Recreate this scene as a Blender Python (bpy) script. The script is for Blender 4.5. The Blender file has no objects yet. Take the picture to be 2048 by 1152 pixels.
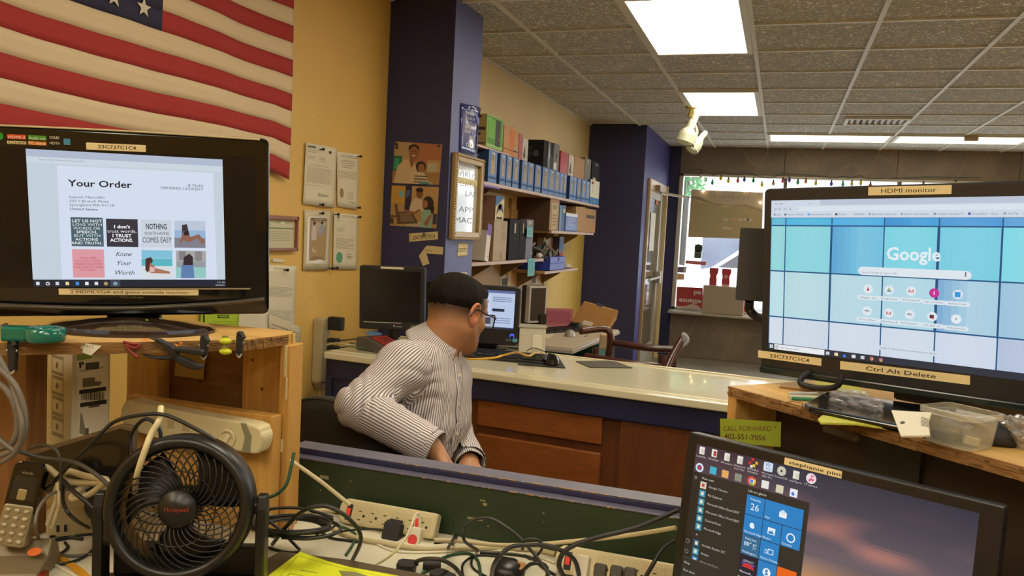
import bpy, bmesh, math, random
import numpy as np
from mathutils import Vector, Matrix, Euler
random.seed(7)
PI = math.pi
S = bpy.context.scene
COL = S.collection
CAMZ = 1.46
# ---------------------------------------------------------------- camera
FPX = 1600.0
_Y = Vector((1560-1024, 576-488, -FPX)).normalized()
_X = -Vector((-3800-1024, 576-210, -FPX)); _X = (_X-_X.dot(_Y)*_Y).normalized()
_Z = _X.cross(_Y)
RW = Matrix((_X, _Y, _Z))                 # camera axes -> world
cam = bpy.data.cameras.new('camera'); cam_o = bpy.data.objects.new('camera', cam); COL.objects.link(cam_o)
cam.sensor_width = 36; cam.lens = FPX/2048*36; cam.clip_start = .02; cam.clip_end = 200
cam_o.matrix_world = Matrix.Translation((0, 0, CAMZ)) @ RW.to_4x4()
S.camera = cam_o
# ---------------------------------------------------------------- world, sun, exposure
w = bpy.data.worlds.new('world'); S.world = w; w.use_nodes = True
bg = w.node_tree.nodes['Background']; bg.inputs[0].default_value = (.80, .90, 1, 1); bg.inputs[1].default_value = 4.0
sun = bpy.data.lights.new('sun', 'SUN'); sun.energy = 9; sun.angle = .02; sun.color = (1, .95, .86)
sun_o = bpy.data.objects.new('sun', sun); COL.objects.link(sun_o); sun_o.rotation_euler = (math.radians(38), 0, math.radians(-25))
S.view_settings.view_transform = 'Standard'; S.view_settings.look = 'None'
S.view_settings.exposure = 0.60; S.view_settings.gamma = 1; S.view_settings.use_curve_mapping = False
LIGHT_E = 7.5                             # ceiling light strength
# ---------------------------------------------------------------- measuring helpers
def W(px, py, D):
    return (RW @ Vector((px-1024, 576-py, -FPX)))*(D/FPX) + Vector((0, 0, CAMZ))
def _ray(px, py): return RW @ Vector((px-1024, 576-py, -FPX))
def atz(px, py, z):
    d = _ray(px, py); return d*((z-CAMZ)/d.z) + Vector((0, 0, CAMZ))
def atx(px, py, x):
    d = _ray(px, py); return d*(x/d.x) + Vector((0, 0, CAMZ))
def aty(px, py, y):
    d = _ray(px, py); return d*(y/d.y) + Vector((0, 0, CAMZ))
# ---------------------------------------------------------------- materials
def lin(c):
    if isinstance(c, str):
        c = tuple(int(c[i:i+2], 16)/255 for i in (0, 2, 4))
    return tuple((x/12.92 if x <= .04045 else ((x+.055)/1.055)**2.4) for x in c[:3])
MATS = {}
def mat(name, col='808080', rough=.55, metal=0, noise=0, nscale=8, bump=0, bscale=60, emit=0, alpha=1, stretch=None, col2=None, spec=.5, trans=0, coat=0, wood=False, attr=None, thin=False, dist=.001):
    if name in MATS: return MATS[name]
    m = bpy.data.materials.new(name); m.use_nodes = True; nt = m.node_tree; N = nt.nodes; L = nt.links
    b = N['Principled BSDF']; c = lin(col)+(1,)
    b.inputs['Base Color'].default_value = c; b.inputs['Roughness'].default_value = rough
    b.inputs['Metallic'].default_value = metal; b.inputs['Specular IOR Level'].default_value = spec
    b.inputs['Alpha'].default_value = alpha; b.inputs['Transmission Weight'].default_value = trans
    b.inputs['Coat Weight'].default_value = coat
    m.diffuse_color = c
    tc = N.new('ShaderNodeTexCoord')
    src = tc.outputs['Object']
    if stretch:
        mp = N.new('ShaderNodeMapping'); mp.inputs['Scale'].default_value = stretch; L.new(src, mp.inputs[0]); src = mp.outputs[0]
    if attr:
        a = N.new('ShaderNodeVertexColor'); a.layer_name = attr
        L.new(a.outputs[0], b.inputs['Base Color'])
        if emit:
            L.new(a.outputs[0], b.inputs['Emission Color']); b.inputs['Emission Strength'].default_value = emit
            k = N.new('ShaderNodeVectorMath'); k.operation = 'SCALE'; k.inputs[3].default_value = .04
            L.new(a.outputs[0], k.inputs[0]); L.new(k.outputs[0], b.inputs['Base Color'])
    elif emit:
        b.inputs['Emission Color'].default_value = c; b.inputs['Emission Strength'].default_value = emit
    if noise or col2:
        n = N.new('ShaderNodeTexNoise'); n.inputs['Scale'].default_value = nscale; n.inputs['Detail'].default_value = 6
        n.inputs['Distortion'].default_value = 1.2 if wood else 0
        L.new(src, n.inputs['Vector'])
        r = N.new('ShaderNodeValToRGB'); r.color_ramp.elements[0].position = .32; r.color_ramp.elements[1].position = .68
        if col2: c2 = lin(col2)+(1,)
        else: c2 = tuple(x*(1-noise) for x in c[:3])+(1,)
        r.color_ramp.elements[0].color = c2; r.color_ramp.elements[1].color = c
        L.new(n.outputs[0], r.inputs[0]); L.new(r.outputs[0], b.inputs['Base Color'])
    if bump:
        n2 = N.new('ShaderNodeTexNoise'); n2.inputs['Scale'].default_value = bscale; n2.inputs['Detail'].default_value = 3
        L.new(src, n2.inputs['Vector'])
        bp = N.new('ShaderNodeBump'); bp.inputs['Strength'].default_value = bump; bp.inputs['Distance'].default_value = dist
        L.new(n2.outputs[0], bp.inputs['Height']); L.new(bp.outputs[0], b.inputs['Normal'])
    MATS[name] = m; return m
PRINT = mat('print_ink', rough=.7, attr='Col')
GPRINT = mat('gloss_print', rough=.25, attr='Col')
SCREEN = mat('screen_glow', rough=.35, attr='Col', emit=.62)
# ---------------------------------------------------------------- mesh builder
_txt = {}
def text2d(s, size=1.0, bold=0.0, align='LEFT'):
    if 'M' in s or 'W' in s or 'w' in s: bold = 0
    key = (s, bold, align)
    if key not in _txt:
        cu = bpy.data.curves.new('t', 'FONT'); cu.body = s; cu.size = 1; cu.resolution_u = 2; cu.offset = bold; cu.align_x = align; cu.fill_mode = 'FRONT'
        o = bpy.data.objects.new('t', cu); COL.objects.link(o)
        dg = bpy.context.evaluated_depsgraph_get(); dg.update()
        me = bpy.data.meshes.new_from_object(o.evaluated_get(dg))
        _txt[key] = ([(v.co.x, v.co.y) for v in me.vertices], [tuple(p.vertices) for p in me.polygons])
        bpy.data.objects.remove(o); bpy.data.curves.remove(cu); bpy.data.meshes.remove(me)
    v, f = _txt[key]
    return [(x*size, y*size) for x, y in v], f
def crom(pts, n=6, closed=False):
    P = [Vector(p) for p in pts]
    if len(P) < 3: return P
    out = []; m = len(P)
    rng = range(m if closed else m-1)
    for i in rng:
        if closed: p0, p1, p2, p3 = P[(i-1) % m], P[i], P[(i+1) % m], P[(i+2) % m]
        else: p0, p1, p2, p3 = P[max(i-1, 0)], P[i], P[i+1], P[min(i+2, m-1)]
        for k in range(n):
            t = k/n
            out.append(.5*((2*p1)+(p2-p0)*t+(2*p0-5*p1+4*p2-p3)*t*t+(3*p1-p0-3*p2+p3)*t**3))
    if not closed: out.append(P[-1])
    return out
class MB:
    def __init__(s): s.v = []; s.f = []; s.m = []; s.c = []; s.mats = []; s.smooth = []; s.hascol = False
    def mi(s, m):
        if m not in s.mats: s.mats.append(m)
        return s.mats.index(m)
    def add(s, vs, fs, m, M=None, col=None, smooth=False):
        o = len(s.v); i = s.mi(m)
        if M is not None: vs = [M @ Vector(v) for v in vs]
        s.v += [tuple(v) for v in vs]
        for f in fs:
            s.f.append(tuple(o+k for k in f)); s.m.append(i); s.smooth.append(smooth)
            s.c.append(lin(col) if col is not None else (1, 1, 1))
        if col is not None: s.hascol = True
        return s
    def box(s, x0, x1, y0, y1, z0, z1, m, M=None, col=None):
        vs = [(x, y, z) for x in (x0, x1) for y in (y0, y1) for z in (z0, z1)]
        return s.add(vs, [(0, 1, 3, 2), (4, 6, 7, 5), (0, 4, 5, 1), (2, 3, 7, 6), (0, 2, 6, 4), (1, 5, 7, 3)], m, M, col)
    def cbox(s, c, d, m, rot=None, col=None):
        M = Matrix.Translation(c)
        if rot: M = M @ Euler(rot).to_matrix().to_4x4()
        return s.box(-d[0]/2, d[0]/2, -d[1]/2, d[1]/2, -d[2]/2, d[2]/2, m, M, col)
    def rbox(s, x0, x1, y0, y1, z0, z1, r, m, M=None, axis='y', n=4, col=None, rs=None):
        """box whose outline across `axis` has rounded corners"""
        lim = {'y': (x0, x1, z0, z1), 'z': (x0, x1, y0, y1), 'x': (y0, y1, z0, z1)}[axis]
        a0, a1, b0, b1 = lim; rr = rs or (r, r, r, r); P = []
        for (cx, cy, st, q) in ((a1-rr[0], b1-rr[0], 0, rr[0]), (a0+rr[1], b1-rr[1], 90, rr[1]), (a0+rr[2], b0+rr[2], 180, rr[2]), (a1-rr[3], b0+rr[3], 270, rr[3])):
            for k in range(n+1):
                t = math.radians(st+90*k/n); P.append((cx+q*math.cos(t), cy+q*math.sin(t)))
        t0, t1 = {'y': (y0, y1), 'z': (z0, z1), 'x': (x0, x1)}[axis]
        return s.prism(P, t0, t1, m, M, axis, col)
    def prism(s, P, t0, t1, m, M=None, axis='z', col=None, smooth=False):
        n = len(P)
        def q(p, t): return {'z': (p[0], p[1], t), 'y': (p[0], t, p[1]), 'x': (t, p[0], p[1])}[axis]
        vs = [q(p, t0) for p in P]+[q(p, t1) for p in P]
        fs = [tuple(range(n))[::-1], tuple(range(n, 2*n))]+[(i, (i+1) % n, n+(i+1) % n, n+i) for i in range(n)]
        return s.add(vs, fs, m, M, col)
    def cyl(s, p0, p1, r0, m, r1=None, n=16, M=None, col=None, cap=True, smooth=True):
        p0 = Vector(p0); p1 = Vector(p1); r1 = r0 if r1 is None else r1
        d = (p1-p0).normalized(); a = d.orthogonal().normalized(); b = d.cross(a)
        vs = []
        for p, r in ((p0, r0), (p1, r1)):
            for k in range(n):
                t = 2*PI*k/n; vs.append(p+a*(r*math.cos(t))+b*(r*math.sin(t)))
        s.add(vs, [(i, (i+1) % n, n+(i+1) % n, n+i) for i in range(n)], m, M, col, smooth)
        if cap: s.add(vs, [tuple(range(n))[::-1], tuple(range(n, 2*n))], m, M, col)
        return s
    def tube(s, pts, r, m, n=6, sm=6, closed=False, M=None, col=None, radii=None):
        P = crom(pts, sm, closed) if sm else [Vector(p) for p in pts]
        L = len(P); vs = []; a = None
        for i, p in enumerate(P):
            if closed: d = P[(i+1) % L]-P[i-1]
            else: d = P[min(i+1, L-1)]-P[max(i-1, 0)]
            if d.length < 1e-9: d = Vector((0, 0, 1))
            d.normalize()
            if a is None: a = d.orthogonal().normalized()
            else:
                a = a-d*a.dot(d)
                a = a.normalized() if a.length > 1e-6 else d.orthogonal().normalized()
            b = d.cross(a); rr = r if radii is None else radii(i/(L-1))
            for k in range(n):
                t = 2*PI*k/n; vs.append(p+a*(rr*math.cos(t))+b*(rr*math.sin(t)))
        fs = []
        for i in range(L if closed else L-1):
            j = (i+1) % L
            for k in range(n): fs.append((i*n+k, i*n+(k+1) % n, j*n+(k+1) % n, j*n+k))
        s.add(vs, fs, m, M, col, True)
        if not closed: s.add(vs, [tuple(range(n))[::-1], tuple(range((L-1)*n, L*n))], m, M, col)
        return s
    def lathe(s, prof, m, n=24, M=None, col=None, smooth=True, arc=2*PI):
        """prof: (radius, z) pairs, around z"""
        full = abs(arc-2*PI) < 1e-6; q = n if full else n+1
        vs = [(r*math.cos(arc*k/n), r*math.sin(arc*k/n), z) for r, z in prof for k in range(q)]
        fs = []
        for i in range(len(prof)-1):
            for k in range(n):
                k2 = (k+1) % q; fs.append((i*q+k, i*q+k2, (i+1)*q+k2, (i+1)*q+k))
        return s.add(vs, fs, m, M, col, smooth)
    def ball(s, c, r, m, n=12, M=None, col=None):
        rx, ry, rz = (r, r, r) if not hasattr(r, '__len__') else r
        T = Matrix.Translation(c) @ Matrix.Diagonal((rx, ry, rz, 1))
        if M is not None: T = M @ T
        return s.lathe([(math.sin(PI*i/(n//2+2)), -math.cos(PI*i/(n//2+2))) for i in range(n//2+3)], m, n, T, col)
    def grid(s, fn, nu, nv, m, M=None, colf=None, smooth=True):
        vs = [fn(i/nu, j/nv) for j in range(nv+1) for i in range(nu+1)]
        q = nu+1
        if colf is None:
            return s.add(vs, [(j*q+i, j*q+i+1, (j+1)*q+i+1, (j+1)*q+i) for j in range(nv) for i in range(nu)], m, M, None, smooth)
        o = len(s.v)
        if M is not None: vs = [M @ Vector(v) for v in vs]
        s.v += [tuple(v) for v in vs]; mi = s.mi(m); s.hascol = True
        for j in range(nv):
            for i in range(nu):
                s.f.append((o+j*q+i, o+j*q+i+1, o+(j+1)*q+i+1, o+(j+1)*q+i)); s.m.append(mi); s.smooth.append(smooth)
                s.c.append(lin(colf((i+.5)/nu, (j+.5)/nv)))
        return s
    # flat print on a panel: x right, z up, facing -y; each layer .25 mm proud
    def rect(s, x0, x1, z0, z1, col, lay=1, m=None, M=None, y=0):
        yy = y-lay*.00025
        return s.add([(x0, yy, z0), (x1, yy, z0), (x1, yy, z1), (x0, yy, z1)], [(0, 1, 2, 3)], m or PRINT, M, col)
    def poly(s, P, col, lay=1, m=None, M=None, y=0):
        yy = y-lay*.00025
        return s.add([(a, yy, b) for a, b in P], [tuple(range(len(P)))], m or PRINT, M, col)
    def disc(s, x, z, r, col, lay=1, m=None, M=None, y=0, n=16, rz=None):
        rz = rz or r
        return s.poly([(x+r*math.cos(2*PI*k/n), z+rz*math.sin(2*PI*k/n)) for k in range(n)], col, lay, m, M, y)
    def rrect(s, x0, x1, z0, z1, r, col, lay=1, m=None, M=None, y=0):
        P = []
        for cx, cz, st in ((x1-r, z1-r, 0), (x0+r, z1-r, 90), (x0+r, z0+r, 180), (x1-r, z0+r, 270)):
            for k in range(5):
                t = math.radians(st+22.5*k); P.append((cx+r*math.cos(t), cz+r*math.sin(t)))
        return s.poly(P, col, lay, m, M, y)
    def text(s, st, x, z, h, col, lay=2, m=None, M=None, y=0, bold=0, align='LEFT', sx=1, shear=0, rot=0, width=None):
        v, f = text2d(st, h/.7, bold, align)
        if width and v:
            xs = [a for a, _ in v]; wd = max(xs)-min(xs)
            if wd > 0: sx = width/wd
        yy = y-lay*.00025; c, sn = math.cos(rot), math.sin(rot)
        vs = []
        for a, b in v:
            a = a*sx+shear*b; vs.append((x+a*c-b*sn, yy, z+a*sn+b*c))
        return s.add(vs, f, m or PRINT, M, col)
    def lines(s, x0, x1, z0, z1, n, col, lay=1, thick=.35, m=None, M=None, y=0, rag=.3, seed=1, words=True):
        """rows of small print, each row broken into word-length dashes"""
        rr = random.Random(seed); dz = (z1-z0)/n
        for i in range(n):
            zt = z1-i*dz; xe = x1-(x1-x0)*rag*rr.random() if i % 4 == 3 else x1-(x1-x0)*.06*rr.random()
            x = x0
            while x < xe:
                wl = (x1-x0)*rr.uniform(.04, .13) if words else xe-x0
                s.rect(x, min(x+wl, xe), zt-dz*thick, zt, col, lay, m, M, y); x += wl+(x1-x0)*.018
        return s
    def obj(s, name, parent=None, bevel=0, seg=2, label=None, kind=None, solid=0, sub=0, autosmooth=False):
        me = bpy.data.meshes.new(name); me.from_pydata(s.v, [], s.f); me.update()
        for m in s.mats: me.materials.append(m)
        me.polygons.foreach_set('material_index', s.m); me.polygons.foreach_set('use_smooth', s.smooth)
        if s.hascol:
            ca = me.color_attributes.new('Col', 'FLOAT_COLOR', 'CORNER'); buf = []
            for p in me.polygons:
                c = s.c[p.index]
                for _ in range(p.loop_total): buf += [c[0], c[1], c[2], 1]
            ca.data.foreach_set('color', buf)
        o = bpy.data.objects.new(name, me); COL.objects.link(o)
        if parent: o.parent = parent
        if bevel:
            b = o.modifiers.new('bevel', 'BEVEL'); b.width = bevel; b.segments = seg; b.limit_method = 'ANGLE'; b.angle_limit = math.radians(40)
        if solid:
            q = o.modifiers.new('solid', 'SOLIDIFY'); q.thickness = solid
        if sub:
            q = o.modifiers.new('sub', 'SUBSURF'); q.levels = sub; q.render_levels = sub
        if label: o['label'] = label
        if kind: o['kind'] = kind
        return o
def tag(o, label, cat, group=None, kind=None):
    o['label'] = label; o['category'] = cat
    if group: o['group'] = group
    if kind: o['kind'] = kind
    return o
def thing(name, label, cat, loc=(0, 0, 0), rz=0, group=None, rx=0, ry=0):
    o = bpy.data.objects.new(name, None); COL.objects.link(o); o.empty_display_size = .05
    o.location = loc; o.rotation_euler = (rx, ry, rz)
    return tag(o, label, cat, group)
def struct(o): o['kind'] = 'structure'; return o
def frame(loc, rz=0, rx=0, ry=0): return Matrix.Translation(loc) @ Euler((rx, ry, rz)).to_matrix().to_4x4()
def copy_tree(o, parent=None):
    c = o.copy(); COL.objects.link(c)
    if parent: c.parent = parent
    for ch in list(o.children): copy_tree(ch, c)
    return c
class Panel:
    """a real upright panel: origin P (world), yaw, tilt, roll; loc(px,py) gives the panel's own x,z where that sight line meets it"""
    def __init__(s, P, yaw, tilt=0, roll=0):
        s.e = (math.radians(tilt), math.radians(roll), math.radians(yaw)); s.P = Vector(P)
        s.M = Matrix.Translation(P) @ Euler(s.e).to_matrix().to_4x4(); s.I = s.M.inverted()
    def loc(s, px, py, y=0):
        o = s.I @ Vector((0, 0, CAMZ)); d = s.I.to_3x3() @ _ray(px, py); t = (y-o.y)/d.y; q = o+d*t; return q.x, q.z
    def thing(s, name, label, cat, group=None):
        return thing(name, label, cat, s.P, s.e[2], group, s.e[0], s.e[1])
    def T(s, mb, st, x0, y0, x1, y1, h, col, lay=3, m=None, bold=0, fit=True):
        """text from (x0,y0) to (x1,y1) on its baseline, h tall (sight-line units)"""
        a, b = s.loc(x0, y0); c, d = s.loc(x1, y1); hh = s.loc(x0, y0-h)[1]-b
        mb.text(st, a, b, hh, col, lay, m, rot=math.atan2(d-b, c-a), width=math.hypot(c-a, d-b) if fit else None, bold=bold)
    def Q(s, mb, pts, col, lay=2, m=None):
        P = [s.loc(*p) for p in pts]
        ar = sum(P[i][0]*P[(i+1) % len(P)][1]-P[(i+1) % len(P)][0]*P[i][1] for i in range(len(P)))
        mb.poly(P if ar > 0 else P[::-1], col, lay, m)
    def R(s, mb, x0, y0, x1, y1, col, lay=2, m=None, r=0):
        a, b = s.loc(x0, y0); c, d = s.loc(x1, y1)
        if r: mb.rrect(min(a, c), max(a, c), min(b, d), max(b, d), min(r, abs(b-d)/2.01), col, lay, m)
        else: mb.rect(min(a, c), max(a, c), min(b, d), max(b, d), col, lay, m)
    def C(s, mb, x, y, r, col, lay=3, m=None):
        a, b = s.loc(x, y); c, d = s.loc(x, y-r); mb.disc(a, b, abs(d-b), col, lay, m)
# ================================================================ ROOM
M_yel = mat('yellow_wall_paint', 'deb660', .6, noise=.08, nscale=2.2, bump=.12, bscale=90)
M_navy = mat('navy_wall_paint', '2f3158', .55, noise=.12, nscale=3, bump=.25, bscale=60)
M_navyL = mat('pillar_side_blue', '5c639a', .5, noise=.14, nscale=4, bump=.35, bscale=70)
M_tile = mat('ceiling_tile_board', 'b3aa96', .9, bump=.0)
def tile_mat():
    m = M_tile; nt = m.node_tree; N = nt.nodes; L = nt.links; b = N['Principled BSDF']; tc = [n for n in N if n.type == 'TEX_COORD'][0]
    g = N.new('ShaderNodeNewGeometry')
    mp = N.new('ShaderNodeMapping'); mp.inputs['Scale'].default_value = (1, 1, 1); L.new(g.outputs['Position'], mp.inputs[0])
    n = N.new('ShaderNodeTexNoise'); n.inputs['Scale'].default_value = 30; n.inputs['Detail'].default_value = 3; n.inputs['Distortion'].default_value = 2.5
    L.new(mp.outputs[0], n.inputs['Vector'])
    r = N.new('ShaderNodeValToRGB'); e = r.color_ramp.elements; e[0].position = .40; e[0].color = lin('a39f94')+(1,); e[1].position = .52; e[1].color = lin('b3afa2')+(1,)
    x = r.color_ramp.elements.new(.585); x.color = lin('bbb7aa')+(1,); x = r.color_ramp.elements.new(.63); x.color = lin('fffdf4')+(1,)
    L.new(n.outputs[0], r.inputs[0]); L.new(r.outputs[0], b.inputs['Base Color'])
    bp = N.new('ShaderNodeBump'); bp.inputs['Strength'].default_value = .6; bp.inputs['Distance'].default_value = .004
    L.new(n.outputs[0], bp.inputs['Height']); L.new(bp.outputs[0], b.inputs['Normal'])
tile_mat()
M_grid = mat('ceiling_grid_metal', 'd8d5c8', .5)
M_floor = mat('floor_tile', '918a7c', .35, noise=.25, nscale=5)
M_stone = mat('faux_stone', '8d7d6a', .45, col2='75695d', nscale=2.6, bump=.1, bscale=14)
def stone_mat():
    m = M_stone; nt = m.node_tree; N = nt.nodes; L = nt.links; b = N['Principled BSDF']
    old = b.inputs['Base Color'].links[0].from_socket
    g = N.new('ShaderNodeNewGeometry')
    d = N.new('ShaderNodeTexNoise'); d.inputs['Scale'].default_value = 2; L.new(g.outputs['Position'], d.inputs['Vector'])
    mx = N.new('ShaderNodeMixRGB'); mx.inputs[0].default_value = .25; L.new(g.outputs['Position'], mx.inputs[1]); L.new(d.outputs['Color'], mx.inputs[2])
    v = N.new('ShaderNodeTexVoronoi'); v.feature = 'DISTANCE_TO_EDGE'; v.inputs['Scale'].default_value = 2.6; L.new(mx.outputs[0], v.inputs['Vector'])
    r = N.new('ShaderNodeValToRGB'); r.color_ramp.elements[0].position = 0; r.color_ramp.elements[0].color = (.3,)*3+(1,); r.color_ramp.elements[1].position = .035; r.color_ramp.elements[1].color = (0, 0, 0, 1)
    L.new(v.outputs[0], r.inputs[0])
    m2 = N.new('ShaderNodeMixRGB'); L.new(r.outputs[0], m2.inputs[0]); L.new(old, m2.inputs[1]); m2.inputs[2].default_value = lin('a8947a')+(1,)
    L.new(m2.outputs[0], b.inputs['Base Color'])
stone_mat()
M_alum = mat('window_aluminium', 'b9b3a4', .4, metal=.3)
M_white = mat('white_paint', 'd8d4c6', .5)
M_glass = mat('window_glass', 'ffffff', .02, alpha=.12, spec=.5)
XL = -1.96; YB = 10.1; HC = CAMZ+1.13; XR = 3.6; YN = -2.6
MB().box(XL-.1, XR+.1, YN-.1, YB+.1, -.1, 0, M_floor).obj('floor'); struct(bpy.data.objects['floor'])
struct(MB().box(XL-.1, XL, YN, 4.12, 0, HC+.06, M_yel).obj('wall_left'))
M_board = mat('tan_wall_board', 'd0b07a', .6, noise=.08, nscale=2, bump=.1, bscale=90)
wl = struct(MB().box(XL-.1, XL, 4.12, YB, 0, HC+.06, mat('yellow_wall_lit', 'dcc592', .6, noise=.06, nscale=2.2, bump=.12, bscale=90)).obj('wall_left_shelf_side'))  # same yellow wall; its different light is put into this paler colour
wl.name = 'wall_left.001'
# board panels under and behind the shelves, each a sheet with its own seam
ys = [4.12, 4.95, 5.75, 6.15, 6.75, 7.45, 8.22]
for i in range(6):
    MB().box(XL, XL+.012, ys[i]+.004, ys[i+1]-.004, .1, 1.62+ (0 if i != 1 else .0), M_board if i < 4 else mat('yellow_board', 'dcbf66', .6, noise=.06)).obj('wall_panel', wl)
for y in (5.75, 6.75): MB().box(XL, XL+.02, y-.012, y+.012, .1, 1.7, mat('seam_strip', 'a98c5c', .6)).obj('trim_strip', wl)
# pillar
PY0, PY1, PX = 3.73, 4.11, -1.60
pm = MB().box(XL, PX, PY0, PY1, 0, HC+.06, M_navy)
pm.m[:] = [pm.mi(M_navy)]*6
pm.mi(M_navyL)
pm.m[1] = 1  # face towards the room has a paler blue than the others
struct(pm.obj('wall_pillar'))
# vestibule block
bm_ = MB().box(XL, -1.365, 8.23, YB, 0, HC+.06, M_navy); bm_.mi(mat('vestibule_side_blue', '3f3f86', .5, noise=.1, nscale=3, bump=.3, bscale=70)); bm_.m[1] = 1  # face with the door has a more violet blue than the others
struct(bm_.obj('wall_vestibule'))
struct(MB().box(XR, XR+.1, YN, YB, 0, HC+.06, M_yel).obj('wall_right'))
struct(MB().box(XL-.1, XR+.1, YN-.1, YN, 0, HC+.06, M_yel).obj('wall_near'))
# back wall: stone header and lower wall around the shop window
WX0, WX1 = -1.235, 3.3
WZ0, WZ1 = CAMZ-.875, CAMZ+.805
wb = struct(MB().box(XL-.1, -1.365, YB, YB+.15, 0, HC+.06, M_navy).box(-1.365, WX0, YB, YB+.15, 0, HC+.06, M_navy).box(WX1, XR+.1, YB, YB+.15, 0, HC+.06, M_stone).box(WX0, WX1, YB+.02, YB+.15, 0, WZ0, M_stone).box(WX0, WX1, YB+.02, YB+.15, WZ1, HC+.06, M_stone).obj('wall_back'))
x = WX0-0
pw = 1.22
while x < WX1:
    x1 = min(x+pw, WX1)
    MB().box(x+.002, x1-.002, YB-.012, YB+.02, WZ1, HC+.06, M_stone).obj('stone_panel', wb, bevel=.003)
    MB().box(x+.002, x1-.002, YB-.012, YB+.02, 0, WZ0, M_stone).obj('stone_panel', wb, bevel=.003)
    x = x1
# ceiling: grid and tiles
TX0, TY0, T = -.2197, 4.42, .61
ce = struct(MB().box(XL-.1, XR+.1, YN-.1, YB+.1, HC+.06, HC+.16, M_white).obj('ceiling'))
gx = [TX0+T*k for k in range(-3, 8)]; gy = [TY0+T*k for k in range(-12, 11)]
g = MB()
for x in gx:
    if XL < x < XR: g.box(x-.012, x+.012, YN, YB, HC-.004, HC+.02, M_grid)
for y in gy:
    if YN < y < YB: g.box(XL, XR, y-.012, y+.012, HC-.0035, HC+.02, M_grid)
g.box(XL, XL+.02, YN, YB, HC-.004, HC+.02, M_grid)
g.obj('ceiling_grid', ce)
GX = [XL]+[x for x in gx if XL+.05 < x < XR]+[XR]; GY = [YN]+[y for y in gy if YN < y < YB]+[YB]
LIT = {}
def cell(ix, iy): return TX0+T*ix, TY0+T*iy
lights = [((-1, 0), (-1, 1), 2, 'bright square ceiling light panel, nearest one above the room'),
          ((-1, 0), (3, 5), 0, 'small ceiling light panel beside the white spotlights')]
L_CELLS = [(-1, 0, -1, 1), (-1, 0, 3, 5), (0, 2, 7, 8), (2, 4, 7, 8)]
L_OFF = [(1, 2, -9, -7), (-3, -2, -9, -7), (-1, 0, -5, -3), (-1, 0, -9, -7), (3, 4, -5, -3), (3, 4, -1, 1), (4, 5, 1, 3), (3, 4, -9, -7)]
def litcell(xc, yc):
    for a, b, c, d in L_CELLS+L_OFF:
        if TX0+T*a < xc < TX0+T*b and TY0+T*c < yc < TY0+T*d: return True
    return False
VENT = (TX0+T*1.55, TY0+T*5.5)
me_cache = {}
for i in range(len(GX)-1):
    for j in range(len(GY)-1):
        x0, x1, y0, y1 = GX[i], GX[i+1], GY[j], GY[j+1]; xc, yc = (x0+x1)/2, (y0+y1)/2
        if litcell(xc, yc) or (xc < -1.4 and yc > 8.3): continue
        if yc < 1.0: continue
        key = (round(x1-x0, 3), round(y1-y0, 3))
        if key not in me_cache:
            o = MB().box(-(x1-x0)/2+.004, (x1-x0)/2-.004, -(y1-y0)/2+.004, (y1-y0)/2-.004, 0, .015, M_tile).obj('ceiling_tile', ce)
            me_cache[key] = o.data
        else:
            o = bpy.data.objects.new('ceiling_tile', me_cache[key]); COL.objects.link(o); o.parent = ce
        o.location = (xc, yc, HC+.006)
MB().box(XL, XR, YN, 1.0, HC+.006, HC+.02, M_tile).obj('tile_field', ce, kind='stuff')
M_light = mat('light_diffuser', 'fff3da', .5, emit=LIGHT_E)
M_light2 = mat('light_diffuser_far', 'fff2d4', .5, emit=LIGHT_E*.35)
lab = ['large bright ceiling light panel at the top of the room, nearest of the four', 'small bright ceiling light panel beside the white spotlights',
       'long thin ceiling light by the window, left of the two strips', 'long thin ceiling light by the window, right of the two strips']
for k, (a, b, c, d) in enumerate(L_CELLS+L_OFF):
    x0, x1, y0, y1 = TX0+T*a, TX0+T*b, TY0+T*c, TY0+T*d
    t = thing('ceiling_light', lab[k] if k < 4 else ['ceiling light panel over the workbench, out of view behind the camera', 'rearmost ceiling light panel on the flag side of the shop, out of view', 'ceiling light panel near the right wall over the workbench, out of view', 'ceiling light panel over the right hutch, out of view behind the camera', 'ceiling light panel next to the left wall behind the camera, out of view', 'ceiling light panel near the right wall over the counter, out of view', 'ceiling light panel furthest right, out of view beside the counter', 'rearmost ceiling light panel on the right side of the shop, out of view'][k-4], 'light', ((x0+x1)/2, (y0+y1)/2, HC+.010), group='ceiling light panels')
    hx, hy = (x1-x0)/2, (y1-y0)/2
    MB().box(-hx+.045, hx-.045, -hy+.045, hy-.045, -.024, -.018, M_light if k not in (2, 3) else M_light2).obj('diffuser', t)
    f = MB()
    for (p, q, r, s2) in ((-hx+.012, -hx+.045, -hy+.012, hy-.012), (hx-.045, hx-.012, -hy+.012, hy-.012), (-hx+.045, hx-.045, -hy+.012, -hy+.045), (-hx+.045, hx-.045, hy-.045, hy-.012)):
        f.box(p, q, r, s2, -.027, -.01, M_grid)
    f.obj('frame', t)
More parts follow.
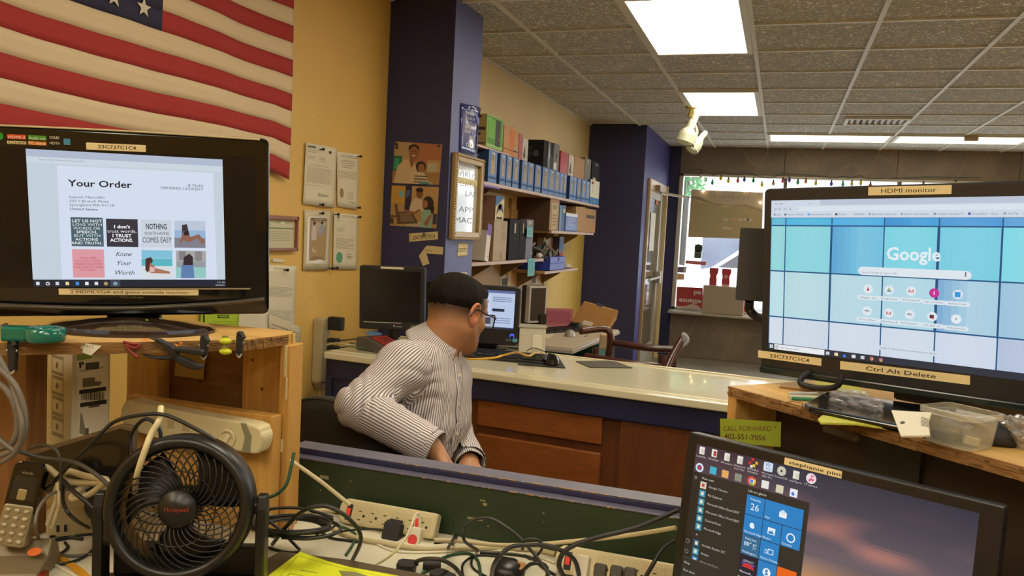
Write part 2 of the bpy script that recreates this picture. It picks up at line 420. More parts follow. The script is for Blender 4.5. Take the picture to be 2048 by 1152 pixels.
# ceiling vent
t = thing('ceiling_vent', 'white louvred air vent in the ceiling near the window lights', 'vent', (VENT[0], VENT[1]-.02, HC))
f = MB()
for (p, q, r, s2) in ((-.26, .26, -.2, -.16), (-.26, .26, .16, .2), (-.26, -.23, -.16, .16), (.23, .26, -.16, .16)): f.box(p, q, r, s2, -.022, .004, M_grid)
f.obj('frame', t, bevel=.003)
MB().box(-.23, .23, -.16, .16, 0, .003, mat('vent_dark', '4c463c', .8)).obj('backing', t)
for k in range(9): MB().cbox((-.2+k*.05, 0, -.010), (.03, .31, .002), M_grid, (0, .7, 0)).obj('slat', t)
t = tag(MB().box(-.06, .06, -.03, .03, -.05, -.0, mat('beige_plastic', 'b8a88c', .6)).obj('smoke_detector', bevel=.008), 'small beige box on the ceiling above the right light strip', 'detector'); t.location = (1.66, 8.72, HC-.004)
# ---- window 1
wn = struct(thing('window_1', 'x', 'x')); del wn['label']; del wn['category']
f = MB()
f.box(WX0, WX0+.05, YB-.02, YB+.12, WZ0, WZ1, M_alum).box(WX0, WX1, YB-.02, YB+.12, WZ1-.03, WZ1, M_alum).box(WX0, WX1, YB-.02, YB+.12, WZ0, WZ0+.03, M_alum).box(WX1-.05, WX1, YB-.02, YB+.12, WZ0, WZ1, M_alum)
f.obj('window_frame', wn, bevel=.004)
MX = [aty(1571, 365, YB).x, aty(1800, 365, YB).x, 2.55]
for x in MX: MB().box(x-.02, x+.02, YB, YB+.08, WZ0+.03, WZ1-.03, mat('mullion_bronze', '6e6457', .5)).obj('mullion', wn)
MB().box(WX0-.02, WX1, YB-.07, YB, WZ0-.035, WZ0, mat('sill_metal', 'aaa394', .35, metal=.4)).obj('window_sill', wn, bevel=.006)
xs = [WX0+.05]+MX+[WX1-.05]
for a, b in zip(xs, xs[1:]): MB().box(a+.02, b-.02, YB+.05, YB+.055, WZ0+.03, WZ1-.03, M_glass).obj('pane', wn)
# ---- door in the vestibule wall
dn = struct(thing('door_1', 'x', 'x')); del dn['label']; del dn['category']
DY0, DY1, DZ1 = 8.52, 9.80, 2.08
fx = -1.365
M_gold = mat('door_frame_bronze', 'b49a6c', .35, metal=.45)
f = MB()
f.box(fx, fx+.03, DY0-.02, DY0+.03, 0, DZ1, M_gold).box(fx, fx+.045, DY1-.05, DY1, 0, DZ1, mat('door_frame_light', 'd9c79c', .4)).box(fx, fx+.03, DY0, DY1, DZ1-.12, DZ1, M_gold)
f.obj('door_frame', dn, bevel=.003)
lf = MB(); lf.box(fx, fx+.02, DY0+.03, DY0+.10, 0, DZ1-.12, M_alum).box(fx, fx+.025, DY1-.42, DY1-.34, 0, DZ1-.12, M_alum).box(fx, fx+.02, DY0+.1, DY1-.42, DZ1-.2, DZ1-.12, M_alum).box(fx, fx+.02, DY0+.1, DY1-.42, .0, .25, M_alum)
lf.obj('door_leaf', dn, bevel=.003)
MB().box(fx+.001, fx+.008, DY0+.1, DY1-.42, .25, DZ1-.2, mat('door_glass', '6e6350', .08, noise=.3, nscale=2)).obj('door_pane', dn)
MB().box(fx+.001, fx+.01, DY1-.34, DY1-.05, 0, DZ1-.12, mat('sidelight', '8b8069', .2, noise=.2, nscale=3)).obj('side_panel', dn)
h = MB(); h.cyl((fx+.06, DY0+.08, 1.0), (fx+.06, DY1-.36, 1.0), .014, M_alum).box(fx+.02, fx+.07, DY1-.44, DY1-.32, .93, 1.07, M_alum)
h.obj('push_bar', dn)
c = MB(); c.box(fx+.02, fx+.08, DY0+.35, DY0+.62, DZ1-.11, DZ1-.045, mat('closer_brass', '8c7a55', .4, metal=.4)); c.tube([(fx+.05, DY0+.6, DZ1-.12), (fx+.2, DY0+.95, DZ1-.13), (fx+.33, DY1-.2, DZ1-.13)], .010, M_alum, sm=0); c.tube([(fx+.33, DY1-.2, DZ1-.13), (fx+.04, DY1-.5, DZ1-.1)], .010, M_alum, sm=0)
c.obj('door_closer', dn)
t = tag(MB().box(0, .002, -.17, .17, -.21, .21, mat('paper_white', 'dcd9cc', .7)).obj('paper_sheet'), 'white sheet of paper taped to the glass of the door', 'paper'); t.location = (fx+.012, DY0+.42, 1.52)
t = tag(MB().box(0, .002, -.1, .1, -.05, .05, mat('sticker_orange', 'c0693c', .6)).obj('door_sticker'), 'small orange sticker high on the door glass', 'sticker'); t.location = (fx+.012, DY0+.62, 1.88)
# ---- outside
M_pave = mat('pavement', 'c8c4bc', .9, noise=.15, nscale=3); M_road = mat('asphalt', '8d8c8a', .9, noise=.1, nscale=10)
struct(MB().box(-12, 16, YB+.16, 13, -.15, -.02, M_pave).obj('sidewalk')); struct(MB().box(-20, 24, 13, 21, -.16, -.05, M_road).obj('street')); struct(MB().box(-20, 24, 21, 34, -.15, -.02, M_pave).obj('far_sidewalk'))
def building(x0, x1, y, h, wallm, label, cols=4, rows=2, doorm=None):
    t = thing('building', label, 'building', ((x0+x1)/2, y, 0)); hw = (x1-x0)/2
    MB().box(-hw, hw, 0, 4, 0, h, wallm).obj('wall', t)
    MB().box(-hw-.1, hw+.1, -.15, 4, h, h+.25, mat('cornice', 'cfc8ba', .7)).obj('cornice', t)
    dw = 2*hw/cols
    for i in range(cols):
        for j in range(rows):
            z = .5+j*3.0
            wf = MB().box(-hw+dw*(i+.18), -hw+dw*(i+.82), -.06, .02, z, z+2.1, mat('shop_frame', 'd5d2ca', .5)).obj('window', t)
            MB().box(-hw+dw*(i+.23), -hw+dw*(i+.77), -.075, -.06, z+.08, z+2.02, doorm or mat('shop_glass', '4a5568', .15, noise=.3, nscale=1)).obj('pane', wf)
    return t
building(-9, -2.7, 22, 6.5, mat('facade_cream', 'd9d2c2', .8), 'pale shop building across the street, left of the two', 3)
building(-2.4, 7, 22, 6, mat('facade_grey', 'a9acb6', .8), 'grey blue shop building across the street with dark doorway', 5, 2)
# ground-level awning (maroon) and a parked car
t = tag(MB().prism([(0, 0), (1.0, -.5), (1.0, -.75), (0, -.4)], -1.6, 1.6, mat('maroon_awning', '7d3448', .7), axis='x').obj('awning'), 'maroon awning on the pale shop across the street', 'awning'); t.location = (-5.2, 20.94, 2.9)
def car(x, y, rz, colr, label):
    t = thing('car', label, 'car', (x, y, -.05), rz)
    P = [(-2.2, .35), (-2.25, .75), (-1.5, .95), (-.9, 1.4), (.7, 1.42), (1.3, 1.0), (2.1, .88), (2.25, .4)]
    MB().prism(P, -.85, .85, mat('car_paint_'+label[:5], colr, .25, coat=.6), axis='y').obj('body', t, bevel=.06, seg=3)
    Q = [(-1.35, .98), (-.85, 1.34), (.62, 1.35), (1.1, 1.0)]
    MB().prism(Q, -.86, .86, mat('car_glass', '29303a', .1), axis='y').obj('windows', t, bevel=.01)
    for sx in (-1.4, 1.4):
        for sy in (-.85, .85): MB().cyl((sx, sy-.1, .32), (sx, sy+.1, .32), .33, mat('tyre', '1c1c1c', .8), n=20).cyl((sx, sy-.11, .32), (sx, sy+.11, .32), .2, mat('rim', 'a8a8a8', .3, metal=.8), n=14).obj('wheel', t)
car(-3.1, 15.2, .1, 'e4e6ea', 'white car parked at the far left of the street')
car(.2, 17.5, 0, '9aa3b0', 'silver blue car on the street seen through the window')
def tree(x, y, h, label):
    t = thing('tree', label, 'tree', (x, y, 0))
    MB().tube([(0, 0, 0), (.05, 0, h*.4), (0, .05, h*.7)], .12, mat('bark', '5b4a3a', .9), n=8).obj('trunk', t)
    rr = random.Random(3); b = MB(); lm = mat('leaf', '3f7a45', .7, noise=.3)
    for k in range(900):
        th, ph = rr.uniform(0, 2*PI), rr.uniform(-1.2, 1.4); R0 = h*.33*rr.uniform(.5, 1)
        c = Vector((R0*math.cos(th)*math.cos(ph), R0*math.sin(th)*math.cos(ph), h*.75+R0*.8*math.sin(ph)))
        e = Euler((rr.uniform(0, 6), rr.uniform(0, 6), rr.uniform(0, 6))).to_matrix()
        b.add([c+e @ Vector(q) for q in ((-.1, -.05, 0), (.1, -.05, 0), (.12, .05, .02), (-.06, .07, 0))], [(0, 1, 2, 3)], lm)
    b.obj('foliage', t, kind='stuff')
tree(-2.45, 16.8, 4.6, 'green leafy tree across the street behind the window lights')
# ================================================================ NEAR DESK, PARTITION, HUTCHES
M_desk = mat('white_desk_laminate', 'd5d0b8', .4, noise=.08, nscale=6)
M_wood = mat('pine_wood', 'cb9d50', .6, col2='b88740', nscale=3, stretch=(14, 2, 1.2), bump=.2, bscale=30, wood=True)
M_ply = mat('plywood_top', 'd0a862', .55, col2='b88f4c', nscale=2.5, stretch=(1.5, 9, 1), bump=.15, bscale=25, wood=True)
M_woodd = mat('shaded_wood', '8e6636', .7, col2='75522b', nscale=3, stretch=(2, 2, 9), bump=.1, wood=True)  # wood with the shadow inside the hutch put into its colour
M_raw = mat('raw_ply_edge', 'b5894a', .8, col2='7f5830', nscale=9, stretch=(3, 3, 40), bump=.8, bscale=40, dist=.004)
M_blk = mat('black_plastic', '17171a', .35, bump=.05, bscale=300)
M_blkm = mat('matt_black_plastic', '1c1b1b', .6)
M_blkg = mat('gloss_black_plastic', '0c0c0e', .12, coat=.3)
M_navyR = mat('navy_rail_paint', '35365c', .45, col2='2b2b4c', nscale=6, bump=.4, bscale=50)
M_navyT = mat('rail_ledge_paint', '5d5a70', .5, noise=.2, nscale=20, bump=.4, bscale=70)
M_grnP = mat('dark_green_paint', '2c3c22', .5, col2='263420', nscale=3, bump=.25, bscale=50)
M_cream = mat('cream_plastic', 'c9bd96', .45, noise=.06, nscale=6)
M_creamd = mat('aged_cream_plastic', 'b5a680', .5, noise=.1, nscale=8)
M_tape = mat('label_tape', 'ecdcab', .5)
DZ = CAMZ-.68
def dk(px, py, h=0): return atz(px, py, DZ+h)
desk = thing('workbench', 'white topped workbench holding the fan, power strips and cables', 'desk', (-.5, .9, 0))
P = [(-1.42, .02), (-1.42, .62), (-.55, 1.61-.9), (.35, 1.61-.9), (1.9, -.2), (1.9, -.7), (.9, -.7), (.2, .2), (-.7, .2), (-1.1, -.1)]
MB().prism([(-1.45, -.6), (-1.45, .71), (.9, .71), (1.75, -.1), (1.75, -.6), (1.3, -.6), (.55, .15), (-.9, .15), (-1.1, -.1), (-1.1, -.6)][::-1], DZ-.03, DZ, M_desk).obj('desktop', desk, bevel=.003)
for x, y in ((-1.38, -.5), (-1.38, .62), (.85, .62), (1.68, -.5), (.45, .22), (-.85, .22)): MB().box(x-.03, x+.03, y-.03, y+.03, 0, DZ-.03, M_blk).obj('leg', desk)
# partition
zl = aty(960, 972, 1.61).z; zt = aty(960, 949, 1.635).z; yt = atz(960, 934, zt).y
pt = thing('partition', 'low green desk partition with chipped navy top rail in front of the seated man', 'partition', (-.5, 1.61, 0))
px0, px1 = -.575, .62
MB().box(px0, px1, 0, .03, 0, zl, M_grnP).obj('green_panel', pt, label='dark green painted board')
MB().box(px0, px1, -.005, .03, zl-.002, zl+.002, M_navyT).obj('ledge', pt, bevel=.003, label='worn grey violet ledge')
MB().box(px0, px1, .022, .045, zl+.002, zt-.0022, M_navyR).obj('rail_board', pt, bevel=.002)
MB().box(px0, px1, .0215, yt-1.61, zt-.002, zt, mat('rail_top_paint', '6d6b7c', .5, noise=.2, nscale=20, bump=.4, bscale=70)).obj('top_rail', pt, bevel=.001)
MB().box(px0, px1, yt-1.61-.03, yt-1.61, 0, zt-.014, M_navyR).obj('back_panel', pt)
chips = MB(); rr = random.Random(5); mch = mat('bare_chip', 'c49a52', .8)
for k in range(90):
    x = rr.uniform(px0+.02, px1-.2); x = x if k > 40 else rr.gauss(0.0, .14)
    L_ = rr.uniform(.001, .006) if k > 18 else rr.uniform(.008, .035)
    yy, zz = (.0213, zt+.0001) if k % 2 else (-.0053, zl-.004)
    if k % 2: chips.box(x, x+L_, yy-.0004, yy+rr.uniform(.0006, .002), zz-rr.uniform(.0005, .0016), zz+.0002, mch)
    else: chips.box(x, x+L_*.5, yy-.0004, yy, zz+.003, zz+.003+rr.uniform(.0008, .0025), mch)
for (px, py, wd, hh) in ((640, 885+68, 22, 8), (960, 1000, 12, 3), (935, 1035, 34, 5), (540+100, 925+55, 3, 3), (966, 1008, 9, 6), (700, 962, 3, 3), (1085, 1026, 4, 3), (1086, 1044, 3, 2), (975, 1052, 3, 3), (905, 1068, 3, 3)):
    q = aty(px, py, 1.61)
    chips.box(q.x+.5, q.x+.5+wd*.00105, -.0008, 0, q.z-hh*.0005, q.z+hh*.0005, mat('pale_chip', '8f8a63', .8))
chips.obj('paint_chips', pt, kind='stuff')
# ---- left hutch
HZ = CAMZ-.25; bt = .022
hl = thing('desk_hutch', 'rough pine desk hutch on the left carrying the wide television', 'shelf unit', (-1.2, 1.4, DZ))
O = Vector((-1.2, 1.4, DZ))
C0 = atz(583, 668, HZ); F1 = atz(-250, 688, HZ)
poly = [F1, atz(250, 684, HZ), atz(495, 679, HZ), C0, atz(585, 662, HZ), atz(400, 645, HZ), atz(290, 638, HZ), atz(150, 660, HZ), atz(-250, 664, HZ)]
MB().prism([(p.x-O.x, p.y-O.y) for p in poly], HZ-bt-DZ, HZ-DZ, M_ply).obj('top_board', hl)
# rough plywood plies along the front edge
ed = MB()
fr = [poly[0], poly[1], poly[2], poly[3]]; rr = random.Random(2)
pts = []
for a, b in zip(fr, fr[1:]):
    n = int((b-a).length/.01)
    for k in range(n): pts.append(a.lerp(b, k/n))
for k in range(len(pts)-1):
    a, b = pts[k], pts[k+1]; d = (b-a); nrm = Vector((d.y, -d.x, 0)).normalized()
    for lyr in range(4):
        z0 = HZ-bt+lyr*.0055; o1 = rr.uniform(.0005, .0045 if lyr in (0, 3) else .003)
        A = a-O+nrm*o1; B = b-O+nrm*o1
        v = [(a.x-O.x, a.y-O.y, z0-DZ), (b.x-O.x, b.y-O.y, z0-DZ), (B.x, B.y, z0-DZ), (A.x, A.y, z0-DZ)]
        v += [(q[0], q[1], q[2]+.005) for q in v]
        ed.add(v, [(0, 1, 2, 3), (7, 6, 5, 4), (3, 2, 6, 7)], M_raw)
ed.obj('rough_edge', hl, kind='stuff', label='splintered plywood front edge')
def slab(px0, px1, Y, pyb, pyt, th, m, name, par, lb=None, bev=.002, z1=None, z0=None):
    """upright board facing the viewer, at world depth Y, between two sight lines"""
    a = aty(px0, (pyb+pyt)/2, Y); b = aty(px1, (pyb+pyt)/2, Y)
    zb = aty((px0+px1)/2, pyb, Y).z if z0 is None else z0; zz = aty((px0+px1)/2, pyt, Y).z if z1 is None else z1
    return MB().box(a.x-O.x, b.x-O.x, Y-O.y, Y-O.y+th, zb-DZ, zz-DZ, m).obj(name, par, bevel=bev, label=lb)
E_ = aty(581, 700, 1.50)
MB().box(aty(575, 760, 1.498).x-O.x, aty(583.5, 760, 1.498).x-O.x, 1.498-O.y, 1.508-O.y, aty(585, 903, 1.50).z-DZ, HZ-DZ, mat('pale_ply_edge', 'd3b268', .7, noise=.3, nscale=30)).obj('end_panel', hl, bevel=.001, label='pale plywood end panel edge')
slab(556, 576, 1.47, 1005, 690, .05, M_wood, 'corner_post', hl, z1=HZ-bt, z0=DZ)
slab(482, 557, 1.515, 1005, 690, .018, M_wood, 'post', hl, z1=HZ-bt, z0=DZ)
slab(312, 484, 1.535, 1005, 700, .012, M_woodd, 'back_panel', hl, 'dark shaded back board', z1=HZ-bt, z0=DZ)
slab(253, 318, 1.50, 850, 700, .035, M_wood, 'post', hl, z1=HZ-bt-.03, z0=DZ)
slab(250, 545, 1.435, 1000, 812, .03, M_wood, 'lower_board', hl, z0=DZ)
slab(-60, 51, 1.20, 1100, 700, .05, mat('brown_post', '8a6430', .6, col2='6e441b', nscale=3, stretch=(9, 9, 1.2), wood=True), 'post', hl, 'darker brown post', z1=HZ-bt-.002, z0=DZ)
for px, py, Y in ((505, 720, 1.513), (524, 778, 1.513), (528, 850, 1.434), (400, 762, 1.534)):
    q = aty(px, py, Y); MB().disc(q.x-O.x, q.z-DZ, .0035, '5a3311', 1, y=q.y-O.y).obj('knot', hl)
for (px, py0, py1, wd) in ((573, 690, 755, 8), (574, 755, 800, 5), (564, 878, 905, 6)):
    a = aty(px, py0, 1.468); b = aty(px, py1, 1.468)
    MB().box(a.x-O.x-wd*.0005, a.x-O.x+wd*.0004, 1.465-O.y, 1.47-O.y, b.z-DZ, a.z-DZ, mat('dried_glue', 'ccb98a', .7, bump=.6, bscale=80)).obj('dried_glue', hl, bevel=.002)
# ---- right hutch, turned towards the viewer
RZ = CAMZ-.28
A0 = atz(1458, 772, RZ); B0 = atz(2048, 933, RZ); u = (B0-A0).normalized(); yawR = math.atan2(u.y, u.x)
hr = thing('desk_hutch', 'pine desk hutch on the right carrying the large monitor and clutter', 'shelf unit', (A0.x, A0.y, DZ), yawR)
th_ = RZ-DZ
MB().box(0, 1.25, 0, .34, th_-.02, th_, M_ply).obj('top_board', hr)
e2 = MB(); rr = random.Random(8); x = 0
while x < 1.25:
    dx = .01
    for lyr in range(4):
        o1 = rr.uniform(.0005, .0035); z0 = th_-.02+lyr*.005
        e2.box(x, x+dx, -o1, 0, z0, z0+.0047, M_raw)
    x += dx
e2.obj('rough_edge', hr, kind='stuff', label='splintered plywood front edge')
MB().box(0, .022, 0, .34, 0, th_-.02, mat('pale_pine', 'd0a35f', .6, col2='bb8c4a', nscale=3, stretch=(9, 9, 1.2), wood=True)).obj('end_panel', hr, bevel=.001, label='pale pine end board')
MB().box(.022, 1.25, .11, .125, 0, th_-.02, mat('hutch_inside_shade', '3a2d20', .8)).obj('back_panel', hr)  # set forward; the unlit interior's shade is put into its dark colour
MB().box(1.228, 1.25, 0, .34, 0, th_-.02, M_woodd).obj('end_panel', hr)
MB().box(.24, .34, .10, .109, .1, th_-.03, mat('dark_label_plate', '2e2820', .6)).obj('inner_plate', hr)
# ---------------------------------------------------------------- monitors
def label_tape(mb, Pn, x0, y0, x1, y1, h, st, tx0, tx1, col='3a3226', th=None, y=0):
    """embossed tape strip from (x0,y0) to (x1,y1) = its lower edge"""
    a, b = Pn.loc(x0, y0); c, d = Pn.loc(x1, y1); hh = Pn.loc(x0, y0-h)[1]-b; r = math.atan2(d-b, c-a); L_ = math.hypot(c-a, d-b)
    M = frame((a, y, b), 0, 0, -r)
    mb.box(0, L_, -.0018, 0, 0, hh, M_tape, M)
    if st:
        t0 = (tx0-x0)/(x1-x0)*L_; t1 = (tx1-x0)/(x1-x0)*L_
        mb.text(st, t0, hh*.26, hh*.5, col, 1, PRINT, M, y=-.0018, width=t1-t0, bold=.01)
    return mb
# --- left television
TV = Panel(W(250, 435, 1.68), 36.3, 7.4, -1.6)
tv = TV.thing('television', 'wide black television showing an order page, on the left hutch', 'monitor')
x0, x1, z0, z1 = -.335, .29, -.213, .178
MB().rbox(x0, x1, 0, .045, z0, z1, .014, M_blkg).obj('bezel', tv, bevel=.006)
MB().rbox(x0+.03, x1-.03, .045, .09, z0+.03, z1-.03, .02, M_blkm).obj('rear_shell', tv, bevel=.01)
MB().rect(x0+.03, x1-.028, -.151, .137, '0a0b10', 1, GPRINT).obj('display', tv)
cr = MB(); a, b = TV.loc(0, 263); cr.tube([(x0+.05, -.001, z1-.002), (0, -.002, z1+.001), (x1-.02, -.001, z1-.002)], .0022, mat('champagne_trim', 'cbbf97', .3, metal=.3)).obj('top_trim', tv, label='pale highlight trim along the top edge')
MB().tube([(x0, -.008, z0+.032), (-.05, -.014, z0+.020), (.15, -.012, z0+.026), (x1-.01, -.002, z0+.036)], .006, mat('smoke_trim', '4a443a', .2, metal=.2)).obj('lower_trim', tv, label='curved smoky lip under the screen')
MB().box(-.11, x1-.04, -.003, 0, -.1545, -.1515, mat('silver_line', 'a8a18c', .3, metal=.4)).obj('screen_line', tv)
sc = MB()
def TQ(x0, y0, x1, y1, c, l=3, r=0): TV.R(sc, x0, y0, x1, y1, c, l, SCREEN, r)
TV.Q(sc, [(51.4, 297.3), (445, 319), (451, 573), (66.7, 574)], 'c3d2de', 2, SCREEN)
TV.Q(sc, [(51.4, 297.3), (445, 319), (445.3, 333), (52.3, 312)], 'b0bcd2', 3, SCREEN)
TV.Q(sc, [(52.3, 312), (445.3, 333), (445.6, 343), (53, 325)], 'cbd8e4', 3, SCREEN)
TV.Q(sc, [(114, 331), (426, 346), (434, 559), (124, 559)], 'd3dff2', 3, SCREEN)
TV.Q(sc, [(66, 559), (450.7, 559), (451, 573), (66.7, 574)], '1c2434', 4, SCREEN)
TV.T(sc, 'Your Order', 137, 372, 265, 376, 13, '171b28', 4, SCREEN, bold=.018)
TV.T(sc, '8 TILES', 376, 373, 406, 374.5, 5, '444c5c', 4, SCREEN)
TV.T(sc, 'ORDERED 12/23/2017', 321, 377.5, 406, 381, 5, '444c5c', 4, SCREEN)
for i, (st, xx) in enumerate((('Sabrah Marcellin', 209), ('337 S Branch Pkwy', 217), ('Springfield MA 01118', 228), ('United States', 195))):
    TV.T(sc, st, 138+i*.5, 396+i*7.9, xx, 397+i*8, 4.6, '4b5263', 4, SCREEN, bold=.01)
def tile(x0, y0, x1, y1, c): TQ(x0, y0, x1, y1, c, 4)
tile(141, 434, 208, 493, '47606c'); tile(212, 437, 277, 494, '33343f'); tile(281, 439, 344, 495, 'c9d3df'); tile(349, 441, 411, 496, '9fb6d2')
tile(144, 498, 210, 555, 'dc9aa4'); tile(283, 500, 345, 556, 'd7dde2'); tile(352, 501, 412, 556, '8f9aa0')
for i, st in enumerate(('LET US NOT', 'LOVE WITH', 'WORDS OR', 'SPEECH,', 'BUT WITH', 'ACTIONS', 'AND TRUTH.')):
    hw = (30, 29, 27, 21, 26, 23, 31)[i]; TV.T(sc, st, 174-hw, 444+i*7.35, 174+hw, 444.6+i*7.35, 5.4, 'dfe8ea', 6, SCREEN, bold=.02)
for i, st in enumerate(("I don't", 'trust words,', 'I TRUST', 'ACTIONS.')):
    hw = (16, 29, 19, 23)[i]; TV.T(sc, st, 244-hw, 456+i*9, 244+hw, 456.5+i*9, 6.4, 'eef0f4', 6, SCREEN, bold=.03)
TV.T(sc, 'NOTHING', 292, 458, 333, 458.5, 11, '2b303c', 6, SCREEN, bold=.02); TV.T(sc, 'WORTH HAVING', 289, 469.5, 338, 470, 6.5, '4a505c', 6, SCREEN); TV.T(sc, 'COMES EASY', 285, 485, 343, 485, 11, '2b303c', 6, SCREEN, bold=.02)
for i, st in enumerate(('YOU ARE', 'WORTH MORE', 'THAN SECOND', 'THOUGHTS AND', 'MAYBES.')):
    hw = (17, 26, 28, 30, 16)[i]; TV.T(sc, st, 177-hw, 518+i*6, 177+hw, 518+i*6, 4.2, 'c0606f', 6, SCREEN, bold=.015)
for st, a, b, yy in (('Know', 231, 262, 512), ('Your', 232, 262, 530), ('Worth', 228, 268, 549)):
    aa, bb = TV.loc(a, yy); cc, dd = TV.loc(b, yy); hh = TV.loc(a, yy-9)[1]-bb
    sc.text(st, aa, bb, hh, '30343f', 5, SCREEN, shear=.3, width=cc-aa)
# little beach pictures on the order page
TQ(349, 441, 411, 462, 'b9c8dc', 5); TQ(349, 460, 411, 475, '93b4d6', 5); TQ(349, 475, 411, 496, '7f7f8b', 5)
def figure(pts, c, l=7): TV.Q(sc, pts, c, l, SCREEN)
figure([(364, 450), (374, 448), (377, 462), (372, 470), (364, 468)], '3c2f3a', 6); figure([(366, 462), (376, 462), (381, 474), (398, 468), (411, 485), (404, 487), (395, 476), (380, 484), (366, 480), (358, 490)], '8d6154', 7); figure([(367, 463), (377, 461), (379, 470), (369, 471)], '28222e', 8)
TQ(283, 500, 345, 517, '7fc0dc', 5); TQ(283, 517, 345, 532, '58b6c4', 5)
figure([(291, 517), (302, 514), (306, 520), (303, 530), (296, 545), (291, 540)], '4a2c2a', 6); figure([(301, 524), (312, 536), (340, 543), (340, 547), (302, 546), (297, 542)], 'a9745f', 7); figure([(300, 533), (310, 535), (309, 543), (300, 545)], 'd8b7b4', 8)
TQ(352, 501, 412, 524, 'a7a5a6', 5); TQ(352, 534, 412, 556, '92c6c4', 5); TQ(358, 502, 372, 520, '7e7f86', 6); TQ(390, 502, 404, 522, '868489', 6)
figure([(368, 514), (379, 507), (386, 514), (386, 530), (366, 532)], '2f2630', 7); figure([(363, 530), (387, 530), (389, 556), (362, 556)], '5d7fb0', 8)
for k, (x, c) in enumerate(((76, 'dfe6ee'), (96, 'dfe6ee'), (115, 'cfd6de'), (135, 'e8d89a'), (155, '3a8fe0'), (174, 'e8ecf2'), (193, 'd8dde6'), (212, 'd9a24a'), (231, '9fb3a8'))):
    if k in (1, 7, 8): TV.C(sc, x, 567, 3.6, c, 6, SCREEN); TV.C(sc, x, 567, 1.9, '1c2434' if k == 1 else '5a86c8', 7, SCREEN)
    else: TQ(x-3.6, 563.5, x+3.6, 570, c, 6)
TQ(221, 560, 241, 573, '3b4657', 5)
TV.T(sc, '1:21 PM', 434, 566, 449, 566, 3, 'c8ced8', 6, SCREEN); TV.T(sc, '9/26/2018', 431, 571.5, 449, 571.5, 3, 'c8ced8', 6, SCREEN)
TV.T(sc, 'https://order.tiles/orders/receipt.pdf', 78, 320, 168, 324, 3.4, '8694a5', 5, SCREEN)
sc.obj('screen', tv, label='lit screen with an order page of eight tiles')
lb = MB(); label_tape(lb, TV, 173, 299, 292, 304, 14, '23C737C1C4', 196, 272); lb.obj('label_tape', tv); lb = MB(); label_tape(lb, TV, 118, 589, 397, 590.5, 12, '2 HDMI,VGA and game console monitor', 140, 377)
lb.obj('label_tape', tv)
st = MB()
TV.C(st, -2, 272, 8, '2f9e3c', 1, GPRINT)
for (a, b, c, d, cc, tx) in ((14, 268, 52, 279, 'd8582f', 'HDMI-2'), (56, 270, 93, 281, '4f9a3a', 'Audio out'), (14, 281, 53, 289, 'd8c79a', 'Cinavi'), (56, 282, 93, 291, 'd8842f', 'PC Input'), (97, 284, 121, 291, '1a1a1c', 'HDTV'), (97, 272, 121, 280, '1a1a1c', 'DOLBY'), (127, 277, 141, 290, '4a8fb4', '')):
    TV.R(st, a, b, c, d, cc, 1, GPRINT)
    if tx: TV.T(st, tx, a+2, d-2.5, c-2, d-1.5, 5.5, 'eee8d8' if cc != 'd8c79a' else '3a3226', 2, GPRINT)
st.obj('stickers', tv)
lg = MB(); TV.T(lg, 'SYLVANIA', 240, 596, 287, 597, 4, '77715f', 1, GPRINT); TV.R(lg, 293, 616, 298, 618, 'a6e03a', 1, mat('green_led', '9fe33a', .5, emit=2)); lg.obj('logo', tv)
nk = MB(); a, b = TV.loc(265, 655)
nk.box(a-.055, a+.055, .02, .06, b-.01, z0+.06, M_blkg)
nk.obj('stand_neck', tv, bevel=.01)
bp = atz(265, 659, HZ)
ts = thing('_', 'x', 'x'); bpy.data.objects.remove(ts)
bs = MB()
n = 28; BM = TV.I @ Matrix.Translation((bp.x, bp.y, HZ)) @ Matrix.Rotation(math.radians(24), 4, 'Z')
prof = [(1.0, 0), (1.0, .006), (.93, .012), (.5, .02), (0.01, .026)]
for i in range(len(prof)-1):
    for k in range(n):
        v = []
        for (r, z) in (prof[i], prof[i+1]):
            for kk in (k, k+1):
                t = 2*PI*kk/n; v.append((r*.168*math.cos(t), r*.125*math.sin(t), z))
        bs.add(v, [(0, 1, 3, 2)], mat('stand_gloss_brown', '2a1d18', .12, coat=.5), BM, smooth=True)
bs.obj('stand_base', tv, label='oval glossy stand base')
# --- right large monitor
HD = Panel(W(1540, 545, 1.6), -27.8, 3.2, -1.5)
hd = HD.thing('monitor', 'large black monitor with blue tile wallpaper and a search page, on the right hutch', 'monitor')
sw, zt_, zb_ = .528, .143, -.154
MB().rbox(-.017, sw+.017, 0, .03, zb_-.048, zt_+.024, .010, mat('charcoal_bezel', '26282c', .3)).obj('bezel', hd, bevel=.004)
MB().rbox(.03, sw-.03, .03, .06, zb_+.02, zt_-.02, .02, M_blkm).obj('rear_shell', hd, bevel=.01)
sc = MB()
def HR(x0, y0, x1, y1, c, l=3, r=0): HD.R(sc, x0, y0, x1, y1, c, l, SCREEN, r)
sc.rect(0, sw, zb_, zt_, '8fd2e2', 1, SCREEN)
